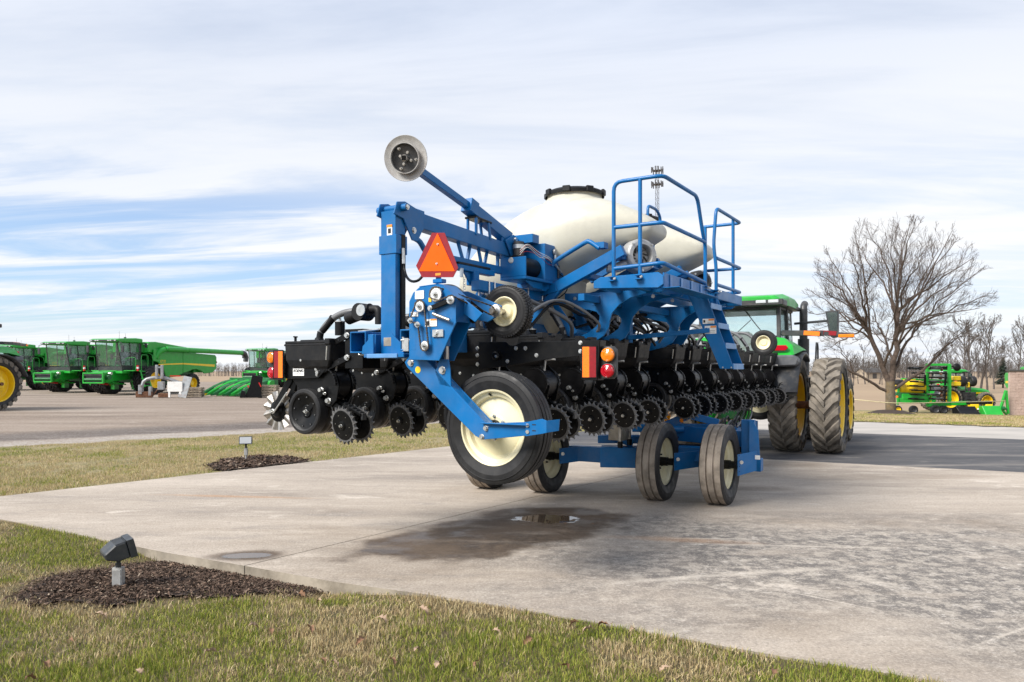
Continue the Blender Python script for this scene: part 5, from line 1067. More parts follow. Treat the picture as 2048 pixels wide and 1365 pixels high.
        # warning lamp arm and mirror
        e = MB(); e.bar((s*.84, -.05, 2.36), (s*1.65, -.15, 2.33), .05, .11, 'charcoal'); e.bar((s*1.65, -.15, 2.33), (s*2.18, -.22, 2.27), .05, .09, 'charcoal'); arm_ = e.build('lamp_arm', root, bevel=.01)
        for x0_, x1_, m_ in ((1.28, 1.58, 'orange_tape'), (1.58, 1.88, 'red_tape')): q = MB(); q.bar((s*x0_, -.145, 2.35), (s*x1_, -.205, 2.32), .02, .085, m_); q.build('reflector_strip', arm_)
        q = MB(); q.bx((min(s*1.92, s*2.20), -.27, 2.235), (max(s*1.92, s*2.20), -.20, 2.30), 'amber_lens'); q.build('turn_lamp', arm_, bevel=.01)
        e = MB(); e.bar((s*.86, 1.30, 2.62), (s*1.56, 1.25, 2.66), .05, .05, 'charcoal'); mr = e.build('mirror_arm', root, bevel=.008)
        q = MB(); q.prism([(s*1.50, 1.20, 2.86), (s*1.76, 1.20, 2.86), (s*1.76, 1.20, 2.32), (s*1.66, 1.20, 2.28), (s*1.58, 1.20, 2.34)], (0, .08, 0), 'charcoal'); q.prism([(s*1.53, 1.195, 2.83), (s*1.73, 1.195, 2.83), (s*1.73, 1.195, 2.36), (s*1.61, 1.195, 2.37)], (0, .004, 0), 'glass_dark'); q.build('mirror', mr, bevel=.01)
    b = MB(); b.cyl((1.0, 1.62, 1.6), (1.0, 1.62, 2.95), .085, 'charcoal', 18); b.tube([(1.0, 1.62, 2.9), (1.0, 1.66, 3.02), (1.0, 1.78, 3.08)], .075, 'charcoal', 14, 3); b.cyl((1.0, 1.62, 1.5), (1.0, 1.62, 2.3), .12, 'charcoal', 18); b.build('exhaust_stack', root)
    b = MB(); b.bx((.92, 1.15, .75), (1.30, 1.95, 1.45), 'charcoal'); b.tube([(1.32, 1.05, 1.4), (1.34, 1.05, 2.1), (1.34, 1.15, 2.18), (1.34, 1.3, 2.1), (1.34, 1.3, 1.4)], .018, 'charcoal', 8, 2)
    for k in range(4): b.bx((.98, 1.2, .42+.26*k), (1.36, 1.5, .45+.26*k), 'charcoal')
    b.build('cab_steps', root, bevel=.01)
    b = MB(); b.bar((-.35, -.35, .9), (-.35, -1.0, .62), .08, .12, 'green'); b.bar((.35, -.35, .9), (.35, -1.0, .62), .08, .12, 'green'); b.bx((-.12, -1.1, .50), (.12, -.4, .58), 'green'); b.bar((-.30, -.45, 1.5), (-.62, -.52, .85), .10, .14, 'green'); b.bar((.30, -.45, 1.5), (.62, -.52, .85), .10, .14, 'green'); b.bx((-.45, -.5, 1.15), (.45, -.3, 1.5), 'green'); b.build('rear_hitch', root, bevel=.01)
    return root
tractor((4.73, 15.58, 0), math.radians(30), 'green tractor with yellow-rimmed dual tyres, hitched in front of the blue planter')
# ------------------------------------------------------------------ combines and the clutter along the lot
def combine(loc, rz, label, number):
    """forward +y, right +x (so the unloading auger is at -x), origin under the front axle"""
    root = empty('combine_harvester', loc, rz); tag(root, label, 'combine', 'combines parked along the gravel lot')
    if 'cf' not in ME:
        ME['cf'] = lug_tyre(1.0, .52, .53, 20, .06, 'rubber_clean', 'rubber_clean', 36).mesh('tyre'); ME['cfr'] = dish_rim(.53, depth=.12, seg=28).mesh('rim'); ME['cr'] = lug_tyre(.72, .46, .38, 18, .05, 'rubber_clean', 'rubber_clean', 32).mesh('tyre'); ME['crr'] = dish_rim(.38, depth=.0, seg=28).mesh('rim')
    for s in (-1, 1):
        for x in (1.42, 2.02): o = child('front_wheel', ME['cf'], root, (s*x, 0, .985), (.4*x, 0, 0 if s > 0 else PI)); child('rim', ME['cfr'], o)
        o = child('rear_wheel', ME['cr'], root, (s*1.45, -4.7, .705), (.2, 0, 0 if s > 0 else PI)); child('rim', ME['crr'], o)
    b = MB(); b.bx((-1.15, -.25, .85), (1.15, .25, 1.35), 'green_dark'); b.bar((-1.4, -4.7, .75), (1.4, -4.7, .75), .2, .2, 'green_dark'); b.bx((-1.0, -5.6, 1.25), (1.0, .7, 2.4), 'green_dark'); b.build('chassis', root, bevel=.02)
    for s in (-1, 1):     # big side shields, front and rear
        x = s*1.62
        for nm, q in (('front_side_panel', [(-.55, 3.12), (-3.55, 3.0), (-3.55, 1.45), (-3.0, 1.22), (-2.2, 1.15), (-1.75, 1.25), (-1.45, 1.95), (-.9, 2.25), (-.55, 2.3)]), ('rear_side_panel', [(-3.58, 3.0), (-7.3, 2.86), (-7.48, 2.70), (-7.45, 1.80), (-7.0, 1.5), (-6.0, 1.42), (-5.6, 1.62), (-5.1, 1.74), (-4.6, 1.72), (-4.1, 1.55), (-3.58, 1.46)])):
            b = MB(); b.prism([(x, y, z) for y, z in q], (-s*.10, 0, 0), 'green'); p = b.build(nm, root, bevel=.03)
            if nm[0] == 'f':
                st = MB(); st.prism([(x, -1.0, 2.10), (x, -3.55, 2.20), (x, -3.55, 2.10), (x, -1.0, 2.03)], (s*.006, 0, 0), 'yellow'); st.text(number, (x+s*.004, -1.45, 2.28), (0, s, 0), (0, 0, 1), .28, 'yellow', .1, .002); st.build('stripe', p)
            else:
                st = MB(); st.prism([(x, -3.58, 2.20), (x, -7.2, 2.12), (x, -7.2, 1.94), (x, -3.58, 2.10)], (s*.006, 0, 0), 'yellow'); st.build('stripe', p)
                l = MB(); l.lathe((x-s*.05, -7.42, 2.3), (0, -1, 0), [(.09, 0), (.09, .06), (0, .07)], 'red_lens', 16); l.build('tail_lamp', p)
    b = MB(); b.prism([(-1.5, -.2, 2.9), (-1.5, -.2, 3.62), (-1.5, -.9, 3.66), (-1.5, -4.3, 3.35), (-1.5, -4.5, 2.75)], (3.0, 0, 0), 'green'); b.bx((-1.2, -5.6, 2.4), (1.2, -4.3, 3.1), 'green_dark'); b.bx((-1.3, -7.2, 1.5), (1.3, -5.2, 2.45), 'green'); gt_ = b.build('grain_tank', root, bevel=.04)
    b = MB(); b.bx((-1.40, -.19, 3.22), (-1.20, -.17, 3.55), 'charcoal'); b.bx((-1.46, -.19, 3.42), (-1.42, -.165, 3.5), 'lamp_glass'); b.bx((-1.16, -.19, 3.42), (-1.10, -.165, 3.5), 'lamp_glass'); b.build('tank_lamps', gt_)
    # cab
    cx, y0, y1, zb, zt_ = .95, .0, 1.85, 1.95, 3.52
    b = MB()
    for s in (-1, 1):
        b.bar((s*cx, y1-.15, zb), (s*(cx-.08), y1+.12, zt_), .06, .06, 'charcoal'); b.bar((s*cx, y0, zb), (s*cx, y0, zt_), .12, .12, 'charcoal'); b.bar((s*(cx+.02), .85, zb), (s*cx, .95, zt_), .06, .06, 'charcoal'); b.bar((s*cx, y0, zb), (s*cx, y1-.15, zb), .08, .08, 'charcoal')
    b.bx((-cx, y0, 1.62), (cx, y1-.2, 1.93), 'charcoal'); b.bx((-cx+.1, y0-.05, zb), (cx-.1, y0, zb+.4), 'charcoal'); cab = b.build('cab_frame', root, bevel=.01)
    g = MB(); g.prism([(-cx+.04, y1-.15, zb+.02), (cx-.04, y1-.15, zb+.02), (cx-.12, y1+.12, zt_-.02), (-cx+.12, y1+.12, zt_-.02)], (0, .01, 0), 'glass_dark'); g.build('windscreen', cab)
    for s in (-1, 1): g = MB(); g.prism([(s*cx, y0+.08, zb+.05), (s*cx, y1-.2, zb+.05), (s*(cx-.06), y1+.05, zt_-.03), (s*cx, y0+.08, zt_-.03)], (s*.01, 0, 0), 'glass_dark'); g.build('door_window', cab)
    b = MB(); b.bx((-.3, .4, 2.1), (.3, .9, 2.3), 'charcoal'); b.bx((-.28, .35, 2.25), (.28, .5, 2.95), 'charcoal'); b.cyl((0, 1.2, 1.95), (0, 1.05, 2.6), .05, 'charcoal'); b.bx((-.25, 1.0, 2.55), (.25, 1.12, 2.62), 'charcoal'); b.bx((.4, .9, 2.4), (.65, .95, 2.75), 'ink'); b.build('driver_seat', cab, bevel=.03)
    b = MB(); b.prism([(-1.12, -.1, 3.53), (-1.12, 2.0, 3.53), (-1.12, 2.25, 3.60), (-1.12, 2.25, 3.70), (-1.12, 2.0, 3.78), (-1.12, .5, 3.86), (-1.12, -.1, 3.82)], (2.24, 0, 0), 'green'); roof = b.build('cab_roof', root, bevel=.05)
    b = MB(); b.bx((-1.08, 2.24, 3.59), (1.08, 2.27, 3.70), 'charcoal'); b.build('lamp_bar', roof, bevel=.01)
    for x in (-.95, -.6, -.42, .42, .6, .95): l = MB(); l.bx((x-.07, 2.265, 3.61), (x+.07, 2.285, 3.68), 'lamp_glass'); l.build('work_lamp', roof, bevel=.01)
    b = MB(); b.cyl((.3, .5, 3.84), (.3, .5, 4.35), .008, 'charcoal', 6); b.cyl((-.2, .5, 3.84), (-.2, .5, 4.2), .008, 'charcoal', 6); b.cyl((.0, .3, 3.84), (.0, .3, 3.95), .08, 'charcoal', 12); b.build('antenna', roof)
    for s in (-1, 1):
        b = MB(); b.tube([(s*1.05, 2.1, 3.58), (s*1.35, 2.15, 3.5), (s*1.40, 2.1, 3.3)], .02, 'charcoal', 6); m_ = b.build('mirror_arm', root); b = MB(); b.bx((s*1.40-.12, 2.05, 2.85), (s*1.40+.12, 2.13, 3.32), 'charcoal'); b.build('mirror', m_, bevel=.03)
    # platform, ladder, extinguisher
    b = MB(); b.bx((-1.85, .2, 1.60), (-.95, 1.55, 1.66), 'green'); b.bx((.95, .2, 1.60), (1.7, 1.5, 1.66), 'green'); b.bx((-1.2, 1.2, 1.45), (1.2, 1.9, 1.62), 'green'); pf_ = b.build('cab_platform', root, bevel=.015)
    b = MB()
    for q in ([(-1.85, .3, 1.65), (-1.85, .3, 2.6), (-1.85, .6, 2.7), (-1.85, .9, 2.6), (-1.85, .9, 1.65)], [(-1.0, -.2, 2.9), (-1.7, -.3, 2.7), (-1.72, -.3, 1.7)], [(-1.85, 1.45, 1.65), (-1.85, 1.45, 2.45), (-1.4, 1.5, 2.5), (-1.05, 1.5, 2.4)]): b.tube(q, .02, 'green', 6, 3)
    b.build('hand_rail', pf_)
    b = MB()
    for y in (.55, 1.15): b.bar((-2.35, y, .55), (-2.0, y, 1.62), .04, .10, 'green')
    for k in range(5): z = .6+.24*k; b.bx((-2.40+.08*k, .55, z), (-2.2+.08*k, 1.15, z+.04), 'green')
    b.build('ladder', root, bevel=.01)
    b = MB(); b.cyl((-1.95, 1.35, 1.62), (-1.95, 1.35, 2.0), .075, 'red', 14); b.cyl((-1.95, 1.35, 2.0), (-1.95, 1.35, 2.08), .03, 'charcoal', 8); b.lathe((-1.95, 1.35, 1.76), (0, 0, 1), [(.076, 0), (.078, .01), (.078, .12), (.076, .13)], 'decal', 14); b.build('fire_extinguisher', root)
    # feeder house with dark mouth
    b = MB(); vs = []
    for y, z0, z1, hw in ((.5, 1.05, 1.85, .62), (1.7, .95, 1.65, .62), (2.7, .85, 1.50, .66), (3.05, .80, 1.48, .75)): vs += [(-hw, y, z0), (-hw, y, z1), (hw, y, z1), (hw, y, z0)]
    b.add(vs, [(j*4+i, j*4+(i+1) % 4, (j+1)*4+(i+1) % 4, (j+1)*4+i) for j in range(3) for i in range(4)], 'green'); b.sqtube((0, 3.0, 1.15), (0, 3.14, 1.15), 1.62, .72, .09, 'green'); fh = b.build('feeder_house', root, bevel=.015)
    b = MB(); b.bx((-.72, 3.0, .84), (.72, 3.03, 1.46), 'ink'); b.cyl((-.7, 3.05, 1.05), (.7, 3.05, 1.05), .09, 'green_dark', 12); b.bx((-.72, 3.04, 1.32), (.72, 3.10, 1.46), 'charcoal'); b.build('feeder_mouth', fh)
    b = MB(); b.cyl((-.95, 2.7, 1.2), (-.72, 2.7, 1.2), .16, 'green_dark', 16); b.cyl((-.9, 2.5, 1.45), (-.7, 2.5, 1.45), .1, 'zinc', 12); b.build('feeder_drive', fh); b = MB(); b.box((-.85, .26, 1.2), (.3, .03, .2), 'decal'); b.box((-.78, .27, 1.22), (.12, .03, .12), 'red'); b.build('warning_decal', fh)
    b = MB(); b.cyl((-.5, .8, .70), (-.45, 2.5, .88), .05, 'green', 10); b.cyl((.35, .8, .70), (.42, 2.5, .88), .05, 'green', 10); b.cyl((.2, 1.6, .72), (.45, 2.2, .82), .07, 'red', 10); b.bx((-1.0, .1, .35), (-.7, .5, .95), 'green'); b.bx((.7, .1, .35), (1.0, .5, .95), 'green'); b.build('lift_cylinder', root)
    # unloading auger folded back along the left side
    b = MB(); b.tube([(-1.5, -.9, 2.5), (-1.62, -1.1, 2.95), (-1.75, -1.6, 3.14), (-1.78, -2.4, 3.16), (-1.78, -10.6, 3.10)], .185, 'green', 18, 4)
    for y in (-3.9, -6.2): b.lathe((-1.78, y, 3.15), (0, 1, 0), [(.185, 0), (.205, .01), (.205, .05), (.185, .06)], 'green', 18)
    au = b.build('unloading_auger', root); b = MB(); b.tube([(-1.78, -10.5, 3.10), (-1.78, -10.9, 3.05), (-1.78, -11.1, 2.75), (-1.78, -11.05, 2.4)], .2, 'charcoal', 14, 3); b.build('spout', au)
    return root
RZC = PI-.2527
combine((-26.6, 52, -.03), RZC, 'green combine nearest the stack of grey parts, its long unloading auger swung back', 'S770')
combine((-33.2, 57.3, -.03), RZC, 'green combine in the middle of the row of three at left', 'S760')
combine((-41.6, 64, -.03), RZC, 'green combine farthest left, half hidden behind the big yellow wheel', 'S760')
combine((-24.4, 75, -.03), RZC, 'green combine standing behind the corn head, cut off by the planter', 'S760')
t2 = tractor((-22.38, 31.1, -.03), math.radians(-164.3), 'green tractor cut off by the left edge, showing one big yellow wheel', duals=False); t2.scale = (1.18, 1.18, 1.18)
b = MB(); b.cyl((-1.30, 0, .92), (-1.05, 0, .92), .13, 'yellow', 20); b.cyl((-1.36, 0, .92), (-1.3, 0, .92), .06, 'rust', 14); b.lathe((-1.12, 0, .92), (-1, 0, 0), [(.30, -.05), (.28, .02), (.16, .06), (0, .06)], 'yellow', 28)
for k in range(10): a = k*PI/5; b.bolt((-1.16, .2*math.cos(a), .92+.2*math.sin(a)), (-1, 0, 0), .02, .03, 'yellow')
b.build('wheel_hub', t2)
# corn head resting on the gravel
ch = empty('corn_head', gnd(470, 792), PI-.62); tag(ch, 'green corn head with pointed snouts resting on the gravel', 'corn head')
b = MB(); b.bx((-2.4, -1.5, .35), (2.4, -1.2, 1.15), 'green_dark'); b.cyl((-2.4, -1.05, .75), (2.4, -1.05, .75), .22, 'green', 16); b.bx((-2.4, -1.25, .25), (2.4, .0, .38), 'green_dark'); b.build('frame', ch, bevel=.02)
for k in range(7):
    x = -2.0+k*.63; b = MB(); S = [(-.9, .22, .55, 1.05), (-.3, .20, .42, .92), (.35, .16, .22, .66), (.95, .09, .08, .36), (1.35, .015, .03, .10)]; vs = []
    for y, hw, z0, z1 in S: vs += [(x-hw, y, z0), (x-hw*.7, y, z1-.08), (x, y, z1), (x+hw*.7, y, z1-.08), (x+hw, y, z0)]
    b.add(vs, [(j*5+i, j*5+(i+1) % 5, (j+1)*5+(i+1) % 5, (j+1)*5+i) for j in range(4) for i in range(5)], 'green' if k % 2 else 'green_dark'); sn = b.build('snout', ch)
    b = MB(); b.prism([(x-.03, 1.15, .05), (x+.03, 1.15, .05), (x, 1.40, .04)], (0, 0, .12), 'yellow' if k in (5, 6) else 'green_dark'); b.build('snout_tip', sn)
    if k < 6: b = MB(); b.bx((x+.24, -.9, .42), (x+.39, .5, .50), 'steel'); b.tube([(x+.31, -.7, .55), (x+.31, -.2, .75), (x+.36, .2, .62), (x+.31, .5, .5)], .025, 'pallet_wood' if k % 2 else 'steel', 6, 3); b.build('row_unit', ch)
# grey loader frame, boards, pallets, black attachment
gl = empty('grey_loader', gnd(318, 795), .25); tag(gl, 'weathered grey steel loader mast with rusty brackets on the gravel', 'loader')
b = MB(); b.tube([(-1.0, 0, .35), (-.85, 0, .95), (-.45, 0, 1.15), (.2, .1, 1.18), (.8, .1, 1.0), (1.15, .1, .85)], .10, 'grey_metal', 8, 2); b.bx((-.2, -.1, 1.1), (-.06, .1, 1.95), 'grey_metal'); b.bx((.10, -.1, 1.1), (.24, .1, 1.95), 'grey_metal'); b.bx((-.2, -.08, 1.75), (.24, .08, 1.85), 'grey_metal'); b.build('mast', gl, bevel=.02)
b = MB(); b.bx((-1.25, -.2, .0), (-.35, .2, .35), 'rust'); b.bx((-1.1, -.25, .2), (-.9, .25, .75), 'grey_metal'); b.bx((-.55, -.22, .1), (-.4, .22, .65), 'grey_metal'); b.bar((-.3, -.1, .1), (.2, -.1, .9), .06, .06, 'rust'); b.bx((0, -.3, .0), (.6, .3, .25), 'rust'); b.bx((-.05, -.2, .45), (.3, .2, .95), 'grey_metal'); b.build('bracket', gl, bevel=.02)
b = MB(); b.cyl((1.3, -.05, .5), (1.3, .1, .5), .13, 'red', 16); b.bx((.6, 0, 1.25), (1.2, .1, 1.32), 'red'); b.build('red_fitting', gl)
o = MB(); o.bx((-.55, 0, .35), (.35, .06, .95), 'white_paint'); o.bx((-.5, 0, 0), (-.38, .06, .35), 'white_paint'); o.bx((.15, 0, 0), (.27, .06, .35), 'white_paint'); q = o.build('stand_board', None, bevel=.01); q.location = gnd(353, 795.5); tag(q, 'whitewashed wooden stand board leaning in front of the grey loader', 'board')
o = MB(); o.bar((0, 0, 0), (.28, .2, 1.25), .5, .05, 'grey_metal'); q = o.build('metal_panel', None, bevel=.01); q.location = gnd(364, 795.5); tag(q, 'pale grey metal panel leaning beside the pallets', 'panel')
def pallet(loc, rz, label, n):
    r = empty('pallet_stack' if n > 1 else 'pallet', loc, rz); tag(r, label, 'pallet', 'wooden pallets on the gravel')
    for k in range(n):
        z = .15*k
        for j in range(6): d = MB(); d.bx((-.55+.19*j, -.5, z+.11), (-.42+.19*j, .5, z+.13), 'pallet_wood'); d.build('plank', r)
        for y in (-.48, 0, .42): d = MB(); d.bx((-.56, y, z+.02), (.58, y+.07, z+.105), 'pallet_wood'); d.build('stringer', r)
        for x in (-.5, 0, .5): d = MB(); d.bx((x-.06, -.5, z), (x+.06, .5, z+.018), 'pallet_wood'); d.build('bottom_board', r)
pallet(gnd(386, 794), .2, 'stack of grey wooden pallets in front of the yellow rear wheel', 4); pallet(gnd(536, 795), .1, 'stack of grey wooden pallets beside the black attachment', 5)
at_ = empty('loader_attachment', gnd(508, 796), .2); tag(at_, 'black steel quick-attach plate with red tabs standing on the gravel', 'attachment')
b = MB(); b.prism([(-.55, 0, .0), (.45, 0, .0), (.40, 0, .5), (.50, 0, 1.25), (-.1, 0, 1.35), (-.25, 0, .7)], (0, .12, 0), 'black'); b.prism([(-.8, -.1, .0), (-.45, -.1, .0), (-.5, -.1, .4), (-.7, -.1, .45)], (0, .3, 0), 'black'); b.build('plate', at_, bevel=.015)
b = MB(); b.bar((.28, -.02, .9), (.40, -.02, .65), .05, .06, 'red'); b.bar((-.35, -.02, .75), (-.3, -.02, .6), .05, .06, 'red'); b.build('tab', at_)
# ------------------------------------------------------------------ right side: implements, block wall, rope
def gR(px, Y): X = Y*(px-1024)/FPX; return Vector((X, Y, H(X, Y)))
ig = gR(1855, 53); im = empty('seed_drill', ig, -.06); tag(im, 'green folded seed drill with yellow tank parked behind the bare tree', 'seed drill')
k_ = 53/FPX
def ip(px, py, dy=0.0): Y = 53+dy; return Vector(((px-1024)/FPX*Y-ig.x, dy, EYE+Y*(HZ-py)/FPX-ig.z))
b = MB()
for px in (1855, 1897): b.bar(ip(px, 812), ip(px, 729), .22, .20, 'green', up=(0, 1, 0))
b.bar(ip(1853, 730), ip(1899, 730), .16, .16, 'green'); b.bar(ip(1853, 810), ip(1935, 806), .2, .28, 'green'); b.bar(ip(1800, 801), ip(1853, 803), .3, .30, 'green'); b.bar(ip(1793, 790), ip(1850, 792), .2, .35, 'green_dark'); b.bar(ip(1802, 760, 1), ip(1902, 764, 1), .2, .25, 'green'); b.bar(ip(1797, 810), ip(1799, 775), .15, .12, 'green'); b.bar(ip(1895, 772, -.3), ip(1880, 774, -.3), .1, .12, 'green'); b.build('frame', im, bevel=.02)
b = MB(); c = ip(1823, 776, .4)
b.lathe(c-V(1.0, 0, 0), (1, 0, 0), [(0, -.05), (.30, -.03), (.46, .15), (.52, .5), (.54, 1.0), (.52, 1.5), (.46, 1.85), (.28, 2.05), (0, 2.08)], 'yellow', 24); b.bx((c.x-.6, c.y-.2, c.z+.4), (c.x+.2, c.y+.2, c.z+.58), 'yellow'); tk = b.build('seed_tank', im)
b = MB(); b.bx((c.x-.9, c.y-.55, c.z-.9), (c.x+1.0, c.y+.4, c.z-.42), 'green'); b.build('tank_base', im, bevel=.05)
rr = random.Random(5)
for row in range(8):
    b = MB(); y_ = 738+row*8.6
    p, q = ip(1824+rr.uniform(-8, 4), y_, -.5), ip(1850, y_+1, -.5); b.bar(p, q, .07, .09, 'black'); e = ip(1832+rr.uniform(-4, 4), y_-1, -.6); b.lathe(e, (0, 0, 1), [(.0, .05), (.28, .03), (.30, 0), (.28, -.03), (0, -.05)], 'black', 16); b.build('row_opener', im)
    b = MB(); p, q = ip(1858, y_, -.4), ip(1894, y_+1, -.4); b.bar(p, q, .08, .10, 'black'); e = ip(1868+rr.uniform(-4, 8), y_-1, -.5); b.lathe(e, (0, 0, 1), [(.0, .06), (.34, .03), (.36, 0), (.34, -.03), (0, -.06)], 'charcoal', 16); b.cyl(ip(1880+rr.uniform(-4, 4), y_, -.5), ip(1884, y_+3, -.6), .08, 'rust', 8); b.build('row_opener', im)
b = MB(); b.bar(ip(1816, 737, .2), ip(1895, 736, .2), .3, .18, 'black'); b.bar(ip(1890, 745), ip(1888, 805), .1, .12, 'black', up=(0, 1, 0)); b.bar(ip(1850, 750), ip(1848, 802), .1, .12, 'black', up=(0, 1, 0)); b.tube([ip(1895, 734), ip(1908, 733), ip(1912, 736)], .05, 'black', 6); b.sphere(ip(1912, 735), .28, 'black', 10, 6, (1, .4, 1)); b.build('folded_wing', im)
for px, r_, m_ in ((1797, .30, 'yellow'), (1828, .30, 'charcoal'), (1870, .33, 'charcoal'), (1886, .30, 'charcoal')):
    w_ = MB(); c = ip(px, 0, -.2); c.z = r_; w_.lathe(c, (0, -1, 0), [(r_*.55, -.15), (r_*.9, -.14), (r_, -.08), (r_, .08), (r_*.9, .14), (r_*.62, .15)], 'rubber_clean', 24); w_.lathe(c, (0, -1, 0), [(r_*.64, .13), (r_*.5, .08), (.06, .06), (0, .1)], m_, 20); w_.build('wheel', im)
w_ = MB(); c = ip(1798, 765, -.2); w_.lathe(c, (0, 0, 1), [(0, -.2), (.3, -.18), (.42, -.1), (.42, .1), (.3, .18), (0, .2)], 'rubber_clean', 20); w_.build('wheel', im)
for px in (1908,): 
    for dz, m_ in ((757, 'yellow'), (768, 'yellow')): q = MB(); c = ip(px, dz, .8); q.box(tuple(c), (.48, .6, .32), m_); q.build('seed_box', im, bevel=.06)
for px in (1920, 1939): w_ = MB(); c = ip(px, 763, 1.0); w_.lathe(c, (1, 0, 0), [(.2, -.16), (.34, -.18), (.38, -.1), (.38, .1), (.34, .18), (.2, .16), (0, .1)], 'rubber_clean', 22); w_.lathe(c, (-1, 0, 0), [(.21, .15), (0, .1)], 'charcoal', 14); w_.build('folded_wheel', im)
q = MB(); q.box(tuple(ip(1931, 770, 1.0)), (.12, .4, .4), 'yellow'); q.build('seed_box', im, bevel=.05)
b = MB(); b.lathe(ip(1796, 794, -.3), (0, -1, 0), [(.08, 0), (.08, .05), (0, .06)], 'orange_tape', 12); b.build('marker_lamp', im)
g = gR(1880, 57); tr = tractor((g.x, g.y, g.z), math.radians(83), 'green tractor seen side-on behind the folded seed drill', duals=False)
# buckets and loader parts in front of the wall
g = gR(1935, 51); bk = empty('loader_bucket', g, .15); tag(bk, 'black steel loader bucket lying on the grass', 'bucket')
b = MB(); b.prism([(-.75, -.5, .0), (-.75, .5, .0), (-.75, .55, .5), (-.75, .15, .62), (-.75, -.1, .35)], (1.45, 0, 0), 'black'); b.build('shell', bk, bevel=.02)
b = MB()
for x in (-.74, .70): b.bx((x-.03, -.55, 0), (x+.03, .5, .08), 'steel'); 
b.box((.72, -.1, .45), (.04, .1, .1), 'decal'); b.bx((-.75, -.62, 0), (.7, -.5, .03), 'steel'); b.build('cutting_edge', bk)
g = gR(1985, 51); lk_ = empty('front_loader', g, 0); tag(lk_, 'green front loader with green bucket beside the block wall', 'loader')
b = MB(); b.prism([(-.65, -.4, 0), (-.65, .4, 0), (-.65, .5, .62), (-.65, .1, .66)], (1.2, 0, 0), 'green'); b.build('bucket', lk_, bevel=.03)
b = MB(); b.bar((.45, 0, .15), (1.05, .2, 1.7), .14, .18, 'green'); b.bar((1.05, .2, 1.7), (1.2, .2, .1), .14, .16, 'green'); b.bar((.5, .1, .6), (1.2, .2, .4), .12, .14, 'green_dark'); b.bar((.7, 0, .35), (1.1, .2, .05), .12, .12, 'green'); b.cyl((.6, 0, .5), (.8, 0, .5), .14, 'green_dark', 12); b.build('boom', lk_, bevel=.02)
b = MB(); b.bx((-1.2, .6, .72), (.4, 1.0, .95), 'black'); b.bx((-1.15, .5, .35), (-.6, .9, .75), 'yellow'); b.bx((-.1, .5, .35), (.35, .9, .75), 'yellow'); b.bx((-.61, .4, .3), (-.09, .9, .6), 'green'); b.build('mounting_frame', lk_, bevel=.02)
# block wall: split-face blocks, dark coping
def f_block(t, pos):
    n = t.noise(pos, 5, 6, .7); c = t.ramp(t.noise(pos, 1.5, 5, .6), [(.3, (.40, .29, .24)), (.7, (.52, .39, .33))]); c = t.mix(t.m('MULTIPLY', t.rng(n, .4, .7), .35), c, (.28, .2, .165)); return c, .95, t.bump(n, .9, .04)
ground_mat('block', f_block)
g = gR(2020, 51.5); bw = empty('block_wall', (g.x, g.y, g.z), -.04); tag(bw, 'pinkish split-face block wall corner at the right edge', 'wall')
b = MB(); b.bx((.03, .03, -.4), (14, .26, 3.0), 'block'); b.build('core', bw)
bm = MB(); bm.bx((0, 0, 0), (.39, .06, .19), 'block'); blk = bm.mesh('block'); bs = MB(); bs.bx((0, 0, 0), (.06, .39, .19), 'block'); blk2 = bs.mesh('block'); rr = random.Random(9)
for j in range(15):
    for i in range(5): child('block', blk, bw, (-.02+.40*i-(.2 if j % 2 and i else 0), rr.uniform(-.025, -.005), .005+.20*j))
b = MB(); b.bx((-.08, -.08, 3.0), (14, .36, 3.14), 'coping'); b.build('coping', bw, bevel=.015)
g = gR(2062, 60); combine((g.x+2.6, g.y, g.z), RZC, 'green combine behind the block wall, only its dark roof showing', 'S760')
# rope line strung past the tree
b = MB(); pts = [gR(1640, 34)+V(0, 0, .55), gR(1700, 33)+V(0, 0, .62), gR(1788, 32.6)+V(0, 0, .50), gR(1890, 34)+V(0, 0, .58), gR(2010, 37)+V(0, 0, .75)]; b.tube(pts, .022, 'rope', 6, 6); o = b.build('rope_barrier'); tag(o, 'yellowish rope strung low from the tree across the lawn', 'rope')
# ------------------------------------------------------------------ bare trees
def branch(rr, p, d, L, nseg, wobble, lift):
    P = [p.copy()]; d = d.normalized()
    for i in range(nseg):
        d = (d+Vector((rr.gauss(0, wobble), rr.gauss(0, wobble), rr.gauss(0, wobble)+lift))).normalized(); P.append(P[-1]+d*(L/nseg))
    return P
def taper(mb, P, r0, r1, m, n):
    N = len(P); vs = []; up = None
    for i in range(N):
        d = (P[min(i+1, N-1)]-P[max(i-1, 0)]).normalized()
        if up is None: up = d.cross(Z3 if abs(d.z) < .9 else Vector((1, 0, 0))).normalized()
        else: up = (up-d*up.dot(d)).normalized()
        bb = d.cross(up); r = r0+(r1-r0)*i/(N-1)
        for k in range(n): a = 2*PI*k/n; vs.append(P[i]+(up*math.cos(a)+bb*math.sin(a))*r)
    mb.add(vs, [(i*n+k, i*n+(k+1) % n, (i+1)*n+(k+1) % n, (i+1)*n+k) for i in range(N-1) for k in range(n)], m, True)
def along(P, t):
    x = t*(len(P)-1); i = min(int(x), len(P)-2); f = x-i; return P[i].lerp(P[i+1], f), (P[i+1]-P[i]).normalized()
def spread(rr, d, ang):
    a, s, u = frame(d); th = rr.uniform(0, 2*PI); return (a*math.cos(ang)+(s*math.cos(th)+u*math.sin(th))*math.sin(ang)).normalized()
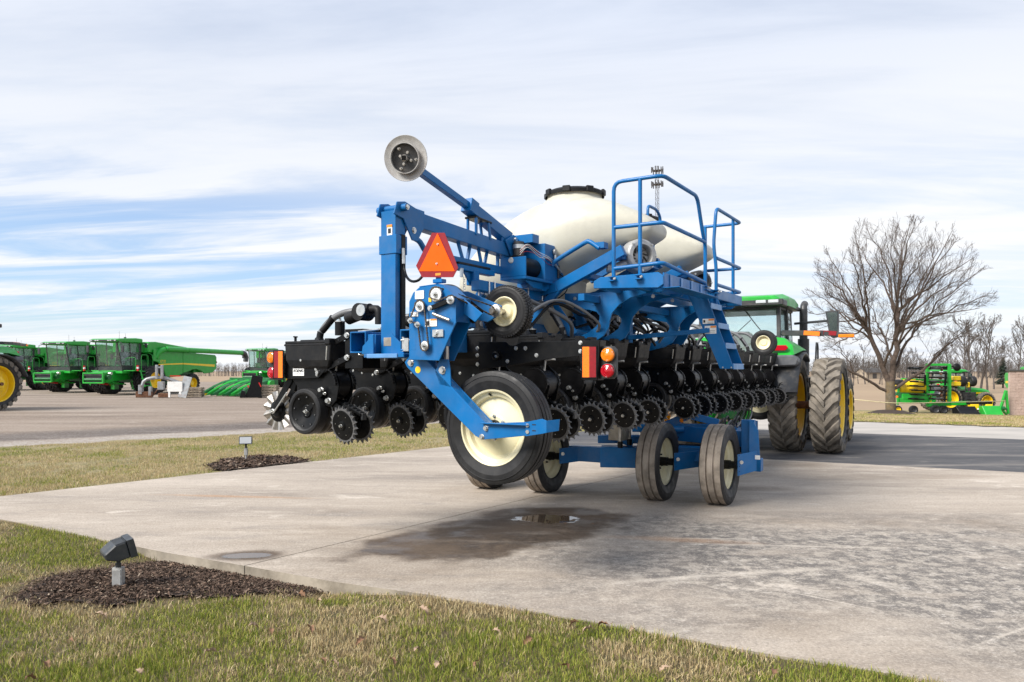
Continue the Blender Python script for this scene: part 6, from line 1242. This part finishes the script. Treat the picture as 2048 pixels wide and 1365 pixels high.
def crown(rr, mb, P, r, lv, L, cfg, m):
    """fill a limb with side branches; cfg: (count, length ratio, angle, lift) per level"""
    if lv >= len(cfg): return
    cnt, ratio, ang, lift, nseg, sides = cfg[lv]
    for k in range(cnt):
        t = .18+.82*(k+rr.random())/cnt; q, d = along(P, min(t, 1)); l = L*ratio*(1.15-.6*t)*rr.uniform(.7, 1.3); d2 = spread(rr, d, ang*rr.uniform(.6, 1.3)); d2.z += .15; d2.normalize()
        rb = max(.0045, r*(1-.75*t)*.55); B = branch(rr, q, d2, l, nseg, .16, lift); taper(mb, B, rb, max(.0035, rb*.35), m, sides); crown(rr, mb, B, rb, lv+1, l, cfg, m)
g = gR(1781, 33); rr = random.Random(21)
tree = empty('bare_tree', g); tag(tree, 'large leafless tree with spreading crown in a mulch ring on the lawn', 'tree')
b = MB()
taper(b, [V(0, 0, -.2), V(0, 0, .02)], .27, .225, 'bark_trunk', 14); taper(b, [V(0, 0, .02), V(.01, 0, .25), V(0, 0, .7), V(-.01, 0, 1.1), V(-.02, 0, 1.45)], .225, .19, 'bark_trunk', 14)
CC, CR = V(.2, 0, 5.0), V(3.9, 3.7, 3.85)          # crown ellipsoid
def inside(p): return ((p.x-CC.x)/CR.x)**2+((p.y-CC.y)/CR.y)**2+((p.z-CC.z)/CR.z)**2
cr = MB()
def reach(p, q, bow, n, wob_):
    P = [p]
    for i in range(1, n+1):
        t = i/n; c = p.lerp(q, t)+bow*math.sin(PI*t)+V(rr.gauss(0, wob_), rr.gauss(0, wob_), rr.gauss(0, wob_))*(1 if i < n else 0); P.append(c)
    return P
def twigs(P, r, L, lv):
    cnt, nseg, sd_ = ((9, 4, 4), (7, 3, 3), (4, 2, 3))[lv]
    for k in range(cnt):
        t = .15+.85*(k+rr.random())/cnt; q, d = along(P, min(t, .999)); out_ = (q-V(.1, 0, 2.2)).normalized(); d2 = (spread(rr, d, rr.uniform(.45, .95))+out_*.35+V(0, 0, .12)).normalized(); l = L*(1.2-.55*t)*rr.uniform(.6, 1.25)
        e = q+d2*l
        for _ in range(3):
            if inside(e) > 1.02+.10*rr.random(): l *= .65; e = q+d2*l
        if l < .06: continue
        rb = max(.0042, r*(1-.6*t)*.34); B = branch(rr, q, d2, l, nseg, .15, .03); taper(cr, B, rb, .0034, 'bark', sd_)
        if lv < 2: twigs(B, rb, l*(.50 if lv == 0 else .5), lv+1)
mains = [(V(-.03, 0, 1.3), V(-1.2, .1, 4.3), .13), (V(.03, 0, 1.35), V(.35, -.1, 4.7), .14), (V(-.1, 0, 1.0), V(-2.5, -.3, 2.35), .07), (V(.08, 0, 1.1), V(2.3, .2, 2.7), .085), (V(.1, .0, 2.0), V(.3, 1.5, 3.9), .065), (V(-.3, 0, 2.1), V(-.4, -1.6, 3.7), .065), (V(.12, 0, 1.9), V(1.4, .4, 4.0), .075)]
tips = []; N = 44
for i in range(N):
    zz = 1-1.62*(i+.5)/N; ph = i*2.39996; rr_ = math.sqrt(max(0, 1-zz*zz)); tips.append(V(CC.x+CR.x*rr_*math.cos(ph)*.93, CC.y+CR.y*rr_*math.sin(ph)*.93, CC.z+CR.z*zz*.93))
groups = {i: [] for i in range(len(mains))}
for tp_ in tips:
    k = min(range(len(mains)), key=lambda i: (tp_-mains[i][1]).length-.6*(i in (0, 1))); groups[k].append(tp_)
for i, (p, q, r) in enumerate(mains):
    P = reach(p, q, V(0, 0, -.12 if i in (2, 3) else .05), 7, .035); taper(b, P, r, r*.55, 'bark', 8); twigs(P[3:], r*.5, 1.0, 1)
    for tp_ in groups[i]:
        s0, d0 = along(P, rr.uniform(.45, .98)); Q = reach(s0, tp_, V(rr.uniform(-.2, .2), rr.uniform(-.2, .2), rr.uniform(.05, .35)), 8, .06); taper(b, Q, r*.36, .009, 'bark', 6); twigs(Q, r*.32, (tp_-s0).length*.36, 0)
b.build('trunk', tree); cr.build('crown', tree)
mb_ = MB(); n = 26; vs = [V(0, 0, .22)]+[V(.55*math.cos(2*PI*i/n)*rr.uniform(.9, 1.1), .5*math.sin(2*PI*i/n), .17) for i in range(n)]+[V(1.25*math.cos(2*PI*i/n)*rr.uniform(.93, 1.07), 1.1*math.sin(2*PI*i/n)*rr.uniform(.93, 1.07), -.03) for i in range(n)]
mb_.add([g+v+V(0, 0, -.0) for v in vs], [(0, 1+i, 1+(i+1) % n) for i in range(n)]+[(1+i, 1+n+i, 1+n+(i+1) % n, 1+(i+1) % n) for i in range(n)], 'mulch', True); tag(mb_.build('mulch_bed'), kind='structure')
# small trees beyond the field
def far_tree(seed, h):
    rr = random.Random(seed); root = empty('bare_tree', (0, 0, 0)); t = MB(); c = MB(); P = branch(rr, V(0, 0, -.2), V(rr.uniform(-.1, .1), 0, 1), h*.9, 8, .06, .04); taper(t, P, .17, .02, 'bark_far', 6); c2 = [(11, .42, .75, .10, 4, 3), (8, .42, .65, .06, 3, 3), (5, .5, .6, .03, 2, 3)]
    def cw(P, r, lv, L):
        cnt, ratio, ang, lift, ns, sd_ = c2[lv]
        for k in range(cnt):
            tt = .22+.78*(k+rr.random())/cnt; q, d = along(P, min(tt, 1)); l = L*ratio*(1.15-.6*tt)*rr.uniform(.7, 1.3); d2 = spread(rr, d, ang*rr.uniform(.7, 1.3)); d2.z += .2; B = branch(rr, q, d2, l, ns, .14, lift); rb = max(.022, r*.5*(1-.6*tt)); taper(c, B, rb, .014, 'bark_far', 3)
            if lv < 2: cw(B, rb, lv+1, l)
    cw(P, .17, 0, h); t.build('trunk', root); c.build('crown', root); return root
protos = [far_tree(s, h) for s, h in ((3, 9.5), (8, 8.0), (14, 8.8))]
rr = random.Random(77); spots = []
for px in range(1690, 1900, 13): spots.append((px+rr.uniform(-6, 6), rr.uniform(155, 200), rr.uniform(.65, 1.05)))
for px, Y, s in ((1905, 120, 1.0), (1922, 112, 1.15), (1938, 105, 1.25), (1960, 108, 1.2), (1975, 118, 1.1), (1988, 130, .9), (2032, 150, 1.35), (2045, 140, 1.2)): spots.append((px, Y, s))
for i, (px, Y, s) in enumerate(spots):
    o = protos[i] if i < 3 else copy_tree(protos[i % 3]); g = gR(px, Y); o.location = (g.x, g.y, g.z-.2); o.scale = (s, s, s*rr.uniform(.95, 1.1)); o.rotation_euler = (0, 0, rr.uniform(0, 6))
    big_ = px > 1900
    tag(o, 'bare branching tree standing taller behind the parked seed drill' if big_ else 'small bare grey tree in the row beyond the brown field', 'tree', 'taller bare trees behind the seed drill' if big_ else 'row of bare trees beyond the field')
# distant wood: a mass of grey-brown twigs
def wood(name, px0, px1, Y0, Y1, n, hmin, hmax, seed):
    rg = np.random.default_rng(seed); vs = []; fs = []; b = MB()
    for i in range(n):
        Y = rg.uniform(Y0, Y1); X = Y*(rg.uniform(px0, px1)-1024)/FPX; z = H(X, Y)-.3; h = rg.uniform(hmin, hmax); k = len(vs); w_ = .10*h/9
        def tri(p, q, w0): k = len(vs); vs.extend([(p[0]-w0, p[1], p[2]), (p[0]+w0, p[1], p[2]), (p[0], p[1]+w0, p[2]), tuple(q)]); fs.extend([(k, k+1, k+3), (k+1, k+2, k+3), (k+2, k, k+3)])
        tri((X, Y, z), (X+rg.normal(0, .3), Y, z+h), w_*1.5)
        for j in range(22):
            t = rg.uniform(.25, .95); a = rg.uniform(0, 2*PI); l = h*.30*(1.2-t*.7)*rg.uniform(.6, 1.2); p = (X, Y, z+h*t); q = (X+l*math.cos(a)*.8, Y+l*math.sin(a)*.8, z+h*t+l*.75); tri(p, q, w_*.55)
            m_ = ((p[0]+q[0])/2, (p[1]+q[1])/2, (p[2]+q[2])/2); tri(m_, (m_[0]+rg.normal(0, .25)*l, m_[1], m_[2]+l*.45), w_*.35)
    b.add(vs, fs, 'bark_far'); o = b.build(name); tag(o, kind='stuff', label='far wood of bare trees along the horizon', cat='wood'); return o
wood('distant_wood', -60, 560, 420, 520, 700, 5, 8.5, 1); wood('distant_wood', 1560, 2120, 300, 420, 700, 6, 9.5, 2); wood('distant_wood', 540, 1600, 480, 560, 500, 5, 8, 3)
# conifer, barn, mobile-phone mast
g = gR(2006, 140); cf = empty('conifer', g); tag(cf, 'dark pointed evergreen beside the block wall', 'tree'); rr = random.Random(4); b = MB(); b.cyl((0, 0, -.3), (0, 0, 1.2), .15, 'bark', 8); b.build('trunk', cf); b = MB()
for k in range(900):
    z = .5+rr.random()**1.3*5.0; R = (5.8-z)/5.3*1.75*rr.uniform(.45, 1.08); a = rr.uniform(0, 2*PI); p = V(R*math.cos(a), R*math.sin(a), z); e = V(math.cos(a), math.sin(a), -.35); s_ = V(-math.sin(a), math.cos(a), 0)*.16; b.add([p-e*.35+s_, p-e*.35-s_, p+e*.35], [(0, 1, 2)], 'conifer')
b.build('crown', cf)
g = gR(1738, 300); bn = empty('barn', g, .3); tag(bn, 'tiny pale farm building with dark roof beyond the brown field', 'barn')
b = MB(); b.bx((-4, -3, -.5), (4, 3, 2.4), 'pallet_wood'); b.prism([(-4, -3, 2.4), (-4, 3, 2.4), (-4, 0, 3.8)], (8, 0, 0), 'pallet_wood'); b.build('wall', bn)
b = MB(); b.prism([(-4.3, -3.4, 2.25), (-4.3, 0, 3.95), (-4.3, 3.4, 2.25), (-4.3, 3.4, 2.4), (-4.3, 0, 4.1), (-4.3, -3.4, 2.4)], (8.6, 0, 0), 'coping'); b.build('roof', bn)
b = MB(); b.bx((-1, -3.05, 0), (1, -2.98, 2.0), 'coping'); b.build('door', bn)
g = gR(1314.5, 230); tw = empty('radio_mast', g); tag(tw, 'grey lattice radio mast with antenna clusters behind the platform', 'mast')
top = 1.6+230*(742-333)/1500-g.z; b = MB(); n = 40; R0, R1 = .95, .55
def tl(k, h): r = R0+(R1-R0)*h/top; a = 2*PI*k/3+.4; return V(r*math.cos(a), r*math.sin(a), h)
for k in range(3): taper(b, [tl(k, 0), tl(k, top)], .075, .06, 'tower', 5)
for j in range(n):
    h0, h1 = top*j/n, top*(j+1)/n
    for k in range(3): taper(b, [tl(k, h0), tl((k+1) % 3, h1)], .035, .035, 'tower', 3); taper(b, [tl(k, h1), tl((k+1) % 3, h1)], .03, .03, 'tower', 3)
b.build('lattice', tw)
rr = random.Random(3)
for h in (top-1.4, top-5.6):
    b = MB(); b.cyl((0, 0, h-.1), (0, 0, h+.1), 1.2, 'tower', 12)
    for k in range(12): a = 2*PI*k/12; r = 1.75; p = V(r*math.cos(a), r*math.sin(a), h+rr.uniform(-.2, .4)); b.box(tuple(p), (.28, .22, rr.uniform(1.3, 2.0)), 'tower'); b.bar((0, 0, h), p, .08, .08, 'tower')
    b.build('antenna_cluster', tw)
# ------------------------------------------------------------------ flood lights
def flood(g, yaw, tilt, label, sc=1.0, post=.15, lens=False):
    r = empty('flood_light', g); tag(r, label, 'flood light', 'ground flood lights beside the driveway')
    b = MB()
    if lens: b.cyl((0, 0, -.05), (0, 0, .20), .018, 'conduit', 12); b.bx((-.03, -.022, .10), (.03, .022, .23), 'conduit')
    else: b.bx((-.036, -.025, -.04), (.036, .025, post), 'conduit'); b.bx((-.030, -.029, .0), (.030, -.0255, post-.012), 'conduit')
    p = b.build('post', r, bevel=.005)
    z = .23 if lens else post
    b = MB(); b.cyl((0, 0, z), (0, 0, z+.03), .02, 'bronze', 12); b.cyl((0, 0, z+.03), (0, 0, z+.06), .014, 'bronze', 10); b.sphere((0, 0, z+.06), .022, 'bronze'); b.build('knuckle', r)
    M_ = Matrix.Translation((0, 0, z+.06+.085*sc)) @ Matrix.Rotation(yaw, 4, 'Z') @ Matrix.Rotation(tilt, 4, 'X') @ Matrix.Scale(sc, 4)      # local +y is the beam
    b = MB(); b.X = M_
    b.prism([(-.125, -.13, -.03), (-.125, -.13, .025), (-.125, -.03, .075), (-.125, .06, .075), (-.125, .06, -.075), (-.125, -.04, -.075)], (.25, 0, 0), 'bronze')
    hd = b.build('housing', r, bevel=.008)
    b = MB(); b.X = M_
    for k in range(9): y = -.025+k*.010; b.bx((-.122, y-.002, .0752), (.122, y+.002, .080), 'bronze')
    b.build('cooling_fins', hd)
    b = MB(); b.X = M_; b.bx((-.13, .063, -.082), (.13, .12, .082), 'bronze'); b.bx((-.115, .1195, -.068), (.115, .1225, .068), 'lamp_glass'); b.build('lens_frame', hd, bevel=.006)
    return r
g = gnd(237, 1186, -.03); flood(Vector((g.x, g.y, -.012)), math.radians(-52), math.radians(14), 'dark flood light on a grey box post in the near mulch bed', sc=.82, post=.17)
g = gnd(492, 921); flood(Vector((g.x, g.y, -.01)), math.radians(-165), math.radians(8), 'small dark flood light with pale lens in the far mulch bed', sc=.85, lens=True)
# ------------------------------------------------------------------ grass, mulch chips, fallen leaves
def attr_mat(name, rough=.8, trans=.25):
    m = bpy.data.materials.new(name); m.use_nodes = True; t = NT(m.node_tree); a = t.n('ShaderNodeAttribute', attribute_name='Col').outputs['Color']
    d = t.n('ShaderNodeBsdfPrincipled', {'Base Color': a, 'Roughness': rough, 'Specular IOR Level': .2}); tl_ = t.n('ShaderNodeBsdfTranslucent', {0: a}); mx = t.n('ShaderNodeMixShader', {0: trans, 1: d.outputs[0], 2: tl_.outputs[0]}); t.n('ShaderNodeOutputMaterial', {0: mx.outputs[0]}); MAT[name] = m
attr_mat('grass'); attr_mat('chips', .95, .0)
def mesh_np(name, verts, tris, cols, m, label, cat):
    me = bpy.data.meshes.new(name); nv, nt = len(verts), len(tris); me.vertices.add(nv); me.vertices.foreach_set('co', verts.astype(np.float32).ravel()); me.loops.add(nt*3); me.loops.foreach_set('vertex_index', tris.astype(np.int32).ravel()); me.polygons.add(nt); me.polygons.foreach_set('loop_start', np.arange(0, nt*3, 3, dtype=np.int32)); me.polygons.foreach_set('loop_total', np.full(nt, 3, np.int32)); me.update(); me.validate()
    ca = me.color_attributes.new('Col', 'FLOAT_COLOR', 'POINT'); ca.data.foreach_set('color', np.concatenate([cols, np.ones((nv, 1))], 1).astype(np.float32).ravel()); me.materials.append(MAT[m]); o = bpy.data.objects.new(name, me); COL.objects.link(o); tag(o, label, cat, kind='stuff'); return o
def blades(x, y, z, hmin, hmax, w0, col, lean=.6, seed=1, seg2=True):
    rg = np.random.default_rng(seed); n = len(x); h = rg.uniform(hmin, hmax, n); a = rg.uniform(0, 2*PI, n); ln = rg.uniform(.15, 1, n)**1.2*lean*h; w = w0*rg.uniform(.6, 1.3, n); b_ = rg.uniform(0, 2*PI, n)
    dx, dy = np.cos(a)*ln, np.sin(a)*ln; sx_, sy_ = np.cos(b_)*w, np.sin(b_)*w
    p0 = np.stack([x-sx_, y-sy_, z-.01], 1); p1 = np.stack([x+sx_, y+sy_, z-.01], 1)
    if seg2:
        m0 = np.stack([x+dx*.35-sx_*.8, y+dy*.35-sy_*.8, z+h*.6], 1); m1 = np.stack([x+dx*.35+sx_*.8, y+dy*.35+sy_*.8, z+h*.6], 1); tp_ = np.stack([x+dx, y+dy, z+h*.95], 1)
        V_ = np.stack([p0, p1, m0, m1, tp_], 1).reshape(-1, 3); k = (np.arange(n)*5)[:, None]; T_ = np.concatenate([k+np.array([[0, 1, 3]]), k+np.array([[0, 3, 2]]), k+np.array([[2, 3, 4]])], 0); C_ = np.repeat(col, 5, 0)
    else:
        tp_ = np.stack([x+dx, y+dy, z+h*.95], 1); V_ = np.stack([p0, p1, tp_], 1).reshape(-1, 3); T_ = np.arange(n*3).reshape(-1, 3); C_ = np.repeat(col, 3, 0)
    return V_, T_, C_
GREEN = np.array([[.20, .25, .035], [.31, .32, .06], [.13, .175, .028], [.38, .36, .09]]); STRAW = np.array([[.55, .44, .235], [.47, .36, .19], [.62, .52, .31], [.36, .26, .15]])
def gcol(x, y, rg, bias=0.0, dry=None):
    n = len(x); f = vnoise(x, y, .9)*.5+vnoise(x+9, y+5, 2.7)*.35+vnoise(x+3, y+8, 8)*.25; p = np.clip((f-.52+bias)*3.2+.42, .04, .97)
    if dry is not None: p = np.clip(p+dry, 0, 1)
    s = rg.random(n) < p; c = np.where(s[:, None], STRAW[rg.integers(0, 4, n)], GREEN[rg.integers(0, 4, n)]); return c*rg.uniform(.75, 1.2, (n, 1))
def hn_arr(x, y):
    ins = inpoly(x, y, BED); d = dpoly(x, y, CURB, False); e = dpoly(x, y, BED); return -.012+.018*(vnoise(x+40, y+40, 1.7)-.5)-np.clip(1-d/.75, 0, 1)*.095+np.where(ins, .015*np.minimum(1, e/.35), 0)
rg = np.random.default_rng(5)
NEAR = [(-8, 2.6), (6.5, 2.2), (6.5, 2.4)]+[p for p in reversed(EDGE_N[:15])]+[(-8, 9.2)]
def scatter_near(n, y0, y1):
    y = y0+(y1-y0)*rg.random(n); x = -(y*.70+.3)+rg.random(n)*(y*1.40+.6); ok = inpoly(x, y, NEAR) & ~inpoly(x+.09*np.sin(7*y)+.04*np.sin(23*x)+rg.normal(0, .06, n), y+.08*np.sin(9*x)+rg.normal(0, .05, n), BED); return x[ok], y[ok]
x, y = scatter_near(330000, 3.3, 8.9)
dE = dpoly(x, y, EDGE_N, False); dB = dpoly(x, y, BED); dry = np.where(dB < .30, (1-dB/.30)*.75, 0)+np.where((dE < .22) & (x > -1.6) & (x < .4), .45, 0)-np.where((dE < .25) & (x > .2), .35, 0)
keep = rg.random(len(x)) < np.clip(.45+.9*vnoise(x+2, y+1, 3.1)-np.where(dB < .2, .35, 0), 0, 1); x, y, dry = x[keep], y[keep], dry[keep]
hm = .40+.65*vnoise(x+5, y+3, 2.0)+.55*vnoise(x+15, y+13, 7.0)**2
V_, T_, C_ = blades(x, y, hn_arr(x, y), .018, .050, .0021, gcol(x, y, rg, -.06, dry), .95, 3)
hs = np.repeat(hm, 5); zb = np.repeat(hn_arr(x, y), 5); V_[:, 2] = zb+(V_[:, 2]-zb)*hs
mesh_np('lawn_grass', V_, T_, C_, 'grass', 'short green and straw-coloured winter grass in the foreground', 'grass')
# flattened straw thatch
x, y = scatter_near(60000, 3.3, 8.9); dB = dpoly(x, y, BED); dE = dpoly(x, y, EDGE_N, False); k = rg.random(len(x)) < (.22+np.where(dB < .28, .6, 0)+np.where((dE < .22) & (x < .6), .3, 0)); x, y = x[k], y[k]; n = len(x)
c = STRAW[rg.integers(0, 4, n)]*rg.uniform(.7, 1.1, (n, 1)); V_, T_, C_ = blades(x, y, hn_arr(x, y)+.004, .008, .02, .0024, c, 3.6, 8, False); mesh_np('straw_thatch', V_, T_, C_, 'grass', 'flattened dead straw lying through the foreground grass', 'straw')
# strip lawn on the left and the lawn on the right
LS = [(-30, -14), (-7.1, 9.02), (-1.0, 16.45), (6, 25)]+[(8, 31.5), (-1.93, 23.2), (-5.65, 19.9), (-8.3, 17.5), (-10.85, 15.8), (-60, -22)]
n = 300000; y = 8.5+16*rg.random(n)**1.25; x = -(y*.70+.3)+rg.random(n)*(y*.86); ok = inpoly(x, y, LS) & ~inpoly(x+.1*np.sin(7*y), y+.1*np.sin(9*x), BED2); bare = vnoise(x+11, y+7, .75)*.6+vnoise(x+1, y+2, 3)*.4; ok &= rg.random(n) > np.clip((bare-.70)*8, 0, .97); x, y = x[ok], y[ok]
V_, T_, C_ = blades(x, y, np.full(len(x), -.016), .02, .055, .0042, gcol(x, y, rg, .09), .9, 4, False); mesh_np('lawn_grass', V_, T_, C_, 'grass', 'dry tan and green grass strip beside the gravel lot', 'grass')
n = 70000; y = 20.5+22*rg.random(n)**1.5; x = y*(.42+.30*rg.random(n)); ok = ((x-11.4)*.56+(y-23.3)*.829 > .0) & (np.hypot(x-16.66, y-33) > 1.0); x, y = x[ok], y[ok]; z = np.array([H(a, c) for a, c in zip(x, y)])+.012
V_, T_, C_ = blades(x, y, z, .025, .06, .010, gcol(x, y, rg, .14), .9, 6, False); mesh_np('lawn_grass', V_, T_, C_, 'grass', 'dry tan lawn beyond the asphalt at right', 'grass')
# mulch chips
def chips(n, poly, zf, size, seed, label):
    rg = np.random.default_rng(seed); P = np.array(poly); lo, hi = P.min(0)-.12, P.max(0)+.12; x = lo[0]+(hi[0]-lo[0])*rg.random(n); y = lo[1]+(hi[1]-lo[1])*rg.random(n); jx = rg.normal(0, .055, n); jy = rg.normal(0, .055, n); ok = inpoly(x+.05*np.sin(9*y)+jx, y+.05*np.sin(11*x)+jy, poly) & ~inpoly(x, y, SLAB1) & ~inpoly(x, y, SLAB2); x, y = x[ok], y[ok]; n = len(x); z = zf(x, y)+rg.uniform(.0, .028, n)
    L = size*rg.uniform(.5, 1.6, n); a = rg.uniform(0, 2*PI, n); w = L*rg.uniform(.15, .45, n); t = rg.normal(0, .35, n); s = rg.normal(0, .35, n)
    u = np.stack([np.cos(a), np.sin(a), t], 1)*L[:, None]/2; v = np.stack([-np.sin(a), np.cos(a), s], 1)*w[:, None]/2; c = np.stack([x, y, z], 1)
    V_ = np.stack([c-u-v, c+u-v*.6, c+u*.9+v, c-u*.8+v], 1).reshape(-1, 3); k = (np.arange(n)*4)[:, None]; T_ = np.concatenate([k+np.array([[0, 1, 2]]), k+np.array([[0, 2, 3]])], 0); pal = np.array([[.032, .021, .015], [.078, .050, .036], [.125, .083, .060], [.18, .125, .092], [.05, .034, .025]]); col = pal[rg.integers(0, 5, n)]*rg.uniform(.7, 1.3, (n, 1)); pale = rg.random(n) < .02; col[pale] = np.array([.36, .29, .22]); mesh_np('mulch_chips', V_, T_, np.repeat(col, 4, 0), 'chips', label, 'mulch')
chips(60000, BED, lambda x, y: hn_arr(x, y)+.008,   .022, 3, 'dark shredded bark mulch around the near flood light'); chips(9000, BED2, lambda x, y: np.zeros(len(x)), .05, 4, 'dark shredded bark mulch around the far flood light')
# loose pale stones along the kerb and lot edge are too small to pick apart
# dead leaves
def leaf(seed, m):
    rr = random.Random(seed); b = MB(); n = 7; vs = []; lob = [.10, .42, .26, .55, .30, .46, .16, .02]
    for i in range(8):
        t = i/7; w = lob[i]*.55*rr.uniform(.8, 1.2); c = .25*math.sin(t*3.0)*rr.uniform(.7, 1.3)
        for s in (-1, -.5, 0, .5, 1): vs.append(V(s*w, t-.5, c+abs(s)**1.5*w*rr.uniform(.5, 1.1)))
    b.add(vs, [(j*5+i, j*5+i+1, (j+1)*5+i+1, (j+1)*5+i) for j in range(7) for i in range(4)], m, True); b.tube([(0, -.5, 0), (0, -.75, .02), (.03, -.9, .08)], .018, m, 4); return b.mesh('dead_leaf')
LM = [leaf(1, 'dry_leaf'), leaf(2, 'pale_leaf'), leaf(3, 'dry_leaf'), leaf(4, 'pale_leaf')]; rr = random.Random(31)
lp_ = [(645, 1325), (668, 1330), (784, 1322), (877, 1330), (955, 1327), (835, 1300), (545, 1265), (763, 1243), (1150, 1252), (1178, 1264), (1206, 1255), (1264, 1262), (1055, 1280), (846, 1222), (620, 1262), (640, 1195), (145, 1280), (200, 1235), (92, 1330), (280, 1345), (60, 1358), (505, 1256), (605, 1172), (345, 1115), (1545, 1345), (1330, 1340), (1130, 1335), (992, 1262), (720, 1285), (420, 1310)]
for i, (px, py) in enumerate(lp_):
    g = gnd(px, py, .02); o = bpy.data.objects.new('dead_leaf', LM[i % 4]); COL.objects.link(o); g.z = float(hn_arr(np.array([g.x]), np.array([g.y]))[0])+.03; o.location = g; s = rr.uniform(.05, .085); o.scale = (s, s, s); o.rotation_euler = (rr.uniform(-.7, .7), rr.uniform(-.7, .7), rr.uniform(0, 6)); tag(o, 'small curled brown dead leaf lying on the foreground grass', 'leaf', 'dead leaves on the grass')
for px, py in ((1130, 1050), (1185, 1052)):
    g = gnd(px, py); o = bpy.data.objects.new('dead_leaf', LM[0]); COL.objects.link(o); o.location = (g.x, g.y, .012); o.scale = (.05, .05, .03); o.rotation_euler = (0, 0, rr.uniform(0, 6)); tag(o, 'tan dead leaf floating in the puddle on the concrete', 'leaf', 'dead leaves in the puddle')
